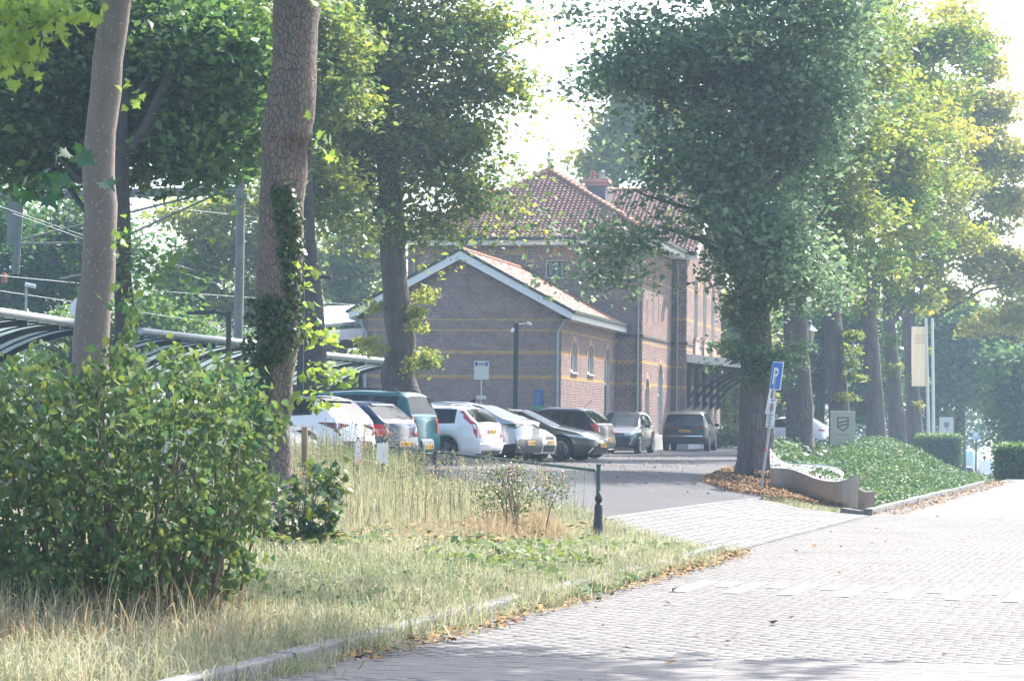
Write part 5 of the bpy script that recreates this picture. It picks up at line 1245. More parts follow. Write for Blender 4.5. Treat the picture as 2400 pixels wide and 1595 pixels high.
    # wheels
    def wheel(x, s_):
        wrt = bpy.data.objects.new('wheel', None); COL.objects.link(wrt); wrt.parent = root; wrt.location = (x, s_ * (W / 2 - .105), wr)
        m_ = MB(); m_.lathe([(wr * .68, -.10), (wr * .94, -.10), (wr, -.075), (wr, .075), (wr * .94, .10), (wr * .68, .10)], 28, axis='Y'); m_.build('tyre', M_tyre, wrt)
        m_ = MB(); o1 = s_ * .085; m_.lathe([(wr * .70, s_ * .10), (wr * .66, s_ * .097), (wr * .63, s_ * .05)], 28, axis='Y'); m_.lathe([(wr * .18, o1 - s_ * .02), (wr * .17, o1), (.01, o1)], 12, axis='Y')
        for k in range(spokes):
            t = 2 * math.pi * k / spokes + .3
            for dt in (-.09, .09): m_.bar((math.cos(t) * wr * .14, o1 - s_ * .01, math.sin(t) * wr * .14), (math.cos(t + dt) * wr * .67, o1 - s_ * .005, math.sin(t + dt) * wr * .67), .02, .030, up=(0, 1, 0))
        m_.build('rim', rim_m or M_rim, wrt)
    for xw in wheels:
        for s_ in (-1, 1): wheel(xw, s_)
    # surface helpers for lamps and trim
    def yat(x, z):
        r = ring(x)
        for j in range(1, NJ - 1):
            if r[j][1] <= z <= r[j + 1][1]: t = (z - r[j][1]) / max(1e-6, r[j + 1][1] - r[j][1]); return r[j][0] * (1 - t) + r[j + 1][0] * t
        return r[1][0]
    def xr(z):
        for x in X:
            if T(x) >= z: return x
        return X[0]
    def xf(z):
        for x in X[::-1]:
            if T(x) >= z: return x
        return X[-1]
    def spt(s, z, endk, side_, off=.008):
        x0 = xr(z) if endk == 'rear' else xf(z); sg = 1 if endk == 'rear' else -1
        if s <= 0: y = yat(x0, min(z, T(x0) - .01)) + s; return Vector((x0 + sh(x0, z) - sg * off, side_ * y, z))
        x = x0 + sg * s; return Vector((x + sh(x, z), side_ * (yat(x, z) + off), z))
    def lamp(cols, endk, m, nm):
        for side_ in (-1, 1):
            m_ = MB(); vs = []; nz = 5
            cs = []
            for i in range(len(cols) - 1):
                (s0, a0, b0), (s1, a1, b1) = cols[i], cols[i + 1]; q = max(1, int(abs(s1 - s0) / .05))
                for t in range(q): k = t / q; cs.append((s0 * (1 - k) + s1 * k, a0 * (1 - k) + a1 * k, b0 * (1 - k) + b1 * k))
            cs.append(cols[-1])
            for s, a, b_ in cs:
                for k in range(nz): vs.append(spt(s, a + (b_ - a) * k / (nz - 1), endk, side_, .010 if 0 < k < nz - 1 else .004))
            fs = [(i * nz + k, (i + 1) * nz + k, (i + 1) * nz + k + 1, i * nz + k + 1) for i in range(len(cs) - 1) for k in range(nz - 1)]
            m_.add(vs, fs, True); m_.build(nm, m, root)
    for cols in (tails or []): lamp(cols, 'rear', tail_m, 'taillight')
    for cols in (heads or []): lamp(cols, 'front', M_lens, 'headlight')
    def plate(endk, z, txt):
        x0 = (xr(z) + sh(xr(z), z)) if endk == 'rear' else (xf(z) + sh(xf(z), z)); sg = -1 if endk == 'rear' else 1
        pr = bpy.data.objects.new('number_plate', None); COL.objects.link(pr); pr.parent = root; pr.location = (x0 + sg * .04, 0, z)
        m_ = MB(); m_.box((-.008, -.26, -.055), (.008, .26, .055)); m_.build('plate', M_plate, pr, bevel=.004)
        m_ = MB(); ys = -.26 * sg; m_.box((sg * .008, min(ys, ys + sg * .045), -.055), (sg * .0095, max(ys, ys + sg * .045), .055)); m_.build('country_strip', M_plateb, pr)
        text(txt, .105, M_platet, pr, (sg * .010, .02 * sg, 0), (R(90), 0, R(90) * sg), 'plate_letters')
    if rear_plate: plate('rear', *rear_plate)
    if front_plate: plate('front', *front_plate)
    if mirror:
        for s_ in (-1, 1):
            x = wind[1] - .52; z = B(x) + .07; m_ = MB(); m_.cbox((x, s_ * (W / 2 + .10), z), (.10, .18, .12)); m_.cbox((x, s_ * (W / 2 + .005), z - .04), (.05, .08, .03)); m_.build('mirror', body if roofm is body else roofm, root, bevel=.03)
    for hx, hz in handles:
        for s_ in (-1, 1):
            m_ = MB(); y = yat(hx, hz); m_.cbox((hx, s_ * (y + .015), hz), (.17, .03, .028)); m_.build('door_handle', body, root, bevel=.008)
    # shut lines of the doors
    m_ = MB()
    for w_ in [(wins[k][1] + wins[k + 1][0]) / 2 for k in range(len(wins) - 1)] + [wind[1] - .42]:
        for s_ in (-1, 1):
            zs_ = np.linspace(gc + .12, B(w_) - .01, 8)
            for a, b_ in zip(zs_[:-1], zs_[1:]):
                if yat(w_, a) < W * .3: continue
                p_ = [Vector((w_ + dx, s_ * (yat(w_, z) + .0025), z)) for dx, z in ((-.004, a), (.004, a), (.004, b_), (-.004, b_))]; m_.quad(*p_)
    if m_.v: m_.build('shut_lines', M_well, root)
    if rails:
        for s_ in (-1, 1):
            x0, x1 = rails; y = ring((x0 + x1) / 2)[9][0] - .03; pts = [(x0, s_ * y, T(x0) - .02), (x0 + .12, s_ * y, T(x0 + .12) + .045)] + [(x, s_ * y, T(x) + .05) for x in np.linspace(x0 + .3, x1 - .3, 5)] + [(x1 - .12, s_ * y, T(x1 - .12) + .045), (x1, s_ * y, T(x1) - .02)]
            MB().tube(pts, .018, 6).build('roof_rail', extra and extra.get('rail_m') or M_chrome, root)
    ctx = dict(root=root, spt=spt, xr=xr, xf=xf, yat=yat, T=T, sh=sh, B=B, W=W, L=L)
    return ctx
def slab(ctx, nm, endk, z0, z1, w_, m, out=.012, w2=None):
    """flat trim piece following the rear or front face"""
    m_ = MB(); sg = -1 if endk == 'rear' else 1; fx = ctx['xr'] if endk == 'rear' else ctx['xf']; n = 7; vs = []
    for k, z in enumerate(np.linspace(z0, z1, 4)):
        ww = w_ + (w2 - w_) * k / 3 if w2 else w_
        for y in np.linspace(-ww / 2, ww / 2, n): x = fx(z); vs.append((x + ctx['sh'](x, z) + sg * (out - .03 * abs(y / ctx['W'] * 2) ** 3), y, z))
    m_.add(vs, [(r * n + i, r * n + i + 1, (r + 1) * n + i + 1, (r + 1) * n + i) for r in range(3) for i in range(n - 1)], True); return m_.build(nm, m, ctx['root'])
Wh = paint('white_car_paint', (.78, .79, .80)); Bk = paint('black_car_paint', (.004, .006, .011), .35, coat=.2); Te = paint('teal_car_paint', (.008, .085, .10), .3, .2, .5)
Nv = paint('navy_car_paint', (.010, .022, .065), .3, .0, .4); Sv = paint('silver_car_paint', (.30, .31, .35), .3, .6); Br = paint('bronze_car_paint', (.085, .075, .055), .3, .6); Gy = paint('dark_grey_car_paint', (.04, .046, .055), .25, .4)
def hatch(L, H, r0=.95, rr=.45, nose_z=.72, cowl=.95, wx=None):
    wx = wx or L - 1.15
    return [(0, r0), (.06, r0 + .05), (rr, H - .07), (rr + .25, H - .015), (L * .42, H), (L - 2.05, H - .035), (wx, cowl), (wx + .5, cowl - .08), (L - .25, nose_z + .05), (L, nose_z - .05)]
# 0 white car, nose towards the driveway, mostly behind the ivy trunk
car('hatchback_car', 'white hatchback half hidden by the ivy clad trunk, only its nose and windscreen showing', 'front', 716, 46.6, -22, 3.9, 1.7, 1.46, Wh, hatch(3.9, 1.46), [(0, .9), (2.5, .9), (3.9, .75)], (.65, 3.15), [(.6, 1.4), (1.5, 2.45)], (1.9, 2.75), (.06, .45), heads=[[(-.25, .58, .72), (.0, .60, .76), (.35, .66, .80)]], front_plate=(.42, 'SX-318-B'))
# 1 white crossover with black roof
c_ = car('crossover_car', 'white crossover with black roof and dark red taillights, right of the ivy trunk', 'rear', 838, 50.3, 153, 4.2, 1.80, 1.57, Wh, [(0, 1.02), (.05, 1.06), (.50, 1.46), (.75, 1.54), (1.7, 1.57), (2.3, 1.53), (3.15, 1.07), (3.9, .95), (4.2, .78)], [(0, 1.04), (.6, 1.10), (2.2, 1.0), (4.2, .86)], (.78, 3.38),
    [(.62, 1.35), (1.42, 2.2), (2.27, 3.0)], (2.35, 3.15), (.07, .50), wr=.34, gc=.22, roofm=mat('gloss_black_roof', (.012, .013, .016), .15, coat=1), tail_m=M_redd, clad=True, bumper_m=Wh, glassm=M_carglassd, handles=((1.5, .93),),
    tails=[[(-.42, .92, .96), (-.2, .88, .97), (-.02, .84, .98), (.05, .84, .98), (.28, .93, .99), (.42, .97, .985)], [(-.12, .70, .74), (-.05, .72, .86), (.0, .76, .86), (.06, .80, .86)]], rear_plate=(.50, 'P-813-RK'), blackband=lambda x, j: j >= 8 and .03 < x < 3.2)
slab(c_, 'lower_bumper', 'rear', .26, .60, 1.25, M_plast); slab(c_, 'spoiler', 'rear', 1.44, 1.50, 1.15, M_plast, .05)
m_ = MB(); m_.lathe([(.035, -.012), (.035, .0)], 8, (c_['xr'](.95) + c_['sh'](c_['xr'](.95), .95) - .008, 0, .95), axis='X'); m_.build('badge', M_chrome, c_['root'])
# 2 navy hatchback
c_ = car('hatchback_car', 'dark blue hatchback with a bright red taillight, between the white crossover and the teal van', 'rear', 944, 53.2, 153, 4.03, 1.72, 1.47, Nv, hatch(4.03, 1.47, .98, .55), [(0, .98), (.6, .97), (2.5, .88), (4.03, .78)], (.72, 3.26), [(.75, 1.6), (1.68, 2.75)], (2.0, 2.9), (.10, .55), gc=.2, handles=((1.75, .82),),
    tails=[[(-.14, .72, .80), (-.02, .68, .92), (.06, .68, .95), (.22, .74, .96), (.34, .86, .95)]], rear_plate=(.52, 'GJ-406-T'))
slab(c_, 'spoiler', 'rear', 1.37, 1.42, 1.0, Nv, .05)
# 3 teal MPV
c_ = car('van_car', 'teal high roofed family van with dark roof rails next to the white estate', 'rear', 1000, 56.2, 156, 4.25, 1.76, 1.74, Te, [(0, 1.12), (.03, 1.2), (.22, 1.64), (.42, 1.71), (1.6, 1.75), (2.6, 1.70), (3.35, 1.12), (3.9, 1.0), (4.25, .80)], [(0, 1.12), (2.6, 1.08), (4.25, .9)], (.72, 3.42), [(.42, 1.05), (1.2, 2.05), (2.15, 3.0)], (2.5, 3.35), (.03, .22), gc=.2, handles=((1.3, .98), (2.2, .98)), rails=(.45, 2.6), extra={'rail_m': M_plast},
    tails=[[(-.12, .70, 1.10), (-.01, .68, 1.14), (.05, .70, 1.14)]], rear_plate=(.44, '87-TX-JB'), tail_m=M_red)
slab(c_, 'bumper_pad', 'rear', .42, .62, .62, mat('grey_pad', (.12, .16, .18), .6), .03); slab(c_, 'rear_trim', 'rear', .62, .66, 1.5, M_plast, .02)
# 4 white estate
c_ = car('estate_car', 'white estate car with tall red taillights and silver roof rails, right of the teal van', 'rear', 1152, 58.0, 158, 4.52, 1.77, 1.44, Wh, [(0, .98), (.05, 1.02), (.42, 1.36), (.62, 1.41), (1.8, 1.44), (2.5, 1.41), (3.35, .98), (4.1, .86), (4.52, .70)], [(0, .98), (.7, .95), (2.5, .90), (4.52, .78)], (.86, 3.55), [(.62, 1.35), (1.45, 2.2), (2.3, 3.1)], (2.5, 3.35), (.05, .42), wr=.325, handles=((1.6, .84), (2.4, .84)), rails=(.7, 2.7), spokes=9,
    tails=[[(-.13, .66, .74), (-.03, .64, .92), (.03, .64, 1.16), (.05, .66, 1.30), (.11, .78, 1.30), (.15, .98, 1.28)]], rear_plate=(.80, '6-XKL-27'))
slab(c_, 'bumper_step', 'rear', .50, .53, 1.6, Wh, .05); slab(c_, 'exhaust_trim', 'rear', .24, .34, 1.2, M_plast, .01)
# 5 grey coupe crossover, two tone
c_ = car('crossover_car', 'grey coupe shaped crossover with dark roof and slim dark taillights, right of the white estate', 'rear', 1240, 61.0, 157, 4.6, 1.88, 1.56, Sv, [(0, 1.05), (.12, 1.09), (.35, 1.14), (1.05, 1.46), (1.5, 1.54), (2.2, 1.56), (2.7, 1.52), (3.6, 1.06), (4.2, .97), (4.6, .8)], [(0, 1.04), (.9, 1.08), (2.6, 1.0), (4.6, .86)], (.86, 3.62), [(.98, 1.7), (1.78, 2.6), (2.68, 3.3)], (2.75, 3.6), (.36, 1.05), wr=.36, gc=.22,
    roofm=mat('gloss_dark_roof', (.03, .033, .045), .15, coat=1), clad=True, bumper_m=Sv, tail_m=mat('smoked_lens', (.015, .012, .016), .08, coat=1), glassm=M_carglassd, rglass=M_carglassd, handles=((1.9, .95),),
    tails=[[(-.5, .99, 1.01), (-.2, .93, 1.0), (.0, .88, 1.0), (.12, .90, 1.0), (.30, .97, 1.0)]], rear_plate=(.52, 'X-142-ND'), blackband=lambda x, j: j >= 8 and .9 < x < 3.6)
slab(c_, 'lower_bumper', 'rear', .26, .62, 1.75, M_plast, .03); slab(c_, 'spoiler', 'rear', 1.0, 1.05, 1.4, Sv, .06)
m_ = MB(); m_.box((.4, -.02, .28), (1.6, .02, .30)); m_.build('exhaust', M_chrome, c_['root'])
m_ = MB(); m_.add([(1.5, 0, c_['T'](1.5) + .01), (1.68, .03, c_['T'](1.68)), (1.68, -.03, c_['T'](1.68)), (1.52, 0, c_['T'](1.5) + .09)], [(0, 1, 3), (1, 2, 3), (2, 0, 3)]); m_.build('fin_aerial', M_plast, c_['root'])
# 6 small white car
c_ = car('city_car', 'small white city car, only its nose showing behind the grey crossover', 'front', 1289, 63.2, -20, 3.45, 1.62, 1.46, Wh, [(0, .95), (.06, 1.0), (.4, 1.40), (.6, 1.45), (1.3, 1.46), (1.8, 1.42), (2.6, .96), (3.1, .86), (3.45, .68)], [(0, .9), (2.0, .88), (3.45, .74)], (.55, 2.88), [(.6, 1.3), (1.4, 2.2)], (1.75, 2.6), (.06, .4), wr=.29,
    heads=[[(-.16, .60, .72), (.0, .60, .80), (.25, .66, .86)]], front_plate=(.52, '54-RZ-HL'))
slab(c_, 'upper_grille', 'front', .60, .68, .62, M_plast); slab(c_, 'lower_grille', 'front', .27, .44, .95, M_plast)
# 7 bronze hatchback
c_ = car('hatchback_car', 'bronze brown hatchback with silver wheels parked nose out, half in front of the black hatchback', 'front', 1412, 65.6, -21, 4.37, 1.79, 1.42, Br, [(0, .98), (.05, 1.02), (.5, 1.33), (.75, 1.39), (1.6, 1.42), (2.2, 1.39), (3.2, .94), (3.9, .80), (4.37, .60)], [(0, .96), (2.0, .88), (3.4, .80), (4.37, .66)], (.82, 3.46), [(.8, 1.55), (1.63, 2.7)], (2.2, 3.2), (.08, .5), wr=.325, spokes=8, gc=.17,
    heads=[[(-.30, .58, .64), (-.1, .58, .68), (.05, .60, .71), (.45, .68, .74)]], front_plate=(.44, 'L-290-TV'), handles=((1.7, .80),))
slab(c_, 'grille', 'front', .24, .42, 1.25, M_plast, .012, .85); slab(c_, 'badge_bar', 'front', .60, .63, .7, M_plast, .016)
m_ = MB(); [m_.bar((c_['xf'](.4) - .12, s_ * .78, .24), (c_['xf'](.4) - .03, s_ * .62, .40), .03, .04) for s_ in (-1, 1)]; m_.build('fog_lamp_trim', M_chrome, c_['root'])
# 8 black hatchback behind it
c_ = car('hatchback_car', 'black hatchback with red and white taillight and a short aerial, behind the bronze one', 'rear', 1424, 70.2, 158, 3.95, 1.70, 1.50, Bk, hatch(3.95, 1.50, .98, .5), [(0, .96), (.5, .95), (2.5, .86), (3.95, .8)], (.68, 3.2), [(.72, 1.5), (1.6, 2.65)], (1.95, 2.8), (.08, .5), handles=((1.7, .84),),
    tails=[[(-.12, .74, .82), (-.02, .72, 1.02), (.08, .78, 1.04), (.2, .92, 1.04)]], rear_plate=(.56, 'HN-662-X'))
MB().tube([(.75, 0, 1.49), (.5, 0, 1.72)], .006, 4).build('aerial', M_plast, c_['root'])
# 9 grey city car facing the camera
c_ = car('city_car', 'small dark grey car facing the camera with a white paper behind its windscreen', 'front', 1440, 84.0, -104, 3.6, 1.66, 1.50, Gy, [(0, 1.0), (.06, 1.05), (.4, 1.42), (.6, 1.48), (1.4, 1.50), (1.9, 1.46), (2.7, .98), (3.2, .90), (3.6, .72)], [(0, .98), (2.0, .92), (3.6, .80)], (.58, 2.98), [(.62, 1.35), (1.45, 2.35)], (1.85, 2.7), (.06, .4), wr=.31, glassm=M_carglass,
    heads=[[(-.18, .62, .72), (.0, .64, .80), (.3, .74, .86)]], front_plate=None)
slab(c_, 'grille', 'front', .30, .58, .9, M_plast, .012, 1.15); m_ = MB()
for s_ in (-1, 1): m_.bar((c_['xf'](.5) + .0, s_ * .55, .30), (c_['xf'](.5) + .0, s_ * .72, .60), .03, .05)
m_.build('grille_trim', M_lens, c_['root'])
m_ = MB(); m_.quad((2.42, -.2, 1.0), (2.42, .45, 1.0), (2.05, .45, 1.28), (2.05, -.2, 1.28)); m_.build('sunshade', M_wood, c_['root'])
# 10 black SUV seen from behind
c_ = car('crossover_car', 'black crossover seen from behind beside the station wall, yellow plate between dark taillights', 'rear', 1604, 95.0, 79.5, 4.45, 1.86, 1.60, Bk, [(0, 1.05), (.05, 1.08), (.42, 1.48), (.7, 1.57), (1.7, 1.60), (2.4, 1.56), (3.3, 1.08), (4.0, .98), (4.45, .82)], [(0, 1.06), (2.4, 1.0), (4.45, .9)], (.86, 3.54), [(.7, 1.4), (1.48, 2.35), (2.42, 3.1)], (2.45, 3.3), (.06, .42), wr=.35, gc=.24, clad=True, tail_m=M_redd, rglass=M_carglassd, handles=((1.6, .95),),
    tails=[[(-.44, .90, .99), (-.2, .88, 1.0), (.0, .88, 1.02), (.2, .94, 1.03)]], rear_plate=(.80, 'N-647-PZ'))
slab(c_, 'chrome_strip', 'rear', .585, .61, 1.5, M_chrome, .05); slab(c_, 'lower_bumper', 'rear', .28, .58, 1.7, M_plast, .035); slab(c_, 'spoiler', 'rear', 1.46, 1.52, 1.25, Bk, .06)
for s_ in (-1, 1): m_ = MB(); m_.box((-.045, s_ * .72 - .06, .47), (-.03, s_ * .72 + .06, .55)); m_.build('reflector', M_red, c_['root'])
# 11 white car behind the limes
c_ = car('hatchback_car', 'white car with a slim red taillight glimpsed between the second lime and the beige sign', 'rear', 1940, 108, 158, 4.3, 1.8, 1.46, Wh, hatch(4.3, 1.46, 1.0, .6), [(0, .98), (2.5, .92), (4.3, .8)], (.75, 3.4), [(.75, 1.6), (1.68, 2.8)], (2.1, 3.1), (.08, .6), glassm=M_carglassd, rglass=M_carglassd, tails=[[(-.4, .84, .90), (0, .82, .92), (.2, .86, .92)]], rear_plate=(.55, 'TK-055-G'))
# 12.. far vans by the side street
vt = [(0, 1.5), (.03, 1.6), (.12, 1.85), (.3, 1.92), (2.8, 1.95), (3.6, 1.88), (4.3, 1.2), (4.7, 1.05), (4.9, .8)]
c_ = car('delivery_van', 'white delivery van seen from behind, far down the side street', 'rear', 2313, 196, 70, 4.9, 1.62, 1.95, Wh, vt, [(0, 1.3), (3, 1.25), (4.9, .95)], (.9, 3.9), [(3.1, 4.0), (4.02, 4.05)], (3.6, 4.3), (.031, .10), rglass=Wh, tails=[[(-.08, .7, 1.1), (0, .7, 1.1), (.05, .7, 1.1)]], rear_plate=(.60, 'V-95-LJD'))
slab(c_, 'bumper', 'rear', .3, .5, 1.5, M_plast, .03)
c_ = car('delivery_van', 'pale green van mostly hidden by the clipped hedge, left of the white van', 'rear', 2290, 205, 150, 4.9, 1.75, 1.95, mat('pale_green_paint', (.42, .60, .56), .35, coat=1), vt, [(0, 1.3), (3, 1.25), (4.9, .95)], (.9, 3.9), [(3.1, 4.0), (4.02, 4.05)], (3.6, 4.3), (.031, .10), rglass=Wh)
c_ = car('hatchback_car', 'dark car between the clipped hedge and the far white van', 'rear', 2262, 188, 80, 4.0, 1.7, 1.46, Gy, hatch(4.0, 1.46), [(0, .95), (2.5, .88), (4.0, .8)], (.7, 3.2), [(.7, 1.5), (1.6, 2.6)], (2.0, 2.9), (.08, .45), tails=[[(-.12, .75, .95), (0, .75, .95), (.1, .8, .95)]])
# ================================================================ STREET FURNITURE
M_green = mat('fence_green', (.018, .055, .045), .45)
M_iron = mat('black_iron', (.018, .022, .028), .38, var=.1, scale=8)
M_steel = mat('galvanised', (.36, .38, .39), .5, metal=.5, var=.12, scale=6)
M_galv = mat('gantry_steel', (.15, .17, .155), .7, var=.2, scale=2)
M_sw = mat('sign_white', (.78, .78, .76), .5)
M_sblue = mat('parking_blue', (.015, .13, .50), .45)
M_dksteel = mat('shed_steel', (.014, .018, .022), .5)
M_shglass = mat('shed_glass', (.16, .20, .195), .25, var=.15, scale=2, trans=.55)
# bollard
bb = G(1402, 1268); b = empty('bollard', bb, 0, 'black cast iron bollard with a pointed acorn top at the fence end', 'bollard')
MB().lathe([(.10, -.1), (.10, .12), (.09, .14), (.086, .30), (.076, .33), (.072, .56), (.068, .60), (.060, .625), (.042, .64)], 18).build('shaft', M_iron, b)
MB().lathe([(.042, .64), (.048, .665), (.066, .70), (.066, .73), (.045, .79), (.018, .835), (.003, .85)], 18).build('finial', M_iron, b)
b.scale = [118 / F_PX * bb.y / .85] * 3
# wire fence with a tubular top rail
p0 = P(1403, 1090, 39.6); p1 = P(1022, 1057, 46.0); p2 = P(980, 1052, 46.8)
fl = empty('wire_fence', (p0.x, p0.y, g(p0.x, p0.y)), 0, 'low green wire mesh fence with a tubular top rail behind the dry grass', 'fence'); fr = fl.location
top0 = P(1392, 1101, 39.8); top1 = P(1022, 1058, 46.0); top2 = P(880, 1042, 48.0); top3 = P(700, 1030, 49.0)
MB().tube([(p0.x, p0.y, g(p0.x, p0.y) - .1), p0], .036, 12).build('post', M_green, fl, rel=fr)
for q in (top1, top2, top3): MB().bar((q.x, q.y + .03, g(q.x, q.y) - .1), (q.x, q.y + .03, q.z + .02), .05, .05).build('post', M_green, fl, rel=fr)
MB().tube([top0, top1, top2], .026, 10).build('top_rail', M_green, fl, rel=fr)
MB().cbox(p0 + Vector((0, 0, .005)), (.085, .085, .03)).build('post_cap', M_green, fl, rel=fr)
ms = MB(); segs = [(top0, top1), (top1, top2)]
for a, b_ in segs:
    Ln = (b_.xy - a.xy).length; n = int(Ln / .075)
    for k in range(-10, n + 10):
        for s_ in (1, -1):
            u0, u1 = k * .075, k * .075 + s_ * .62; h0, h1 = -.03, -.70
            if u1 < 0 and u0 < 0 or u0 > Ln and u1 > Ln: continue
            def cl(u, h, uo, ho):
                if u < 0: t = (0 - uo) / (u - uo); return 0, ho + (h - ho) * t
                if u > Ln: t = (Ln - uo) / (u - uo); return Ln, ho + (h - ho) * t
                return u, h
            q0 = cl(u0, h0, u1, h1); q1 = cl(u1, h1, u0, h0); A = a.lerp(b_, q0[0] / Ln); B_ = a.lerp(b_, q1[0] / Ln)
            ms.tube([A + Vector((0, 0, q0[1])), B_ + Vector((0, 0, q1[1]))], .0022, 3, cap=False)
ms.build('wire_mesh', mat('mesh_wire', (.34, .38, .36), .5, metal=.4), fl, rel=fr, kind='stuff')
# wooden post by the ivy trunk
w_ = P(714, 1000, 36.5); wp = empty('wooden_post', (w_.x, w_.y, g(w_.x, w_.y)), 0, 'short weathered wooden post in the grass right of the ivy clad trunk', 'post'); m_ = MB(); H_ = w_.z - g(w_.x, w_.y)
m_.tube([(0, 0, -.05), (.01, 0, H_ * .5), (0, 0, H_)], [.055, .053, .05], 10); o = m_.build('post', mat('weathered_wood', (.27, .20, .13), .9, var=.3, scale=8, stretch=(1, 1, .2)), wp)
# two small notices on the fence
def board(name, label, c, w, h, yaw=0, m=None, depth=.012, cat='sign', group=None):
    r = empty(name, c, yaw, label, cat, group); MB().box((-w / 2, -depth, -h / 2), (w / 2, 0, h / 2)).build('panel', m or M_sw, r, bevel=.003); return r
M_ored = mat('sign_red', (.65, .04, .03), .5); M_blk = mat('sign_black', (.03, .03, .03), .6)
r = board('warning_notice', 'narrow white notice with a red circle and red blocks among the weeds', P(839, 1057, 40), .11, .41, R(20))
def ringm(R0, R1, cx_, cz, y, n=24, sx=1.):
    m_ = MB(); vs = [(cx_ + math.cos(2 * math.pi * k / n) * q * sx, y, cz + math.sin(2 * math.pi * k / n) * q) for k in range(n) for q in (R0, R1)]
    return m_.add(vs, [(2 * k, 2 * k + 1, (2 * k + 3) % (2 * n), (2 * k + 2) % (2 * n)) for k in range(n)])
m_ = ringm(.115, .128, 0, .07, -.014, sx=.36); m_.box((-.045, -.015, -.10), (.045, -.013, -.092)); m_.box((-.045, -.015, -.20), (.045, -.013, -.19)); m_.box((-.045, -.0151, -.14), (.045, -.0131, -.13)); m_.box((-.045, -.0152, -.19), (-.03, -.0132, -.14)); m_.box((.03, -.0152, -.19), (.045, -.0132, -.14)); m_.cbox((0, -.015, .07), (.014, .002, .03)); m_.build('print', M_ored, r)
q = r.location; MB().bar((.0, .02, g(q.x, q.y) - q.z), (0, .02, .24), .035, .03).build('post', M_dksteel, r)
r = board('paper_notice', 'blank looking white notice board among the tall weeds, right of the red circle notice', P(896, 1062, 40.3), .19, .34, R(4)); m_ = MB()
for k in range(5): m_.box((.03, -.0142, .08 - k * .045), (.075, -.0132, .086 - k * .045))
m_.build('print', mat('faint_print', (.5, .5, .5), .6), r); q = r.location; MB().bar((0, .02, g(q.x, q.y) - q.z), (0, .02, .16), .03, .03).build('post', M_dksteel, r)
# parking sign
pb = G(1783, 1150); d_ = pb.y; top = P(1822, 862, d_)
ps = empty('parking_sign', pb, 0, 'leaning parking sign post, blue P plate above a white plate', 'sign'); rl = ps.location
ax = (top - pb).normalized(); MB().tube([pb - ax * .1, top + ax * .0], .03, 10).build('post', M_steel, ps, rel=rl)
def tplate(nm, c, w, h, yaw, m, th=.012, off=0):
    """plate standing along the leaning post"""
    sx = Vector((math.cos(yaw), math.sin(yaw), 0)); sx = (sx - ax * sx.dot(ax)).normalized(); ny = ax.cross(sx); ny = ny if ny.y < 0 else -ny; c = c + ny * (.035 + off)
    m_ = MB(); vs = [c + sx * (i * w / 2) + ax * (k * h / 2) + ny * j for j in (0, th) for i, k in ((-1, -1), (1, -1), (1, 1), (-1, 1))]
    m_.add(vs, [(0, 1, 2, 3), (7, 6, 5, 4), (0, 4, 5, 1), (1, 5, 6, 2), (2, 6, 7, 3), (3, 7, 4, 0)]); m_.build(nm, m, ps, rel=rl); return c, sx, ny
yw = R(-62)
c0 = pb.lerp(top, .90) + Vector((.03, 0, 0)); HP = (top - pb).length
cP = P(1824, 881, d_); tplate('border', cP, .40, .60, yw, M_sw); c2, sx, ny = tplate('blue_plate', cP, .365, .565, yw, M_sblue, off=.013, th=.003)
def flat(nm, polys, m, c, off=.02):
    m_ = MB()
    for pl in polys: m_.quad(*[c + sx * x + ax * z + ny * off for x, z in pl])
    m_.build(nm, m, ps, rel=rl)
bowl = [(.10 * math.cos(t), .075 + .095 * math.sin(t)) for t in np.linspace(-math.pi / 2, math.pi / 2, 10)]; inn = [(.055 * math.cos(t), .075 + .045 * math.sin(t)) for t in np.linspace(-math.pi / 2, math.pi / 2, 10)]
pl = [[(-.085, -.18), (-.035, -.18), (-.035, .17), (-.085, .17)], [(-.035, -.02), (.01, -.02), (.01, .03), (-.035, .03)], [(-.035, .12), (.01, .12), (.01, .17), (-.035, .17)]] + [[(bowl[i][0] + .01, bowl[i][1]), (bowl[i + 1][0] + .01, bowl[i + 1][1]), (inn[i + 1][0] + .01, inn[i + 1][1]), (inn[i][0] + .01, inn[i][1])] for i in range(9)]
if sx.x < 0: sx = -sx
flat('letter_p', pl, M_sw, c2, .022)
cW = P(1811, 968, d_); c3, _, _ = tplate('lower_plate', cW, .27, .62, yw, M_sw)
flat('print', [[(-.115, .27), (.115, .27), (.115, .285), (-.115, .285)], [(-.115, -.285), (.115, -.285), (.115, -.27), (-.115, -.27)]] + [[(-.09, -.05 - k * .045), (.08 - (k % 2) * .03, -.05 - k * .045), (.08 - (k % 2) * .03, -.035 - k * .045), (-.09, -.035 - k * .045)] for k in range(5)], M_blk, c3, .016)
n_ = 20; flat('red_disc', [[(math.cos(2 * math.pi * k / n_) * .07, .12 + math.sin(2 * math.pi * k / n_) * .10) for k in range(n_)]], mat('faded_red', (.40, .16, .16), .6), c3, .015)
m_ = MB(); bs_ = P(1800, 905, d_); m_.tube([P(1808, 912, d_) + ny * .02, P(1797, 970, d_) + ny * .02], .022, 8); m_.build('bright_sleeve', mat('bright_zinc', (.70, .73, .72), .4, metal=.2), ps, rel=rl)
m_ = MB(); m_.lathe([(.04, -.02), (.04, .02)], 10, P(1794, 1053, d_)); m_.build('clamp', M_ored, ps, rel=rl)
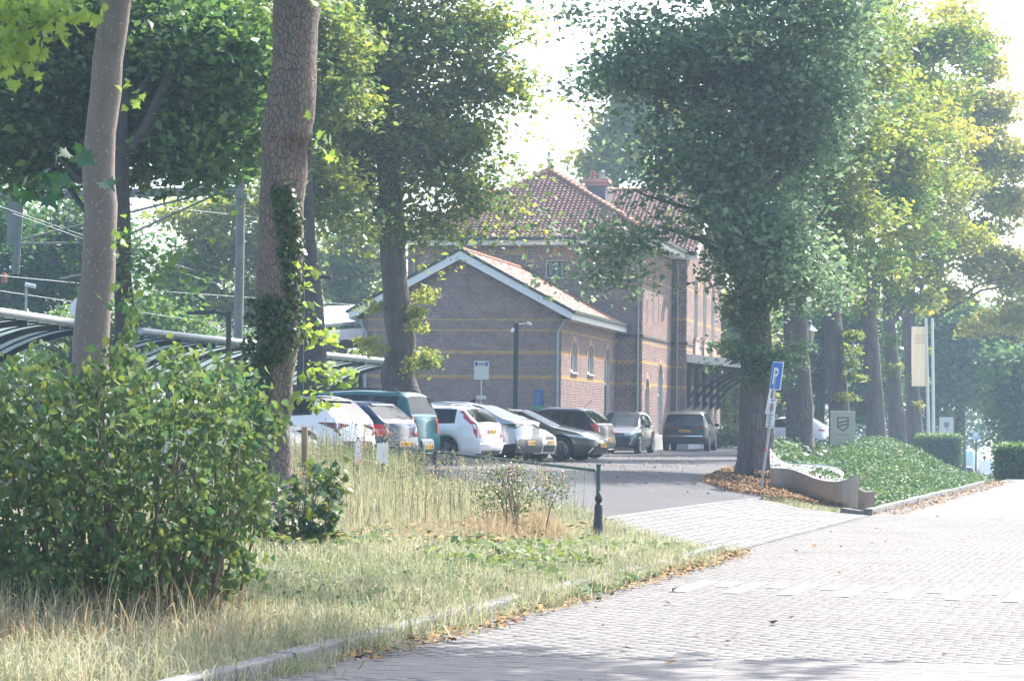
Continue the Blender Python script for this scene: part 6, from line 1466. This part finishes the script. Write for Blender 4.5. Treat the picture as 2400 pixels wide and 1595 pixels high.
# bus stop sign
q = P(1128, 868, 75); bs = empty('bus_stop_sign', (q.x, q.y, g(q.x, q.y)), R(8), 'bus stop flag with a blue top band and white panel before the brick gable', 'sign'); z = q.z - bs.location.z
MB().tube([(0, .02, 0), (0, .02, z + .2)], .03, 8).build('post', M_steel, bs)
MB().box((-.23, -.03, z - .28), (.23, 0, z + .29)).build('panel', mat('panel_grey', (.60, .63, .60), .5), bs, bevel=.01)
MB().box((-.205, -.034, z + .145), (.205, -.0305, z + .275)).build('blue_band', mat('bus_blue', (.05, .10, .38), .5), bs)
m_ = MB(); m_.box((-.11, -.037, z + .16), (.11, -.0345, z + .262)); m_.build('white_box', M_sw, bs)
m_ = MB(); m_.box((-.09, -.0395, z + .19), (.09, -.0375, z + .232)); m_.box((-.07, -.0396, z + .178), (-.04, -.0376, z + .19)); m_.box((.04, -.0396, z + .178), (.07, -.0376, z + .19)); m_.build('bus_symbol', M_blk, bs)
q2 = P(1128, 931, 75).z - bs.location.z; MB().box((-.15, -.03, q2 - .05), (.15, 0, q2 + .06)).build('timetable_box', mat('pale_panel', (.62, .60, .56), .6), bs)
# lamp posts
def lamp_post(label, px, py, depth, h_px_base=None, arm=-1, L=.85, m=M_dksteel, r=.06, head_m=None, name='street_lamp', twin=False, sq=True):
    q = P(px, py, depth); b_ = empty(name, (q.x, q.y, g(q.x, q.y)), 0, label, 'street lamp'); H_ = q.z - b_.location.z
    (MB().box((-r, -r, -.1), (r, r, H_)) if sq else MB().tube([(0, 0, -.1), (0, 0, H_)], r, 10)).build('post', m, b_)
    MB().tube([(0, 0, H_ - .06), (arm * .35, 0, H_ - .02)], .03, 8).build('arm', M_steel if head_m else m, b_)
    MB().prism([(arm * .32, -.11, H_ - .06), (arm * L, -.09, H_ - .09), (arm * L, -.09, H_ - .01), (arm * .32, -.11, H_ + .05)], (0, .22, 0)).build('lamp_head', head_m or m, b_, bevel=.015)
    return b_, H_
b_, H_ = lamp_post('square dark green lamp post with a pale lamp head, standing before the brick gable', 1210, 757, 73, arm=1, L=.48, m=mat('lamp_green', (.02, .04, .04), .5), r=.07, head_m=mat('lamp_beige', (.55, .53, .44), .5))
MB().tube([(-.08, -.06, H_ - .18), (-.14, -.12, H_ - .27)], .05, 8).build('camera_head', M_sw, b_); MB().tube([(0, 0, H_), (-.03, 0, H_ + .14)], .01, 5).build('aerial', M_steel, b_)
lamp_post('black lamp post with an arm pointing left, in front of the grey gantry mast', 537, 730, 60, arm=-1, L=1.05)
lamp_post('black lamp post with an arm pointing right, beside the dark lime trunk', 707, 645, 58, arm=1, L=.72, r=.075)
q = P(60, 738, 56); q1 = P(62, 668, 56); b_ = empty('camera_mast', (q.x, q.y, g(q.x, q.y)), 0, 'white camera on a thin mast above the bicycle shed, far left', 'camera')
MB().tube([(0, 0, 0), (q1.x - q.x, 0, q1.z - b_.location.z)], .03, 8).build('mast', M_steel, b_); MB().tube([(-.02, 0, q1.z - b_.location.z + .02), (.22, -.02, q1.z - b_.location.z - .03)], .055, 10).build('camera_head', M_sw, b_)
# bicycle shed: cantilevered curved glass roofs on dark steel
def shed(label, a_px, a_d, b_px, b_d, npan, nrib):
    """a, b: (px, py) of the round gutter tube at its two ends"""
    A, B_ = P(*a_px, a_d), P(*b_px, b_d); B_.z = A.z = (A.z + B_.z) / 2; d = (B_ - A); Ln = d.length; d.normalize(); out = Vector((d.y, -d.x, 0)).normalized()   # towards the right/camera
    r = empty('bicycle_shelter', (A.x, A.y, g(A.x, A.y)), 0, label, 'shelter', 'bicycle shelters left of the station'); rl = r.location
    MB().tube([A, B_], .085, 12).build('gutter_tube', M_steel, r, rel=rl)
    # curved section from the tube (high, back) down to the beam (low, towards the camera)
    N = 8; prof = []
    Wd = 2.3; Dp = .78
    for k in range(N + 1): t = k / N; prof.append((-Wd * t + .1, -.10 - Dp * (t ** 1.9)))
    per = Ln / npan
    for i in range(npan):
        for half in range(nrib):
            a0, a1 = i * per + half * per / nrib + .03, i * per + (half + 1) * per / nrib - .03
            m_ = MB(); vs = [A + d * a + out * x + Vector((0, 0, z)) for a in (a0, a1) for x, z in prof]; m_.add(vs, [(k, k + 1, k + N + 2, k + N + 1) for k in range(N)], True); m_.build('roof_pane', M_shglass, r, rel=rl)
            if half: 
                m_ = MB()
                for k in range(N): m_.bar(A + d * (a0 - .03) + out * prof[k][0] + Vector((0, 0, prof[k][1] - .02)), A + d * (a0 - .03) + out * prof[k + 1][0] + Vector((0, 0, prof[k + 1][1] - .02)), .03, .04)
                m_.build('glazing_bar', M_dksteel, r, rel=rl)
    for i in range(npan + 1):
        m_ = MB()
        for k in range(N): m_.bar(A + d * (i * per) + out * prof[k][0] + Vector((0, 0, prof[k][1] - .06)), A + d * (i * per) + out * prof[k + 1][0] + Vector((0, 0, prof[k + 1][1] - .06)), .08, .13)
        m_.build('rib', M_dksteel, r, rel=rl)
        c_ = A + d * (i * per) + out * (prof[-1][0] + .06); gc_ = g(c_.x, c_.y); MB().box((c_.x - .09, c_.y - .09, gc_ - .05), (c_.x + .09, c_.y + .09, c_.z + prof[-1][1])).build('column', M_dksteel, r, rel=rl)
    E = out * prof[-1][0] + Vector((0, 0, prof[-1][1] - .10)); MB().bar(A + E, B_ + E, .12, .24).build('beam', M_dksteel, r, rel=rl)
    MB().bar(A + E + Vector((0, 0, -.15)), B_ + E + Vector((0, 0, -.15)), .10, .035).build('light_strip', mat('shed_trim', (.55, .56, .55), .5), r, rel=rl)
shed('long glass roofed bicycle shelter at the far left, its grey gutter tube above the bush', (-120, 716), 46, (200, 757), 55, 4, 3)
shed('glass roofed bicycle shelter left of the ivy clad trunk', (330, 773), 58, (640, 812), 68, 4, 3)
shed('glass roofed bicycle shelter ending at the left corner of the station', (690, 820), 70, (918, 850), 80, 3, 4)
# platform roof behind the station corner
A, B_ = P(745, 768, 92), P(862, 752, 97); pr = empty('platform_roof', (A.x, A.y, g(A.x, A.y)), 0, 'sloping grey platform roof behind the left corner of the station', 'platform roof'); rl = pr.location
m_ = MB(); U = Vector((0, 0, .15)); m_.prism([A, B_ + Vector((1.5, 1, .1)), B_ + Vector((1.5, 5, .9)), A + Vector((0, 4, .9))], (0, 0, .12)); m_.build('roof_sheet', M_zinc, pr, rel=rl)
MB().prism([A + Vector((0, -.05, -.55)), B_ + Vector((1.5, .95, -.45)), B_ + Vector((1.5, .95, -.1)), A + Vector((0, -.05, -.12))], (0, .06, 0)).build('fascia', M_wood, pr, rel=rl)
MB().prism([A + Vector((0, 0, -.9)), B_ + Vector((1.5, 1, -.8)), B_ + Vector((1.5, 1, -.5)), A + Vector((0, 0, -.6))], (0, .2, 0)).build('beam', M_dksteel, pr, rel=rl)
for t in (.15, .85): q = A.lerp(B_, t); MB().box((q.x - .1, q.y + .8, g(q.x, q.y)), (q.x + .1, q.y + 1.0, q.z - .3)).build('column', M_dksteel, pr, rel=rl)
# overhead line gantry
D = 72; mast_t, mast_b = P(565, 408, D), P(556, 960, D); gr_ = empty('railway_gantry', (mast_b.x, D, g(mast_b.x, D)), 0, 'grey railway overhead line gantry with round mast, beam and hanging posts', 'gantry'); rl = gr_.location
MB().tube([(mast_b.x, D, 0), mast_t], .14, 14).build('mast', M_galv, gr_, rel=rl)
MB().bar(P(-60, 461, D), P(562, 447, D), .28, .24).build('beam', M_galv, gr_, rel=rl)
for px_ in (22, 31, 42, 50): m_ = MB(); m_.bar(P(px_ + (2 if px_ < 40 else 1), 470, D), P(px_ - (2 if px_ < 40 else 10), 575 if px_ < 40 else 642, D), .05, .12); m_.build('hanging_post', M_galv, gr_, rel=rl)
for a, b_ in (((47, 563), (500, 448)), ((46, 571), (205, 569)), ((305, 548), (505, 456)), ((140, 654), (195, 643))): MB().tube([P(*a, D), P(*b_, D)], .035, 8).build('brace', M_galv, gr_, rel=rl)
MB().lathe([(.05, -.3), (.1, -.25), (.05, -.2), (.1, -.15), (.05, -.1), (.1, -.05), (.05, 0)], 10, P(10, 640, D)).build('insulator', M_ridge, gr_, rel=rl)
MB().box((mast_b.x - .16, D - .2, mast_t.z - .75), (mast_b.x + .22, D + .2, mast_t.z - .6)).build('collar', M_galv, gr_, rel=rl)
wl_ = empty('overhead_line', (mast_b.x - 4, D, 0), 0, 'thin overhead wires sloping down to the right beneath the gantry', 'wires'); 
for a, b_ in (((-60, 408), (700, 470)), ((-60, 424), (700, 520)), ((-40, 470), (560, 665)), ((-60, 640), (860, 716)), ((-60, 672), (860, 800)), ((30, 500), (620, 700))): MB().tube([P(*a, 60), P((a[0] + b_[0]) / 2, (a[1] + b_[1]) / 2 + 6, 85), P(*b_, 112)], .008, 4).build('wire', M_steel, wl_, rel=wl_.location)
# white disc sign edge behind the smooth trunk
q = P(187, 722, 62); r = empty('disc_sign', (q.x, q.y, g(q.x, q.y)), 0, 'white platform disc peeping out left of the smooth trunk', 'sign'); z = q.z - r.location.z
MB().lathe([(.26, -.02), (.26, .02)], 24, (0, 0, z), axis='Y').build('disc', M_sw, r); MB().tube([(0, .05, 0), (0, .05, z)], .03, 6).build('post', M_steel, r)
# blue bicycles in the shelter, glimpsed through the bush
def bicycle(label, px_, py_, dep, yaw, m):
    q = P(px_, py_, dep); r = empty('bicycle', (q.x, q.y, g(q.x, q.y)), yaw, label, 'bicycle', 'bicycles parked in the shelters')
    for x, nm in ((-.52, 'rear_wheel'), (.52, 'front_wheel')):
        m_ = MB(); m_.tube([(x + math.cos(t) * .33, 0, .34 + math.sin(t) * .33) for t in np.linspace(0, 2 * math.pi, 21)], .018, 5, cap=False)
        for k in range(8): t = k * math.pi / 4; m_.tube([(x, 0, .34), (x + math.cos(t) * .32, 0, .34 + math.sin(t) * .32)], .003, 3, cap=False)
        m_.build(nm, M_tyre, r)
    m_ = MB()
    for a, b_ in (((-.52, .34), (-.12, .30)), ((-.12, .30), (-.22, .85)), ((-.52, .34), (-.20, .78)), ((-.12, .30), (.40, .80)), ((-.20, .74), (.38, .88)), ((.36, .98), (.52, .34))): m_.tube([(a[0], 0, a[1]), (b_[0], 0, b_[1])], .018, 6)
    m_.build('frame', m, r)
    MB().tube([(-.34, 0, .90), (-.22, 0, .93), (-.06, 0, .91)], [.07, .06, .025], 8).build('saddle', M_plast, r)
    MB().tube([(.22, -.26, 1.02), (.36, -.16, 1.05), (.36, .16, 1.05), (.22, .26, 1.02)], .014, 6).build('handlebar', M_steel, r)
    MB().box((.50, -.17, .82), (.80, .17, 1.02)).build('basket', mat('crate_blue', (.03, .10, .28), .6), r)
bicycle('bicycle with a blue crate in the shelter, glimpsed through the bush', 225, 930, 46, R(200), mat('bike_blue', (.03, .09, .25), .4))
bicycle('dark bicycle under the middle shelter, left of the ivy clad trunk', 470, 960, 56, R(160), M_plast)
bicycle('bicycle under the shelter at the station corner, above the teal van', 790, 945, 72, R(190), M_plast)
# lantern posts (classical)
for lab, px_, py_, dep, s_ in (('classical street lantern with conical hood right of the second lime trunk', 1898, 775, 80, 1), ('classical street lantern half in leaves right of the third lime trunk', 1999, 817, 102, 1.02)):
    q = P(px_, py_, dep); r = empty('street_lantern', (q.x, q.y, g(q.x, q.y)), 0, lab, 'street lantern', 'classical lanterns among the limes'); z = q.z - r.location.z
    MB().lathe([(.09, 0), (.09, .6), (.05, .7), (.04, z - .55), (.07, z - .5)], 10).build('post', M_iron, r)
    MB().lathe([(.11, z - .45), (.21, z)], 6, sq=True).build('glass_body', mat('lantern_glass', (.42, .40, .28), .3), r)
    m_ = MB()
    for k in range(6): t = 2 * math.pi * (k + .5) / 6; m_.tube([(math.cos(t) * .115, math.sin(t) * .115, z - .46), (math.cos(t) * .215, math.sin(t) * .215, z)], .012, 4)
    m_.build('ribs', M_iron, r)
    MB().lathe([(.27, z), (.24, z + .03), (.12, z + .14), (.06, z + .20), (.05, z + .27), (.11, z + .29), (.02, z + .35)], 12).build('hood', mat('lantern_zinc', (.20, .25, .27), .5, metal=.4), r)
# beige name sign with the shield
q = P(1975, 1008, 78); r = empty('name_sign', (q.x, q.y, g(q.x, q.y)), R(-3), 'beige upright sign with a dark shield emblem in the ground cover', 'sign'); z1 = P(1975, 963, 78).z - r.location.z; z0 = P(1975, 1056, 78).z - r.location.z
MB().box((-.40, -.06, -.1), (.40, .06, z1)).build('panel', mat('beige_panel', (.40, .37, .30), .6, var=.05), r, bevel=.01)
zc = P(1975, 993, 78).z - r.location.z; S_ = .185
outer = [(-S_, .22), (S_, .22), (S_, -.10), (0, -.25), (-S_, -.10)]; inner_ = [(-S_ + .035, .185), (S_ - .035, .185), (S_ - .035, -.085), (0, -.205), (-S_ + .035, -.085)]
m_ = MB()
for i in range(5): j = (i + 1) % 5; m_.quad(*[(x, -.064, zc + z_) for x, z_ in (outer[i], outer[j], inner_[j], inner_[i])])
for o_ in (.045, -.065): m_.quad(*[(x, -.0645, zc + z_) for x, z_ in ((-S_ + .03, o_ - .03), (S_ - .03, o_ + .045), (S_ - .03, o_ + .085), (-S_ + .03, o_ + .01))])
m_.build('shield_emblem', mat('emblem_dark', (.03, .06, .09), .5), r)
text('noorderwacht', .072, mat('emblem_dark', (.03, .06, .09), .5), r, (0, -.062, zc - .34), (R(90), 0, 0), 'name_lettering')
# metal ribbon bench
bbp = [G(1808, 1108), G(1850, 1122), G(1890, 1138), G(1930, 1152), G(1965, 1168), G(1998, 1174)]
bc0 = G(1900, 1150); dB = 49.5; bn = empty('ribbon_bench', (P(1900, 1100, dB).x, dB, g(P(1900, 1100, dB).x, dB)), 0, 'curved stainless steel ribbon bench with a lace like perforated seat, by the leaning parking sign', 'bench'); rl = bn.location
M_inox = mat('brushed_inox', (.42, .36, .34), .32, metal=.85, var=.12, scale=3, stretch=(6, 6, .3)); M_lace = mat('lace_steel', (.30, .33, .33), .5, metal=.5)
def curve(pts, n=8):
    pts = [Vector(p) for p in pts]; out = []
    for i in range(len(pts) - 1):
        p_0, p_1, p_2, p_3 = pts[max(i - 1, 0)], pts[i], pts[i + 1], pts[min(i + 2, len(pts) - 1)]
        for k in range(n): t = k / n; out.append(.5 * ((2 * p_1) + (p_2 - p_0) * t + (2 * p_0 - 5 * p_1 + 4 * p_2 - p_3) * t * t + (3 * p_1 - p_0 - 3 * p_2 + p_3) * t ** 3))
    return out + [pts[-1]]
front_top = curve([P(1806, 1096, 52), P(1850, 1098, 51.5), P(1880, 1108, 50.5), P(1915, 1122, 49), P(1955, 1128, 47.5), P(1985, 1122, 47.0), P(2013, 1111, 46.8)])
front_bot = [Vector((p.x - .0, p.y, g(p.x, p.y) - .1)) for p in front_top]
m_ = MB(); n = len(front_top); m_.add(front_top + front_bot, [(i, i + 1, n + i + 1, n + i) for i in range(n - 1)], True); m_.add([v + Vector((0, .02, 0)) for v in front_top + front_bot], [(i, n + i, n + i + 1, i + 1) for i in range(n - 1)], True); m_.build('skirt', M_inox, bn, rel=rl)
back_top = curve([P(1804, 1052, 53.5), P(1822, 1075, 53.3), P(1850, 1086, 53), P(1890, 1087, 52.5), P(1930, 1090, 51.5), P(1962, 1098, 50.5), P(1975, 1110, 49.5), P(1970, 1122, 48.5)])
na = len(front_top); nb2 = len(back_top); lace = MB(); K = 10; nn_ = 60
def at(c_, t): f_ = t * (len(c_) - 1); i = min(int(f_), len(c_) - 2); return c_[i].lerp(c_[i + 1], f_ - i)
grid = [[at(front_top, .86 * i / nn_).lerp(at(back_top, i / nn_), k / K) for k in range(K + 1)] for i in range(nn_ + 1)]
rr_ = random.Random(5)
for i in range(nn_):
    for k in range(K):
        hole = (k not in (0, K - 1, 5)) and rr_.random() < .52 or (.5 < i / nn_ < .86 and k in (4, 5, 6))
        if not hole: lace.add([grid[i][k], grid[i + 1][k], grid[i + 1][k + 1], grid[i][k + 1]], [(0, 1, 2, 3)])
lace.build('perforated_seat', M_lace, bn, rel=rl)
MB().tube(back_top, .02, 6).build('rim', M_lace, bn, rel=rl)
m_ = MB(); c_ = curve([P(2014, 1146, 46.2), P(2030, 1152, 45.6), P(2050, 1151, 45.2)]); n = len(c_); bot = [Vector((p.x, p.y, g(p.x, p.y) - .1)) for p in c_]
m_.add(c_ + bot, [(i, i + 1, n + i + 1, n + i) for i in range(n - 1)], True); bk_ = [p + Vector((.05, .5, .0)) for p in c_]; m_.add(c_ + bk_, [(i, i + 1, n + i + 1, n + i) for i in range(n - 1)], True); m_.add(bk_ + [Vector((p.x, p.y, g(p.x, p.y) - .1)) for p in bk_], [(i, i + 1, n + i + 1, n + i) for i in range(n - 1)], True)
lb = empty('steel_stool', (c_[0].x, c_[0].y, g(c_[0].x, c_[0].y)), 0, 'low steel block right of the ribbon bench', 'stool'); m_.build('block', M_inox, lb, rel=lb.location)
# flagpoles with a banner
for lab, xa, xb in (('white flagpole carrying the pale cream banner', 2168, 2178), ('bare white flagpole, right one of the pair', 2183, 2189)):
    t_, b0 = P(xa + 2, 745, 118), P(xb, 1030, 118); r = empty('flagpole', (b0.x, b0.y, g(b0.x, b0.y)), 0, lab, 'flagpole'); rl = r.location
    MB().tube([(b0.x, b0.y, rl.z - .1), t_], [.09, .07], 10).build('pole', mat('pole_white', (.72, .76, .68), .5), r, rel=rl)
a, b0 = P(2136, 765, 118), P(2173, 765, 118); bot_ = P(2176, 905, 118); fb = empty('banner', (b0.x, b0.y - .05, a.z), 0, 'tall pale cream banner hanging from the left flagpole', 'banner'); rl = fb.location
Wb = b0.x - a.x; Hb = a.z - bot_.z; m_ = MB(); N1, N2 = 12, 14
vs = [(b0.x - Wb * (1 - i / N1) + .02 * j / N2, b0.y - .05 + .06 * math.sin(i * 1.1 + j * .3), a.z - Hb * j / N2) for j in range(N2 + 1) for i in range(N1 + 1)]
m_.add(vs, [(j * (N1 + 1) + i, j * (N1 + 1) + i + 1, (j + 1) * (N1 + 1) + i + 1, (j + 1) * (N1 + 1) + i) for j in range(N2) for i in range(N1)], True); m_.build('cloth', mat('banner_cream', (.70, .62, .46), .8, trans=.4), fb, rel=rl)
m_ = MB()
for k in range(4): m_.box((-Wb * .85, -.075, -.45 - k * .12), (-Wb * .15, -.072, -.425 - k * .12))
m_.build('print', mat('banner_print', (.40, .30, .16), .8), fb)
# small square flag board beyond the hedge
q = P(2218, 1000, 140); r = board('flag_board', 'small white square board with a dark round emblem beyond the clipped hedge', q, .85, 1.15, R(8), mat('aged_white', (.45, .48, .48), .6)); 
m_ = MB(); m_.prism([(-.14, -.016, .28), (.16, -.016, .28), (.16, -.016, .05), (.01, -.016, -.12), (-.14, -.016, .05)], (0, .003, 0)); m_.prism([(-.02, -.016, -.2), (.2, -.016, -.1), (.2, -.016, -.14), (-.02, -.016, -.24)], (0, .003, 0)); m_.build('emblem', mat('emblem_blue', (.12, .16, .24), .6), r); MB().tube([(0, .05, g(q.x, q.y) - q.z), (0, .05, -.6)], .04, 6).build('post', M_steel, r)
q = P(2288, 1018, 128); r = board('blue_sign', 'small pale blue sign on a thin green post before the far vans', q, .42, .5, 0, mat('pale_blue', (.35, .55, .72), .5)); MB().tube([(0, .04, g(q.x, q.y) - q.z - .1), (0, .04, -.2)], .05, 6).build('post', M_green, r); MB().box((-.14, -.016, -.1), (.14, -.0135, .1)).build('symbol', M_sw, r)
# clipped hedges
def hedge(label, x0, x1, y0, y1, depth, thick, zb, n, seed, m=M_dark):
    a, b_ = P(x0, y0, depth), P(x1, y0, depth); zt = a.z; zt2 = b_.z; zl = g(a.x, depth) if zb is None else P(x0, y1, depth).z
    r = empty('clipped_hedge', ((a.x + b_.x) / 2, depth, min(zl, g((a.x + b_.x) / 2, depth))), 0, label, 'hedge'); rng = np.random.default_rng(seed); rl = r.location
    MB().box((a.x + .12, depth + .12, rl.z - .1), (b_.x - .12, depth + thick - .12, zt - .12)).build('core', M_barkd, r, rel=rl)
    A1, A2, A3 = (b_.x - a.x) * (zt - rl.z), (b_.x - a.x) * thick, thick * (zt - rl.z) * 2; pts = []
    for fr_, k in ((0, A1), (1, A2), (2, A3)):
        c_ = int(n * k / (A1 + A2 + A3)); u, v = rng.random(c_), rng.random(c_)
        if fr_ == 0: pts.append(np.stack([a.x + u * (b_.x - a.x), np.full(c_, depth), rl.z + v * (zt - rl.z)], 1))
        elif fr_ == 1: pts.append(np.stack([a.x + u * (b_.x - a.x), depth + v * thick, np.full(c_, zt)], 1))
        else: pts.append(np.stack([np.where(rng.random(c_) < .5, a.x, b_.x), depth + u * thick, rl.z + v * (zt - rl.z)], 1))
    p_ = np.concatenate(pts) + rng.normal(0, .06, (sum(map(len, pts)), 3))
    add_foliage('foliage', p_, (.3 + rng.normal(0, .2, len(p_)) + .3 * (p_[:, 2] > zt - .1)).clip(0, 1), .09, m, r, kind=None, seed=seed)
hedge('clipped hedge block right of the lime row, below the flagpoles', 2162, 2252, 1021, 1060, 112, 2.0, None, 9000, 71)
hedge('dark clipped hedge at the right edge where the side street opens', 2343, 2560, 1046, 1120, 77.5, .9, None, 9000, 72)
# brick house glimpsed far behind, pavilion columns etc. are hidden by leaves
# ---------------------------------------------------------------- haze volume, put in to stand for veiling lens glare
hz = MB(); hz.box((-430, -70, -6.0), (430, 530, 45)); hm = bpy.data.materials.new('haze'); hm.use_nodes = True; n_ = hm.node_tree; n_.nodes.remove(n_.nodes['Principled BSDF'])
pv = n_.nodes.new('ShaderNodeVolumePrincipled'); pv.inputs['Color'].default_value = (.55, .78, 1, 1); pv.inputs['Density'].default_value = HAZE; pv.inputs['Anisotropy'].default_value = .25
n_.links.new(pv.outputs[0], n_.nodes['Material Output'].inputs['Volume'])
if HAZE > 0: o = hz.build('haze', hm, None, kind='stuff')
